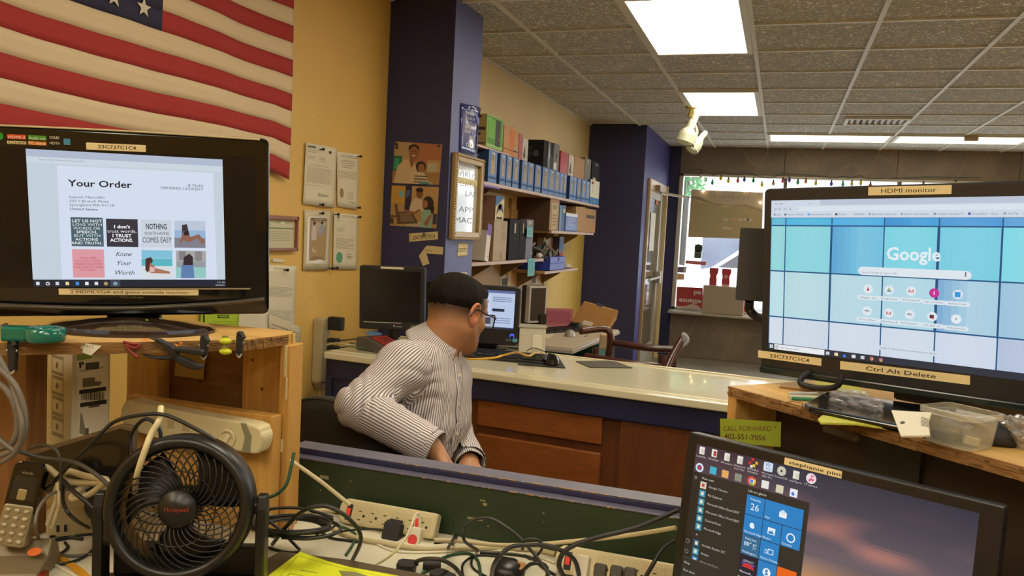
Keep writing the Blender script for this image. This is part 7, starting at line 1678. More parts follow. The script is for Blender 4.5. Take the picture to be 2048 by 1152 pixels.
def redsign(txt, x0, x1, yb, hpx):
    def f_(b, f):
        for (st, a, c, yy) in txt:
            X0, Z0 = f(a, yy); X1, _ = f(c, yy); v, ff = text2d(st, 1/.7, .03); xs = [p for p, _ in v]; W_ = max(xs)-min(xs)
            b.add([(X1-(p-min(xs))/W_*(X1-X0), -.0012, Z0-q_*hpx*.0062) for p, q_ in v], ff, PRINT, None, 'd8ccc0')
    return f_
wthing('window_sign', 'red window sign with upside down white letters at the left of the window', 'sign', [(1354, 573), (1406, 576), (1404, 619), (1352, 613)], mat('red_sign', 'a83431', .5), lambda b, f: (redsign([('eillance', 1358, 1403, 597), ('ed', 1388, 1403, 582)], 0, 0, 0, 9)(b, f), b.poly([f(*p) for p in ((1352, 613), (1404, 619), (1396, 611), (1383, 608), (1370, 612))], 'cdb9a8', 2)))
wthing('window_sign', 'red window sign piece with upside down letters beside the grey panel', 'sign', [(1488, 598), (1504, 598), (1503, 625), (1487, 624)], mat('red_sign', 'a83431', .5), lambda b, f: redsign([('nit', 1488, 1503, 605)], 0, 0, 0, 8)(b, f))
t = thing('display_box', 'large beige box standing before the red window sign', 'box', aty(1445, 620, YB-.19), 0); zz = WZ0+.001; t.location.z = zz
a_, b_2 = aty(1405, 600, YB-.25).x-t.location.x, aty(1488, 600, YB-.25).x-t.location.x; hh_ = aty(1440, 573, YB-.25).z-zz
t.location.y = YB-.17; MB().box(a_, b_2, -.1, .1, 0, hh_, mat('beige_panel', '9c8f7c', .7)).obj('carton', t, bevel=.004); MB().box(a_, b_2, -.1, .1, hh_, hh_+.004, mat('white_edge', 'd8d4cc', .5)).obj('lid', t)
WZs = WZ0
MB_ = None
sl = thing('display_ledge', 'metal ledge inside the shop window under the display boxes', 'shelf', (WX0+1.0, YB-.19, WZ0-.03)); MB().box(-1.0, 2.4, -.12, .11, 0, .028, mat('sill_metal', 'aaa394', .35, metal=.4)).obj('board', sl, bevel=.004)
for k, (x0_, x1_, lb_) in enumerate(((1418, 1435, 'left red waisted carton on top of the beige window box'), (1443, 1461, 'right red waisted carton with a pale ring on the beige window box'))):
    p0, p1 = aty(x0_, 560, YB-.2), aty(x1_, 560, YB-.2); w_ = (p1.x-p0.x)/2; zt_ = aty((x0_+x1_)/2, 536+k*2, YB-.2).z; zb_ = zz+hh_+.005; h = zt_-zb_
    t = thing('red_carton', lb_, 'box', ((p0.x+p1.x)/2, YB-.17, zb_), 0, 'red cartons in the window')
    P_ = [(-w_*.85, 0), (w_*.75, 0), (w_*.8, h*.3), (w_*.65, h*.55), (w_, h*.75), (w_, h), (-w_, h), (-w_, h*.75), (-w_*.8, h*.55), (-w_*.95, h*.3)]
    MB().prism(P_, -.04, .04, mat('red_carton', 'a32c33', .45), axis='y').obj('carton', t)
    if k: b = MB(); b.disc(-w_*.05, h*.55, w_*.4, 'd8c4b8', 1, y=-.04); b.disc(-w_*.05, h*.55, w_*.25, 'a32c33', 2, y=-.04); b.disc(-w_*.05, h*.55, w_*.1, 'd8c4b8', 3, y=-.04); b.rect(-w_*.8, w_*.7, .0, h*.12, 'c98a7c', 1, y=-.04); b.obj('print', t)
wthing('window_sticker', 'grey accreditation sticker with a torch mark on the window glass', 'sticker', [(1389, 489), (1404, 490), (1401, 517), (1387, 516)], mat('grey_sticker', 'a3a492', .6), lambda b, f: (b.disc(*f(1396, 496), .05, '2c2c28', 1, n=8), b.disc(*f(1395, 503), .04, '2c2c28', 1, rz=.012), b.rect(*[v for pr in zip(f(1388, 516), f(1401, 506)) for v in pr], '4a5a4c', 1)), dy=.06)
wthing('window_sticker', 'narrow red sticker strip low on the window glass', 'sticker', [(1371, 521), (1412, 524), (1410, 531), (1369, 527)], mat('red_sticker', 'a8564c', .6), lambda b, f: b.text('Authorized', f(1373, 526)[0], f(1373, 526)[1], .02, 'd8a098', 1, width=.22), dy=.06)
wthing('window_sticker', 'small violet and white sticker at the left edge of the window', 'sticker', [(1354, 534), (1372, 534), (1371, 546), (1353, 545)], mat('violet_sticker', '6a5f7c', .6), lambda b, f: b.rect(*[v for pr in zip(f(1366, 544), f(1371, 536)) for v in pr], 'c8c8b8', 1), dy=.06)
wthing('window_sticker', 'tan square sticker under the violet one on the window', 'sticker', [(1354, 547), (1367, 548), (1367, 560), (1353, 560)], mat('tan_sticker', 'c8a27c', .6), None, dy=.06)
# string of coloured bulbs along the window's top
ws = thing('string_lights', 'string of small coloured bulbs along the top of the shop window', 'string lights', (WX0, YB-.06, WZ1-.05))
bl = [(1402, 348, 'd8c8b0'), (1425, 362, '2fae7c'), (1442, 353, 'd8c832'), (1457, 358, 'd8cc32'), (1476, 358, 'd84048'), (1489, 356, '4a5ad0'), (1507, 358, '2f9a70'), (1524, 366, 'ccc836'), (1547, 363, 'c88a5a'), (1566, 358, 'd03c5c'), (1579, 357, '5a48b8'), (1596, 361, '2f9a6a'), (1612, 359, 'c88a2a'), (1632, 363, 'd8cc52'), (1663, 364, '4a58c8'), (1686, 365, '2fa884'), (1704, 364, 'd8cc82'), (1722, 363, 'd8c852'), (1741, 367, 'd03c4c'), (1847, 366, 'c08a5a'), (1912, 364, 'd0c05a')]
wire = [(1366, 346)]+[(x, y-9-(i % 2)*3) for i, (x, y, c) in enumerate(bl)]+[(1960, 355)]
o2 = Vector(ws.location)
MB().tube([tuple(aty(x, y, YB-.06)-o2) for x, y in wire], .004, mat('green_wire', '2a4034', .5), n=5, sm=3).obj('wire', ws)
for x, y, c in bl:
    p = aty(x, y, YB-.06)-o2; M_ = mat('bulb_'+c, c, .15); b = MB(); b.lathe([(.001, -.05), (.012, -.042), (.019, -.022), (.014, -.004), (.009, 0)], M_, 10, frame(p)); b.lathe([(.009, 0), (.009, .02), (.001, .022)], mat('bulb_cap', '2c3c30', .5), 8, frame(p)); b.obj('bulb', ws)
# row of lit fairy lights lower down
bl2 = [(1406, 382), (1437, 376), (1491, 380), (1513, 376), (1521, 405), (1410, 373), (1491, 368), (1505, 366)]
w2 = thing('fairy_lights', 'short strand of tiny warm lit bulbs across the beige window poster', 'string lights', (WX0, YB-.05, CAMZ+.6)); o2 = Vector(w2.location)
MB().tube([tuple(aty(x, y, YB-.05)-o2) for x, y in sorted(bl2)], .002, mat('clear_wire', 'b0a898', .5), n=4, sm=2).obj('wire', w2)
for x, y in bl2: p = aty(x, y, YB-.055)-o2; MB().ball(tuple(p), .014, mat('lit_bulb', 'ffdcb0', .4, emit=6), 6).obj('bulb', w2)
# ================================================================ CEILING SPOTLIGHTS
M_spot = mat('spot_cream', 'aeb09c', .4); sp0 = Vector((atz(1383, 212, HC).x, atz(1383, 212, HC).y, HC))
Dp = sp0.y*.947-sp0.x*.313
st = thing('track_spotlights', 'pair of pale spotlights on a ceiling mount beside the small light panel', 'spotlight', sp0)
def wp(x, y, d=0): return W(x, y, Dp+d)-sp0
MB().lathe([(.001, .0), (.05, 0), (.05, -.02), (.015, -.03), (.001, -.03)], mat('brass_mount', 'b09a3c', .4, metal=.3), 16).cyl((0, 0, -.02), tuple(wp(1379, 232)), .014, mat('brass_mount', 'b09a3c', .4, metal=.3)).obj('mount', st)
MB().cyl(tuple(wp(1394, 222)), tuple(wp(1384, 250)), .035, M_spot, r1=.03, n=16).obj('neck', st)
def lamp(p0, p1, r0, r1, nm):
    d = (p1-p0); L_ = d.length; M_ = Matrix.Translation(p0) @ d.to_track_quat('Z', 'Y').to_matrix().to_4x4(); b = MB()
    b.lathe([(.001, 0), (r0*.6, .0), (r0*.75, L_*.1), (r0*.8, L_*.35), (r1*.82, L_*.55), (r1*.9, L_*.66), (r1, L_*.68), (r1, L_), (r1*.86, L_), (r1*.8, L_*.75), (.001, L_*.7)], M_spot, 28, M_, None, False); b.lathe([(.001, L_*.8), (r1*.8, L_*.82)], mat('lamp_glass', 'e8dcb0', .2, emit=.6), 20, M_); return b.obj(nm, st)
lamp(wp(1386, 240), wp(1369, 286), .045, .088, 'lamp_head'); lamp(wp(1412, 264, .1), wp(1383, 300, .05), .032, .058, 'lamp_head')
MB().tube([tuple(wp(1385, 240)), tuple(wp(1394, 262, .02)), tuple(wp(1389, 285, .03)), tuple(wp(1396, 296, .04)), tuple(wp(1399, 278, .05))], .012, M_spot, n=6).tube([tuple(wp(1382, 232)), tuple(wp(1390, 238)), tuple(wp(1386, 246)), tuple(wp(1378, 240))], .006, M_spot, n=5).obj('bracket', st)
# ================================================================ THINGS ON AND AROUND THE HUTCHES AND THE BENCH
def dep(v): return (RW.inverted() @ (Vector(v)-Vector((0, 0, CAMZ)))).z*-1
def P3(p, r=.003):
    """(px,py) lies on the bench; (px,py,D) floats at depth D"""
    return dk(p[0], p[1], r) if len(p) == 2 else W(*p)
def wire(name, label, pts, r, m, cat='cable', group=None, kind=None, n=7, sm=6, obj=None):
    Q = [P3(p, r) for p in pts]; o = Q[0].copy(); mb = MB().tube([q-o for q in Q], r, m, n=n, sm=sm)
    t = mb.obj(name); t.location = o
    return tag(t, label, cat, group, kind)
def tangle(label, lst, m, name='cable_tangle'):
    o = P3(lst[0][1][0]); mb = MB()
    for r, pts in lst: mb.tube([P3(p, r)-o for p in pts], r, m if not isinstance(m, dict) else m[r], n=6, sm=6)
    t = mb.obj(name); t.location = o; return tag(t, label, 'cables', None, 'stuff')
def shape(mb, PN, pts, y0, y1, m, inv=None):
    P_ = [PN.loc(*p) for p in pts]; ar = sum(P_[i][0]*P_[(i+1) % len(P_)][1]-P_[(i+1) % len(P_)][0]*P_[i][1] for i in range(len(P_)))
    if ar > 0: P_ = P_[::-1]
    return mb.prism(P_, y0, y1, m, axis='y')
def Fr(px, py, D, yaw=18.5, tilt=0, roll=0): return Panel(W(px, py, D), yaw, tilt, roll)
Bk = mat('black_cable', '1b1a18', .45); Gy = mat('grey_cable', '6b6458', .5); Dg = mat('dark_grey_cable', '3a362e', .5); Cr = mat('cream_cable', 'b9ab84', .5); Wc = mat('white_cable', 'd6cfb4', .45); Gr = mat('green_cable3', '1f4a30', .5)
# --- tape dispenser on the left hutch's edge
e1 = atz(90, 686, HZ+.001)
t = thing('tape_dispenser', 'translucent teal tape dispenser on the left edge of the left hutch', 'tape dispenser', e1, math.radians(30))
M_teal = mat('teal_plastic', '147a68', .15, trans=.25, coat=.4)
MB().lathe([(.012, .006), (.032, .004), (.034, .008), (.034, .026), (.030, .029), (.014, .028), (.012, .022), (.012, .006)], M_teal, 32).obj('reel_case', t)
MB().lathe([(.014, .007), (.030, .007), (.030, .024), (.014, .024), (.014, .007)], mat('clear_tape', '8fc0a8', .2), 24).obj('tape_roll', t)
MB().rbox(-.068, -.022, -.016, .016, .003, .030, .006, M_teal, axis='x').obj('cutter_arm', t, bevel=.002); MB().box(-.070, -.066, -.014, .014, .026, .033, mat('steel', 'a8a8a4', .3, metal=.9)).obj('blade', t)
# --- clamps along the edge
def De(px, py=684): return dep(atz(px, py, HZ))
def clampv(px, y0, y1, label, w_=12):
    D = De(px)-.006; F_ = Fr(px, (y0+y1)/2, D, 20); t = F_.thing('spring_clamp', label, 'clamp', 'black spring clamps on the left hutch edge')
    def l(a, b): return F_.loc(a, b)
    zt = l(px, y0)[1]; zb = l(px, y1)[1]; k_ = D/1600*w_/2
    MB().prism([(-k_, zt-.012), (-k_*.7, zb), (k_*.7, zb), (k_, zt-.012), (k_*.8, zt), (-k_*.8, zt)][::-1], -.012, 0, M_blkm, axis='y').obj('lower_jaw', t, bevel=.002)
    MB().tube([(0, -.006, zt-.008), (.004, -.012, zt-.004), (.010, -.016, zt-.012)], .005, M_blkm, n=8).obj('handle', t)
    MB().cyl((k_*1.2, -.008, zt-.022), (-k_*1.2, -.008, zt-.022), .003, mat('steel', 'a8a8a4', .3, metal=.9), n=8).obj('pin', t); MB().tube([(-.005, -.010, zb+.004), (0, -.011, zb-.003), (.005, -.010, zb+.004)], .002, mat('clear_pad', 'b0a898', .3), n=6).obj('pad', t)
clampv(30, 676, 742, 'black spring clamp on the edge under the teal tape dispenser', 18); clampv(411, 668, 714, 'black spring clamp on the edge left of the yellow clamp', 16); clampv(482, 662, 710, 'black spring clamp on the edge right of the yellow clamp', 14)
D0 = De(350)-.015; F_ = Fr(350, 705, D0, 22); t = F_.thing('hand_clamp', 'large black hand clamp gripping the middle of the left hutch edge', 'clamp')
for nm, pts in (('jaw', [(300, 675), (322, 678), (345, 690), (357, 702), (350, 712), (340, 706), (330, 692), (312, 680)]), ('jaw', [(286, 707), (310, 712), (338, 712), (354, 706), (352, 716), (325, 719), (300, 715)]), ('handle', [(350, 693), (372, 694), (405, 698), (410, 704), (402, 711), (372, 705), (352, 703)]), ('handle', [(350, 706), (370, 714), (395, 725), (408, 730), (406, 737), (390, 739), (366, 730), (350, 718)])):
    shape(MB(), F_, pts, -.010, .006, M_blkm).obj(nm, t, bevel=.003)
a, b = F_.loc(352, 705); MB().cyl((a, -.014, b), (a, .008, b), .006, M_blk, n=12).obj('pivot', t)
F_ = Fr(451, 692, De(451)-.02, 20); t = F_.thing('yellow_clamp', 'small clamp with two lime yellow pads on the hutch edge', 'clamp'); My = mat('lime_pad', 'c3cc1e', .35)
for (py, nm) in ((682, 'pad'), (703, 'pad')): a, b = F_.loc(451, py); MB().ball((a, 0, b), (.0125, .009, .0065), My, 14).obj(nm, t)
a, b = F_.loc(449, 672); MB().cyl((a, .004, b), (a, .004, b-.03), .006, mat('olive_body', '8a8440', .4), n=10).obj('spring_body', t)
t = wire('red_clip', 'dark red plastic clip hooked on the hutch edge', [(247, 684, De(260)-.008), (266, 688, De(260)-.008), (281, 689, De(260)-.008), (270, 696, De(260)-.01), (252, 690, De(260)-.01), (262, 703, De(260)-.01), (275, 714, De(260)-.01), (268, 712, De(260)-.01)], .003, mat('dark_red', '7c2218', .35), 'clip')
t = wire('orange_ring', 'orange plastic ring behind the black hand clamp', [(280, 687, De(290)+.02), (286, 681, De(290)+.02), (295, 680, De(290)+.02), (303, 686, De(290)+.02)], .003, mat('orange_plastic', 'd8822a', .4), 'ring')
t = wire('orange_hook', 'tiny orange hook on the hutch edge right of the hand clamp', [(350, 688, De(355)-.005), (356, 692, De(355)-.005), (364, 687, De(355)-.005), (358, 686, De(355)-.005)], .0015, mat('orange_plastic', 'd8822a', .4), 'hook')
def sheet(name, label, pts, D, m, cat='note', yaw=20, ink=None, tilt=0, th=.0006):
    px = sum(p[0] for p in pts)/len(pts); py = sum(p[1] for p in pts)/len(pts); F_ = Fr(px, py, D, yaw, tilt); t = F_.thing(name, label, cat); shape(MB(), F_, pts, 0, th, m).obj('sheet', t)
    if ink: b = MB(); ink(b, F_); b.obj('writing', t)
    return t
sheet('paper_tag', 'white paper tag with faint writing hanging over the hutch edge', [(156, 684), (203, 692), (182, 711), (139, 697)], De(170)-.006, mat('white_tag', 'dcd8c4', .7), ink=lambda b, F: F.T(b, 'BURST', 158, 693, 187, 697, 6, '8a8474', 2))
note_m = mat('yellow_sticky', 'b09a55', .75)
pz = aty(380, 740, 1.52); sheet('sticky_note', 'faded yellow sticky note stuck inside the left hutch behind the clamp', [(354, 703), (413, 705), (406, 759), (348, 751)], dep(pz), note_m, 'note', 8)
# --- shipping box behind the left hutch
C1 = W(143, 790, 1.74); BXF = Panel((C1.x, C1.y, DZ), 72); BXS = Panel((C1.x, C1.y, DZ), -18)
w_ = BXF.loc(220, 800)[0]; d_ = -BXS.loc(89, 800)[0]; hB = 1.19-DZ
t = thing('shipping_box', 'tall white shipping box with postage label standing behind the left hutch', 'box', (C1.x, C1.y, DZ), math.radians(72))
MB().box(0, w_, 0, d_, 0, hB, mat('white_carton', 'ddd5b8', .6, noise=.04)).obj('carton', t, bevel=.002)
b = MB()
def BT(st, x0, y0, x1, y1, hh, c, bold=0): BXF.T(b, st, x0, y0, x1, y1, hh, c, 3, PRINT, bold)
def BR(x0, y0, x1, y1, c, l=1): BXF.R(b, x0, y0, x1, y1, c, l)
BXF.Q(b, [(153, 700), (188, 700), (180, 722), (155, 740)], '8fae55', 1); BXF.Q(b, [(153, 722), (215, 712), (216, 868), (158, 884)], 'e8e3d0', 2)
BT('P', 158, 736, 168, 734, 11, '2a2622', .04); BR(171, 726, 198, 737, '5a5448', 3); BT('PRIORITY MAIL 2-DAY', 158, 745, 209, 736, 4.5, '3a362e'); BR(158, 780, 212, 781.2, '2a2622', 3); BR(160, 806, 213, 807.2, '2a2622', 3)
rr = random.Random(4); x = 162
while x < 209: dx = rr.choice((.7, 1.1, 1.8)); BR(x, 783+ (209-x)*.06, x+dx, 800, '2a2622', 4); x += dx+rr.choice((.8, 1.3, 1.9))
for k in range(5): BR(165, 757+k*3.2, 165+rr.uniform(20, 38), 758+k*3.2, '7a7464', 3)
BT('USPS TRACKING', 172, 781, 198, 778, 2.4, '4a463c'); BR(177, 812, 199, 813, '6a6456', 3); BXF.Q(b, [(158, 866), (161, 824), (164, 830), (172, 864), (168, 870)], '8a8474', 3); BR(169, 857, 177, 869, '5a5448', 3)
b.obj('front_print', t)
b = MB(); Mx = BXF.I @ BXS.M
for k in range(4):
    y0 = 714+k*41
    for (aa, bb, cc, dd) in ((104, y0, 127, y0+1.2), (104, y0+32, 127, y0+33.2), (104, y0, 105, y0+33), (126, y0, 127, y0+33)): x0_, z0_ = BXS.loc(aa, bb); x1_, z1_ = BXS.loc(cc, dd); b.rect(x0_, x1_, z1_, z0_, '9a9274', 1, M=Mx)
    x0_, z0_ = BXS.loc(114, y0+16); b.poly([(x0_-.006, z0_-.006), (x0_+.004, z0_-.008), (x0_+.007, z0_+.004), (x0_-.002, z0_+.008)], '7a725a', 1, M=Mx)
b.obj('side_print', t)
# --- dark tablet-like panel leaning behind the phone
DPn = Fr(165, 925, 1.55, 2, -12, 0)
t = DPn.thing('laptop', 'dark laptop leaning back behind the cordless phone and cables', 'laptop')
P_ = [(56, 903), (243, 847), (266, 852), (262, 962), (66, 992)]
shape(MB(), DPn, P_, .002, .016, mat('bronze_lid', '5a4a36', .35)).obj('lid', t, bevel=.003); shape(MB(), DPn, [(60, 912), (241, 857), (258, 862), (256, 956), (70, 986)], -.001, .002, mat('dark_panel', '0e0d0e', .15)).obj('display', t)
a, b2 = DPn.loc(160, 960); MB().cyl((a, .02, b2), (a, .09, (DPn.I @ Vector((DPn.P.x, DPn.P.y, DZ))).z), .008, M_blkm).obj('prop_leg', t)
# --- cream surge protector fixed to the hutch's lower board
SGP = Panel(aty(390, 860, 1.405), 0, 0, 0); t = SGP.thing('surge_protector', 'large cream surge protector with a round switch fixed to the left hutch board', 'power strip')
shape(MB(), SGP, [(q.x, q.z) for q in crom([(a, 0, b) for a, b in ((258, 800), (300, 807), (400, 827), (512, 847), (528, 862), (531, 880), (524, 901), (508, 905), (440, 893), (360, 884), (256, 850))], 3, True)], -.012, .029, mat('cream_housing', 'd6ca9e', .4)).obj('housing', t, bevel=.008, seg=4)
shape(MB(), SGP, [(488, 843), (500, 845), (511, 870), (508, 904), (490, 902), (497, 872)], -.0135, -.002, mat('grey_band', '8a8468', .5)).obj('grey_band', t, bevel=.002)
a, b2 = SGP.loc(462, 874); Mr = frame((a, -.012, b2), 0, PI/2)
MB().lathe([(.014, 0), (.022, 0), (.021, .004), (.015, .004), (.014, 0)], mat('cream_housing', 'cdc092', .4), 24, Mr).obj('switch_ring', t); MB().rbox(-.006, .006, -.018, -.010, -.011, .011, .004, mat('pale_switch', 'ddd4ae', .3), frame((a, 0, b2), 0, 0, .5)).obj('switch', t, bevel=.002)
for k, (px, py) in enumerate(((350, 846), (322, 840), (380, 852))):
    a, b2 = SGP.loc(px, py); MB().box(a-.009, a+.009, -.0132, -.0122, b2-.009, b2+.009, mat('outlet_plate', 'b9ac80', .5)).obj('outlet', t, bevel=.001)
wire('thick_cord', 'thick cream cord bending down from the cream surge protector', [(322, 814, 1.40), (318, 840, 1.38), (302, 868, 1.37), (290, 900, 1.36), (274, 950, 1.37), (268, 1000, 1.42)], .0055, mat('cream_housing', 'cdc092', .4), 'cord')
# --- fan
FX, FD = (366, 1010), 1.40; FP = Fr(FX[0], FX[1], FD, 24, -8, 0); t = FP.thing('desk_fan', 'round black desk fan with curved grille blades on the white bench', 'fan')
RO = abs(FP.loc(366, 866)[1]); Rx = Matrix.Rotation(PI/2, 4, 'X')     # lathe z -> -y (towards viewer)
fr_ = lambda: Rx
M_fan = mat('fan_black', '1a1917', .35); M_fanr = mat('fan_rib', '1d1b18', .3)
MB().lathe([(RO*.80, .018), (RO*.84, .034), (RO*.92, .040), (RO*.985, .030), (RO, .012), (RO*.985, -.02), (RO*.93, -.05), (RO*.88, -.052), (RO*.82, -.02), (RO*.80, .018)], M_fan, 56, Rx).obj('rim', t)
hb = RO*.26
MB().lathe([(.001, .038), (hb*.62, .038), (hb*.66, .036), (hb*.97, .036), (hb, .032), (hb, .012), (.001, .012)], M_fan, 32, Rx).obj('front_hub', t)
b = MB(); b.text('Honeywell', -hb*.62, -.004, .0085, '8c2a1c', 1, y=-.0385, width=hb*1.25, bold=.03); b.obj('lettering', t)
def rib(k, n, tw, y0, yc, r, nm, m):
    pts = []
    for j in range(7):
        s_ = j/6; rr_ = hb*.96+(RO*.83-hb*.96)*s_; an = 2*PI*k/n+tw*s_**1.3; pts.append((rr_*math.cos(an), -(y0+yc*math.sin(PI*s_*.9)), rr_*math.sin(an)))
    return MB().tube(pts, r, m, n=4, sm=2).obj(nm, t)
for k in range(36): rib(k, 36, .85, .024, .012, .0017, 'grille_rib', M_fanr)
for k in range(24): rib(k, 24, -.8, -.035, -.01, .0014, 'rear_rib', M_fanr)
MB().lathe([(RO*.5, .034), (RO*.51, .036), (RO*.52, .034), (RO*.51, .032), (RO*.5, .034)], M_fanr, 40, Rx).obj('grille_ring', t)
for k in range(3):
    a0 = 2*PI*k/3+.35
    def bf_(u, v, a0=a0): rr_ = hb*.85+(RO*.78-hb*.85)*u; an = a0+(v-.5)*(1.05+.45*u)+.35*u; return (rr_*math.cos(an), .010-.030*(v-.5)*(1.1-.4*u), rr_*math.sin(an))
    MB().grid(bf_, 8, 8, mat('fan_blade', '151412', .4)).obj('blade', t, solid=.0015)
MB().lathe([(.001, .012), (hb*.9, .012), (hb*.95, -.03), (hb*.8, -.055), (.001, -.058)], M_fan, 24, Rx).obj('motor_hub', t)
zf = (FP.I @ Vector((FP.P.x, FP.P.y, DZ))).z
FI = FP.I @ frame((FP.P.x, FP.P.y, DZ), math.radians(24))
for s_ in (-1, 1):
    MB().prism([(-.020, 0), (.020, 0), (.018, FP.P.z-DZ), (.010, FP.P.z-DZ+.022), (-.010, FP.P.z-DZ+.022), (-.018, FP.P.z-DZ)], s_*(RO+.003), s_*(RO+.020), M_fan, FI, axis='x').obj('stand_arm', t, bevel=.003)
    MB().cyl((s_*(RO*.98), 0, 0), (s_*(RO+.018), 0, 0), .012, M_fan, n=16).obj('tilt_knob', t)
MB().rbox(-RO-.020, RO+.020, -.035, .045, .001, .03, .012, M_fan, FI, axis='z').rbox(-RO-.003, RO+.003, .03, .05, .03, .085, .004, M_fan, FI, axis='z').obj('base', t, bevel=.006)
# --- cordless phone
PP = Fr(45, 1010, 1.48, 26, -14, 8); t = PP.thing('cordless_phone', 'cordless phone standing in its silver cradle at the left end of the bench', 'phone')
hz = PP.loc(55, 922)[1]; lz = PP.loc(30, 1092)[1]; hw = .027
MB().rbox(-hw, hw, -.014, .012, lz+.06, hz, .010, M_blkg, rs=(.012, .012, .002, .002)).obj('handset', t, bevel=.004)
kp = MB().rbox(-hw+.001, hw-.001, -.016, .010, lz, lz+.075, .006, mat('silver_keypad', '8f8468', .35, metal=.3)).obj('keypad', t, bevel=.003)
for j in range(5):
    for i in range(3): MB().ball((-.016+i*.016, -.0165, lz+.010+j*.0135), (.0062, .003, .0045), mat('phone_key', 'a89c7c', .3, metal=.2), 8).obj('key', kp)
MB().rbox(-.008, .008, -.017, -.013, lz+.083, lz+.103, .003, mat('nav_pad', 'a89c70', .3, metal=.4)).obj('navigation_pad', t, bevel=.002)
b = MB(); b.rect(-.020, .020, hz-.068, hz-.026, '2c2a24', 1, GPRINT, y=-.014); b.text('vtech', -.010, hz-.022, .0055, '77705c', 1, y=-.014, width=.02, bold=.02); b.obj('display', t)
cz_ = (PP.I @ Vector((PP.P.x, PP.P.y, DZ))).z
CI = PP.I @ frame((PP.P.x, PP.P.y, DZ), math.radians(26))
cr_ = MB().prism([(-.055, 0), (.042, 0), (.046, .012), (.034, .045), (.006, .062), (-.012, .035), (-.055, .016)], -.052, .050, mat('cradle_silver', '7d7258', .4, metal=.2), CI, axis='x').obj('cradle', t, bevel=.004)
b = MB(); b.text('vtech', -.038, .004, .010, '2a261e', 1, y=-.0555, M=CI, width=.032, bold=.04); b.disc(.032, 0, .012, 'd86a28', 1, M=CI @ frame((0, -.025, .048), 0, -1.0), rz=.009); b.obj('cradle_marks', t)
# --- power strips on the bench
def pstrip(label, Y, x0, x1, ytop, nout, gap0, pitch, h=.055):
    T_ = Panel((aty(x0, ytop, Y).x, Y, DZ), 0, -24); t = T_.thing('power_strip', label, 'power strip', 'power strips on the bench')
    L_ = T_.loc(x1, ytop+40)[0]; hz_ = h
    MB().rbox(0, L_, -.002, .026, .008, hz_+.008, .012, mat('strip_cream', 'c3b68e', .45, noise=.06), rs=(.008, .022, .022, .008)).obj('housing', t, bevel=.005, seg=3)
    sw_ = MB().box(.020, .034, -.004, .0, .016, hz_-.004, M_blkm).obj('switch_plate', t, bevel=.001); MB().rbox(.0225, .0315, -.008, -.003, .026, .042, .002, mat('red_rocker', 'c2301e', .3, emit=.25)).obj('rocker', sw_, bevel=.001)
    for k in range(nout):
        x = gap0+pitch*k; o = MB().rbox(x, x+pitch*.92, -.0032, .0, .012, hz_-.002, .002, mat('outlet_face', 'bdb086', .5)).obj('outlet', t, bevel=.0008)
        q = MB(); xc = x+pitch*.46
        for dz in (-.009, .009): q.rect(xc-.0075, xc-.0005, .030+dz-.001, .030+dz+.001, '1c1812', 1, y=-.0032)
        q.disc(xc+.006, .030, .0032, '1c1812', 1, y=-.0032, n=8); q.obj('slots', o)
    return T_, t
S1, s1t = pstrip('cream power strip lying against the green partition, left of the two', 1.545, 672, 872, 1012, 6, .045, .0305)
S2, s2t = pstrip('cream power strip partly behind the near monitor, right of the two', 1.50, 1108, 1420, 1092, 6, .085, .034)
def plugbox(name, label, cat, px, py, D, dims, m, yaw=0, tilt=-24, r=.004):
    F_ = Fr(px, py, D, yaw, tilt); t = F_.thing(name, label, cat); w_, d_, h_ = dims
    MB().rbox(-w_/2, w_/2, -d_, 0, -h_/2, h_/2, r, m).obj('body', t, bevel=.003); return t, F_
q1 = S1.M @ Vector((S1.loc(790, 1062)[0], -.004, .03)); D1 = dep(q1)
t, F_ = plugbox('adapter', 'black square plug adapter in the left power strip', 'adapter', 791, 1064, D1, (.040, .026, .038), M_blkm); MB().rbox(-.016, .016, -.012, .0, .016, .026, .003, M_blk).obj('ridge', t, bevel=.002)
t, F_ = plugbox('usb_charger', 'white plug charger with a round red sticker in the left power strip', 'charger', 837, 1080, D1-.008, (.031, .034, .050), mat('charger_white', 'd2cab4', .35)); b = MB(); b.disc(0, -.002, .0112, 'cf3a34', 1, y=-.034); b.obj('sticker', t)
MB().rbox(-.006, .006, -.03, -.018, .022, .05, .003, mat('charger_white', 'd2cab4', .35)).obj('usb_plug', t, bevel=.002); b = MB(); b.disc(.001, .034, .0055, 'cf3a34', 1, y=-.030, rz=.010); b.obj('plug_sticker', t)
plugbox('wall_plug', 'white plug in the right power strip beside its red switch', 'plug', 1168, 1137, 1.47, (.024, .03, .045), mat('charger_white', 'd2cab4', .35), r=.006)
for k, (px, py) in enumerate(((1203, 1142), (1235, 1146), (1262, 1150))): plugbox('plug', ('first', 'second', 'third')[k]+' dark plug to the right of the white plug in the right power strip', 'plug', px, py, 1.46, (.022, .022, .026), Dg, r=.006)
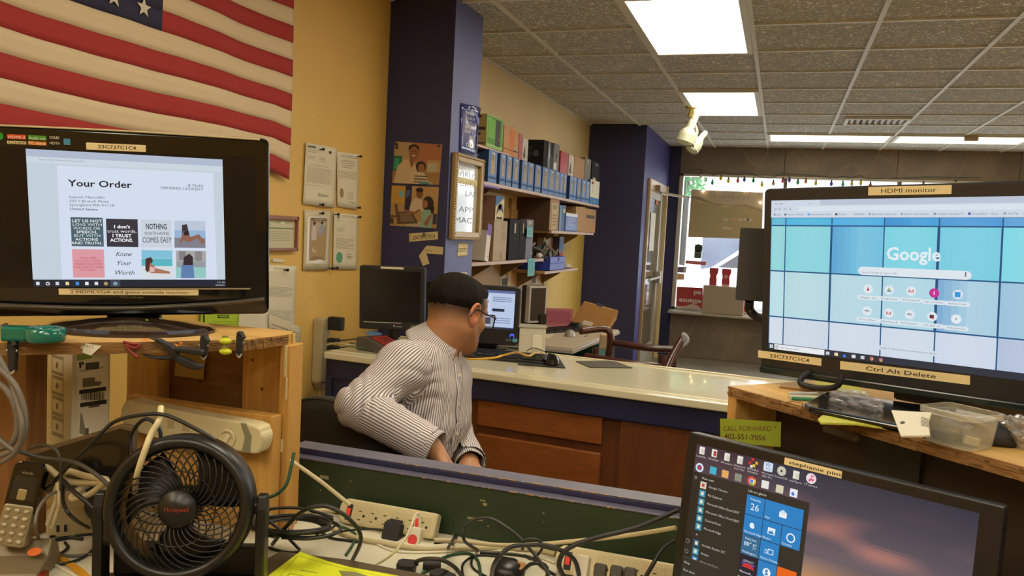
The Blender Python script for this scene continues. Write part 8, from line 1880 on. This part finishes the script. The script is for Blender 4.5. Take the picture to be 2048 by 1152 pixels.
# --- laptop closed with a yellow paper
M_lapt = mat('closed_laptop', '5a4f3c', .4)
def bq(pts, h): return [dk(x, y, h) for x, y in pts]
def slabz(name, label, cat, pts, z0, z1, m, bev=.004):
    P_ = [atz(x, y, z1) for x, y in pts]; c = sum(P_, Vector())/len(P_); o = MB().prism([(p.x-c.x, p.y-c.y) for p in P_], 0, z1-z0, m)
    ar = sum((P_[i]-c).x*(P_[(i+1) % len(P_)]-c).y-(P_[(i+1) % len(P_)]-c).x*(P_[i]-c).y for i in range(len(P_)))
    if ar < 0: o = MB().prism([(p.x-c.x, p.y-c.y) for p in P_][::-1], 0, z1-z0, m)
    o = o.obj(name, bevel=bev); o.location = (c.x, c.y, z0); return tag(o, label, cat)
lpt = slabz('laptop', 'closed brown grey laptop under the yellow sheet at the front of the bench', 'laptop', [(560, 1101), (700, 1118), (860, 1149), (905, 1185), (930, 1260), (380, 1240), (470, 1150)], DZ+.001, DZ+.024, M_lapt)
yp = slabz('yellow_paper', 'bright yellow printed sheet lying on the closed laptop', 'paper', [(600, 1103), (655, 1122), (700, 1134), (800, 1152), (880, 1250), (470, 1235), (535, 1152)], DZ+.0245, DZ+.0255, mat('neon_yellow', 'dbe21f', .6), 0)
b = MB(); zc_ = DZ+.0256
def onp(x, y): p = atz(x, y, zc_); return (p.x-yp.location.x, p.y-yp.location.y)
def stroke(pts, w_, c='6a7020'):
    for (p, q) in zip(pts, pts[1:]):
        a, d = Vector(onp(*p)), Vector(onp(*q)); n_ = Vector((-(d-a).y, (d-a).x)).normalized()*w_; z_ = .0013
        b.add([(a.x-n_.x, a.y-n_.y, z_), (d.x-n_.x, d.y-n_.y, z_), (d.x+n_.x, d.y+n_.y, z_), (a.x+n_.x, a.y+n_.y, z_)], [(0, 1, 2, 3)], PRINT, None, c)
stroke([(560, 1152), (596, 1112), (700, 1140), (760, 1152)], .0004); stroke([(575, 1152), (579, 1147), (606, 1152)], .0006, '3a3c18')
for k in range(9): stroke([(601+k*4, 1139+k*.8), (604+k*4, 1142+k*.6)], .0007, '55581c')
b.obj('writing', yp)
t = slabz('clear_tag', 'glossy clear tag at the corner of the yellow sheet', 'tag', [(678, 1141), (712, 1144), (760, 1160), (740, 1180), (690, 1160)], DZ+.026, DZ+.027, mat('clear_gloss', '8a8a60', .1), 0)
# --- dark puck, connectors, strap
t = thing('black_puck', 'round black puck among the cables at the front right of the bench', 'mouse', dk(1015, 1150, .0)); MB().lathe([(.001, .030), (.020, .028), (.031, .020), (.035, .008), (.034, .0), (.001, 0)], M_blk, 28).obj('shell', t)
def conn(name, label, px, py, dims, yaw, m=M_blkm, extra=None):
    t = thing(name, label, 'connector', dk(px, py, .001), yaw); w_, d_, h_ = dims; MB().prism([(-w_*.5, -d_/2), (w_*.3, -d_/2), (w_*.5, -d_*.3), (w_*.5, d_*.3), (w_*.3, d_/2), (-w_*.5, d_/2)], 0, h_, m).obj('housing', t, bevel=.002)
    if extra: MB().box(-w_*.5-.008, -w_*.5, -d_*.42, d_*.42, .003, h_*.8, extra).obj('plug_end', t)
    for s_ in (-1, 1): MB().cyl((-w_*.6, s_*d_*.42, h_*.5), (w_*.3, s_*d_*.42, h_*.5), .003, M_blk, n=8).obj('screw', t)
conn('video_connector', 'black video connector left of the ferrite on the bench', 812, 1142, (.036, .034, .018), 3.4); conn('video_connector', 'black video connector with a blue end at the front of the bench', 882, 1166, (.045, .036, .02), 2.7, extra=mat('vga_blue', '2c4a9c', .4))
a, b2 = dk(846, 1130, .012), dk(882, 1131, .012); t = tag(MB().cyl((0, 0, 0), tuple(b2-a), .009, M_blkm, n=16).obj('ferrite_bead'), 'black cylindrical ferrite bead on the video cable', 'ferrite'); t.location = a
slabz('orange_strap', 'flat orange yellow strap lying at the front left of the bench', 'strap', [(112, 1112), (126, 1110), (142, 1122), (165, 1136), (190, 1160), (165, 1160), (148, 1142), (128, 1126)], DZ+.002, DZ+.003, mat('orange_strap', 'd0921e', .5), 0)
t = thing('red_connector', 'dark red and black connector at the bottom left of the bench', 'connector', dk(60, 1158, .002), .3); MB().box(-.02, .03, -.01, .01, 0, .014, mat('dark_red', '7c2218', .35)).obj('body', t, bevel=.002)
for k in range(4): MB().box(-.045+k*.006, -.042+k*.006, -.012, .008, 0, .018, M_blkm).obj('prong', t)
t = thing('plug_hub', 'cream block with outlets among the cables beside the phone', 'power strip', dk(150, 1066, 0), math.radians(35)); MB().rbox(-.05, .06, -.02, .03, 0, .06, .008, M_creamd).obj('housing', t, bevel=.004)
for x_ in (-.03, -.016): MB().box(x_, x_+.005, -.0215, -.019, .012, .026, M_blk).obj('slot', t)
t = tag(MB().cyl((0, 0, 0), (.0, .03, .004), .021, M_blkm, n=20).obj('round_plug', bevel=.003), 'round black plug beside the fan\'s left arm', 'plug'); t.location = W(186, 1020, 1.47)
# --- cables
wire('grey_cable', 'grey cable looping round in front of the cordless phone', [(133, 978, 1.5), (100, 990, 1.47), (76, 1020, 1.44), (72, 1060, 1.44), (88, 1095), (120, 1110), (160, 1111), (205, 1105)], .0032, Gy)
wire('black_cable', 'shiny black cable arching down to the fan\'s left arm', [(126, 975, 1.5), (127, 1005, 1.46), (145, 1035, 1.45), (185, 1057), (235, 1062)], .0035, Bk)
wire('white_cable', 'white cable crossing the front left corner of the bench', [(-20, 1122), (40, 1116), (90, 1122), (130, 1140), (165, 1160)], .003, Wc)
wire('white_cable', 'white cable with a sleeve at the left edge of the bench', [(-20, 1134), (20, 1133), (60, 1126), (85, 1127)], .004, Wc)
wire('black_cable', 'black cable running flat along the front left of the bench', [(-20, 1142), (80, 1134), (150, 1122), (190, 1095), (198, 1060)], .003, Bk)
wire('black_cable', 'thin black cable lifting over the dark laptop towards the surge protector', [(98, 972, 1.52), (140, 930, 1.45), (190, 880, 1.40), (225, 846, 1.40), (270, 832, 1.38), (330, 830, 1.37), (400, 862, 1.36), (430, 880, 1.36)], .0035, Bk)
wire('black_cable', 'black cable arching from behind the hutch opening to the left post', [(56, 898, 1.5), (85, 890, 1.48), (112, 900, 1.47), (122, 930, 1.47), (122, 980, 1.48)], .003, Dg)
wire('black_cable', 'black cable curving behind the top of the fan', [(265, 905, 1.42), (262, 870, 1.42), (290, 838, 1.41), (318, 856, 1.40), (322, 890, 1.40)], .0035, Bk)
wire('black_cable', 'black cable sweeping from the left post to behind the fan', [(30, 900, 1.42), (80, 915, 1.44), (150, 925, 1.42), (200, 955, 1.40), (228, 985, 1.39)], .0038, Dg)
tangle('coils of grey cable hanging on the left post of the left hutch', [(.005, [(-10, 730, 1.38), (30, 770, 1.37), (50, 830, 1.37), (40, 890, 1.37), (-10, 915, 1.38)]), (.0051, [(-10, 760, 1.39), (20, 790, 1.38), (35, 840, 1.38), (25, 885, 1.38), (-10, 900, 1.39)]), (.0045, [(-10, 700, 1.4), (20, 760, 1.38), (44, 850, 1.36), (30, 905, 1.37), (-10, 930, 1.38)]), (.004, [(-10, 870, 1.37), (14, 892, 1.37), (30, 902, 1.37)])], Gy)
tangle('tangle of cream cables between the dark laptop and the fan', [(.0062, [(110, 990, 1.5), (130, 945, 1.5), (170, 952, 1.47), (215, 960, 1.46)]), (.0061, [(60, 930, 1.5), (95, 935, 1.5), (120, 955, 1.5), (150, 965, 1.48), (215, 965, 1.46)]), (.006, [(215, 962, 1.44), (180, 988, 1.46), (145, 998, 1.47), (150, 985, 1.48), (175, 970, 1.5)]), (.0045, [(120, 960, 1.5), (112, 1000, 1.49), (95, 1050, 1.49)]), (.004, [(115, 965, 1.49), (118, 1010, 1.48), (104, 1055, 1.49)])], Cr)
tangle('tangle of black cables behind the cordless phone', [(.003, [(70, 1000, 1.52), (95, 975, 1.5), (120, 965, 1.5), (110, 990, 1.5)]), (.004, [(125, 960, 1.48), (150, 985, 1.45), (180, 1010, 1.44), (200, 1035, 1.44)]), (.003, [(90, 1110), (120, 1107), (135, 1095), (130, 1085)]), (.003, [(100, 1075), (130, 1066), (160, 1070), (200, 1066)]), (.0035, [(100, 1072), (125, 1062), (155, 1062), (180, 1068)]), (.004, [(110, 1080), (140, 1075), (165, 1078)])], Bk)
# heap right of the fan
rr = random.Random(21); lst = []
for k in range(9):
    cx_, cy_ = 590+rr.uniform(-14, 14), 1052+rr.uniform(-6, 6); a_ = rr.uniform(55, 85); bb = rr.uniform(13, 24); ph = rr.uniform(0, 6)
    lst.append((rr.uniform(.0022, .0036), [(cx_+a_*math.cos(ph+t_*.7), cy_+bb*math.sin(ph+t_*.7), 1.60-.06*math.sin(ph+t_*.7)-.004*k) for t_ in range(8)]))
lst += [(.0035, [(520, 1022, 1.66), (560, 1016, 1.66), (610, 1018, 1.66), (665, 1035, 1.64)]), (.003, [(520, 1030, 1.6), (560, 1060, 1.58), (600, 1100, 1.55)]), (.003, [(640, 1062), (660, 1075), (690, 1080), (720, 1084)]), (.003, [(520, 1090), (570, 1104), (600, 1104)])]
tangle('coiled heap of black cables between the fan and the left power strip', lst, Bk)
for k, dx in enumerate((0, 6)): wire('rubber_band', ('front', 'rear')[k]+' tan rubber band round the coiled cable heap', [(584+dx, 1042, 1.56), (578+dx, 1060, 1.545), (584+dx, 1078, 1.555)], .0022, mat('rubber_tan', 'b58a58', .6), 'rubber band')
wire('black_cable', 'tall black cable loop in front of the left power strip', [(545, 1088), (575, 1050, 1.52), (610, 1020, 1.5), (650, 1012, 1.5), (695, 1035, 1.5), (722, 1075, 1.52), (705, 1120)], .0042, Bk)
wire('cream_cable', 'cream cord dropping from the rail to the left power strip', [(580, 920, 1.71), (640, 962, 1.70), (700, 1010, 1.69)], .0045, Cr, 'cord')
wire('cream_cable', 'thick cream cord running into the left end of the left power strip', [(522, 1025, 1.66), (570, 1040, 1.66), (620, 1024, 1.66), (672, 1020, 1.66)], .0055, Cr, 'cord')
wire('green_cable', 'dark green cable looping past the foot of the left hutch', [(588, 905, 1.64), (582, 935, 1.63), (572, 970, 1.62), (550, 990, 1.62), (522, 998, 1.62)], .0035, Gr)
wire('green_cable', 'dark green cable in front of the left power strip', [(652, 1048), (690, 1056), (712, 1070), (705, 1090), (692, 1110)], .003, Gr)
wire('white_cable', 'white charging cable arching up from the white charger', [(840, 1056, 1.55), (838, 1030, 1.55), (830, 1032, 1.54), (815, 1070, 1.52), (785, 1108, 1.52), (752, 1130)], .0026, Wc)
wire('cream_cable', 'thick cream cord lying along the bench in front of the strips', [(655, 1050), (700, 1072), (760, 1085), (850, 1098), (950, 1096), (1060, 1098), (1110, 1108)], .0058, Cr, 'cord')
wire('cream_cable', 'cream cord lying along the foot of the green partition', [(868, 1080, 1.62), (920, 1082, 1.63), (1000, 1090, 1.62), (1080, 1088, 1.62), (1170, 1080, 1.60), (1260, 1070, 1.56), (1352, 1055, 1.50)], .0045, Cr, 'cord')
wire('white_cable', 'thin white cable curving along the bench to the right', [(745, 1082), (790, 1102), (880, 1104), (960, 1098), (1060, 1110), (1110, 1126)], .0026, Wc)
wire('black_cable', 'black cable from the adapter in the left power strip', [(770, 1060, 1.55), (735, 1058, 1.56), (690, 1062, 1.58), (680, 1066, 1.58)], .002, Bk)
wire('black_cable', 'black cable loop against the green partition', [(955, 1100), (928, 1080, 1.56), (932, 1048, 1.57), (975, 1036, 1.57), (1020, 1060, 1.55), (1060, 1098, 1.50), (1100, 1150, 1.46)], .0032, Bk)
wire('black_cable', 'thick black cable running up to the near monitor\'s left edge', [(1135, 1165, 1.42), (1118, 1130, 1.42), (1135, 1098, 1.42), (1190, 1076, 1.42), (1270, 1056, 1.42), (1357, 1020, 1.42)], .0045, Bk)
wire('black_cable', 'black cable rising beside the near monitor at the right power strip', [(1285, 1165, 1.42), (1305, 1130, 1.42), (1325, 1098, 1.43), (1350, 1080, 1.43)], .004, Bk)
wire('black_cable', 'black cable hoop over the black puck', [(982, 1165), (990, 1125, 1.44), (1020, 1095, 1.44), (1060, 1090, 1.44), (1100, 1092, 1.43), (1145, 1115, 1.43), (1158, 1150, 1.44)], .0042, Bk)
wire('video_cable', 'dark video cable from the ferrite bead to the blue ended connector', [(826, 1126), (850, 1118, 1.53), (885, 1120, 1.52), (915, 1140), (932, 1170)], .0042, Dg)
wire('green_cable', 'green cable snaking at the front of the bench left of the puck', [(845, 1148), (880, 1118), (930, 1106), (955, 1120), (962, 1160)], .0032, Gr)
tangle('coils of thin black cable around the puck', [(.0025, [(930, 1165), (925, 1130), (950, 1112), (990, 1112), (1030, 1120)]), (.0025, [(945, 1112), (945, 1135), (975, 1155), (985, 1165)]), (.0028, [(1045, 1100, 1.5), (1050, 1080, 1.5), (1075, 1080, 1.5), (1085, 1095, 1.5), (1065, 1118, 1.5), (1048, 1110, 1.5)]), (.0035, [(1040, 1150), (1060, 1128), (1090, 1130), (1092, 1155), (1060, 1160)]), (.003, [(960, 1105), (1020, 1108), (1060, 1115), (1095, 1135)]), (.003, [(1070, 1110), (1080, 1130), (1110, 1150)]), (.003, [(868, 1085), (905, 1088), (912, 1070, 1.58), (895, 1098)])], Bk)
wire('rubber_band', 'brown rubber band round the coils beside the puck', [(1036, 1122, 1.48), (1044, 1130, 1.475), (1040, 1138, 1.475), (1050, 1128, 1.475), (1036, 1124, 1.48)], .0022, mat('rubber_tan', 'b58a58', .6), 'rubber band')
# ================================================================ RIGHT HUTCH TOP
def rz(px, py, h=0): return atz(px, py, RZ+h)
def rslab(name, label, cat, pts, h, m, z=.001, bev=.001): return slabz(name, label, cat, pts, RZ+z, RZ+z+h, m, bev)
rslab('yellow_paper', 'yellow notepaper lying behind the large monitor\'s stand on the right hutch', 'paper', [(1618, 776), (1632, 762), (1716, 773), (1735, 790), (1690, 784)], .001, mat('pad_yellow', 'c9c63a', .6), bev=0)
yq = rslab('yellow_pad', 'yellow lined sheets sticking out from under the large monitor\'s stand', 'paper', [(1636, 838), (1645, 830), (1700, 838), (1800, 860), (1790, 858), (1715, 847), (1642, 845)], .003, mat('pad_yellow2', 'c3c244', .65, noise=.2, nscale=90), z=-.002 if False else .001, bev=0)
for k, (x0_, y0_, x1_, y1_, c) in enumerate(((1579, 787, 1650, 787, 'b5b7b0'), (1579, 793, 1640, 795, 'c7c3b0'), (1582, 797, 1625, 799, '2c7a50'), (1560, 772, 1632, 782, '9c7a4c'))):
    a, b2 = rz(x0_, y0_, .004), rz(x1_, y1_, .004); mb = MB().cyl((0, 0, 0), tuple(b2-a), .0032, mat('pen_'+c, c, .35), n=10).cyl((0, 0, 0), tuple((b2-a)*-.03), .0028, mat('pen_tip', 'd0c4a0', .4), n=8)
    t = tag(mb.obj('pen'), ['silver pen at the corner of the right hutch', 'cream pen under the silver pen on the right hutch', 'green pen nearest the edge of the right hutch', 'brown pencil behind the pens on the right hutch'][k], 'pen'); t.location = a
wire('rubber_square', 'thin square tan rubber band lying on the right hutch by the stand', [tuple(q) for q in ((1566, 806), (1583, 802), (1604, 807), (1598, 814), (1575, 812), (1566, 806))], .001, mat('rubber_tan', 'b58a58', .6), 'rubber band'); o = bpy.data.objects['rubber_square']; Q = [rz(*p, .002) for p in ((1563, 806), (1583, 802), (1606, 806), (1600, 816))]; bpy.data.objects.remove(o)
o = MB().tube([q-Q[0] for q in Q], .0012, mat('rubber_tan', 'b58a58', .6), n=5, sm=0, closed=True).obj('rubber_band'); o.location = Q[0]; tag(o, 'thin tan rubber band lying open on the right hutch by the stand', 'rubber band')
wire('cable_clip', 'black curved headset band standing behind the large monitor\'s stand', [(1618, 745, 1.55), (1602, 758, 1.54), (1606, 770, 1.53), (1640, 777, 1.50), (1670, 774, 1.47), (1681, 762, 1.46), (1684, 748, 1.46)], .006, M_blkm, 'cable_clip')  # this black curve is the monitor stand's cable clip
def crumple(name, label, px, py, rad, m, cat, seed, h=.02, sq=(1, 1, 1)):
    c = rz(px, py, rad*sq[2]*.8); rr = random.Random(seed); bm_ = bmesh.new(); bmesh.ops.create_icosphere(bm_, subdivisions=4, radius=rad)
    for v in bm_.verts:
        n_ = v.co.normalized(); k = 1+.22*(abs(math.sin(n_.x*7+seed)+math.sin(n_.y*9+n_.z*5))-.6)+.10*abs(math.sin(n_.x*21+n_.y*17+seed))+rr.uniform(-.03, .03); v.co = Vector((v.co.x*k*sq[0], v.co.y*k*sq[1], v.co.z*k*sq[2]))
    me = bpy.data.meshes.new(name); bm_.to_mesh(me); bm_.free(); me.materials.append(m); o = bpy.data.objects.new(name, me); COL.objects.link(o); o.location = c; o.rotation_euler = (0, 0, yawR); return tag(o, label, cat)
M_pb = mat('clear_bag', 'c8c8d0', .08, alpha=.28, coat=1); M_foil = mat('foil_bag', 'b5b0a8', .12, alpha=.6, metal=.3, coat=1)
crumple('plastic_bag', 'crumpled clear plastic bag on the large monitor\'s stand', 1712, 808, .034, M_pb, 'bag', 3, sq=(1.35, .6, .55))
crumple('antistatic_bag', 'crumpled silvery bag at the right edge of the right hutch', 2035, 868, .032, M_foil, 'bag', 9, sq=(1.1, .7, .7))
t = thing('white_packet', 'white padded packet with a barcode lying left of the clear tub', 'packet', rz(1822, 868, .020), yawR); PKT = Panel(rz(1822, 868, .020), math.degrees(yawR), -62)
t.rotation_euler = PKT.e; b = MB(); shape(b, PKT, [(1783, 823), (1864, 828), (1858, 845), (1861, 874), (1802, 875)], -.003, .001, mat('packet_white', 'cfcab6', .5, bump=.5, bscale=60)); b.obj('packet', t, bevel=.001)
b = MB(); x_, z_ = PKT.loc(1806, 849); b.disc(x_, z_, .0035, '4a4438', 1, y=-.003)
for k in range(7): x_, z_ = PKT.loc(1843, 838+k*2.6); b.rect(x_, x_+.012, z_-.0008, z_+.0004, '4a4438', 1, y=-.003)
b.obj('barcode', t)
t = thing('plastic_tub', 'clear plastic food tub holding metal parts on the front edge of the right hutch', 'tub', rz(1916, 889, .001), yawR); M_tub = mat('tub_clear', 'd8d2bc', .12, alpha=.22, coat=.6)
b = MB(); n = 32
def rr4(hx_, hy_, r, z):
    P_ = []
    for cx_, cy_, s0_ in ((hx_-r, hy_-r, 0), (-hx_+r, hy_-r, 90), (-hx_+r, -hy_+r, 180), (hx_-r, -hy_+r, 270)):
        for k in range(8): t_ = math.radians(s0_+90*k/7); P_.append((cx_+r*math.cos(t_), cy_+r*math.sin(t_), z))
    return P_
def shell(rings, m):
    b = MB(); 
    for A_, B_ in zip(rings, rings[1:]):
        n = len(A_); b.add(A_+B_, [(i, (i+1) % n, n+(i+1) % n, n+i) for i in range(n)], m, smooth=True)
    return b
shell([rr4(.034, .030, .012, .001), rr4(.036, .032, .012, .004), rr4(.040, .036, .012, .045)], M_tub).obj('wall', t, solid=.001); shell([rr4(.040, .036, .012, .044), rr4(.044, .040, .013, .044), rr4(.044, .040, .013, .052), rr4(.041, .037, .012, .053)], M_tub).obj('lip', t, solid=.001)
MB().prism([p[:2] for p in rr4(.034, .030, .012, 0)], .0, .0015, M_tub).obj('bottom', t)
for k, (x_, y_, z_, c, dm) in enumerate(((-.012, -.008, .010, '3a3c3c', (.034, .02, .014)), (-.006, .004, .026, '6c7470', (.04, .022, .008)), (.014, .008, .010, 'b8b090', (.02, .02, .012)), (.002, .010, .038, '9a9070', (.05, .03, .004)))):
    o = MB().cbox((0, 0, 0), dm, mat('part_'+c, c, .35, metal=.4), (0, .1*k, .3*k)).obj('memory_part', bevel=.001); l = Matrix.Translation(rz(1916, 889, .001)) @ Matrix.Rotation(yawR, 4, 'Z') @ Vector((x_, y_, z_)); o.location = l; o.rotation_euler = (0, 0, yawR)
    tag(o, ['dark metal block inside the clear tub', 'grey flat part inside the clear tub', 'cream part inside the clear tub', 'thin tan board on top in the clear tub'][k], 'part')
t = thing('black_speaker', 'low black rounded device behind the clear tub', 'device', rz(1985, 880, .001), yawR); MB().lathe([(.001, .034), (.025, .032), (.040, .022), (.045, .006), (.042, 0), (.001, 0)], M_blkm, 28).obj('shell', t)
wire('black_wire', 'thin black wire trailing from the low black device to the right', [(1990, 885, dep(rz(1990, 885))), (2010, 888, dep(rz(2010, 888))), (2035, 880, dep(rz(2035, 880))), (2060, 882, dep(rz(2060, 882)))], .0012, Bk)
t = thing('grey_router', 'grey flat box behind the large monitor\'s stand at the right', 'router', rz(1985, 838, .001)-Vector((0, 0, 0)), yawR); MB().rbox(-.10, .12, .0, .06, 0, .035, .006, mat('taupe_box', '6f665a', .55)).obj('housing', t, bevel=.003)
# green note on the hutch's corner
GNt = Panel(W(1500, 865, dep(A0)-.045), math.degrees(yawR)+12, -4); t = GNt.thing('green_note', 'lime green note with a handwritten phone number taped at the corner of the right hutch', 'note')
shape(MB(), GNt, [(1440, 837), (1500, 840), (1562, 844), (1561, 894), (1441, 884)], 0, .0008, mat('green_note', '8a9a24', .6)).obj('sheet', t)
b = MB(); GNt.T(b, 'CALL FORWARD *', 1446, 862, 1553, 862, 10, '6a3c1c', 2, bold=.012); GNt.T(b, '402-551-7056', 1449, 877, 1532, 881, 10, '5a2c1c', 2, bold=.012); b.obj('handwriting', t)
hid = rz(1700, 862, -.03); t = tag(MB().rbox(-.035, .035, -.006, .006, -.006, .006, .005, mat('brown_bar', '4a3c2c', .6)).obj('dark_bar'), 'dark bar clipped under the front edge of the right hutch', 'bar'); t.location = A0+(B0-A0).normalized()*.265+Vector((0, 0, -.026)); t.rotation_euler = (0, 0, yawR)
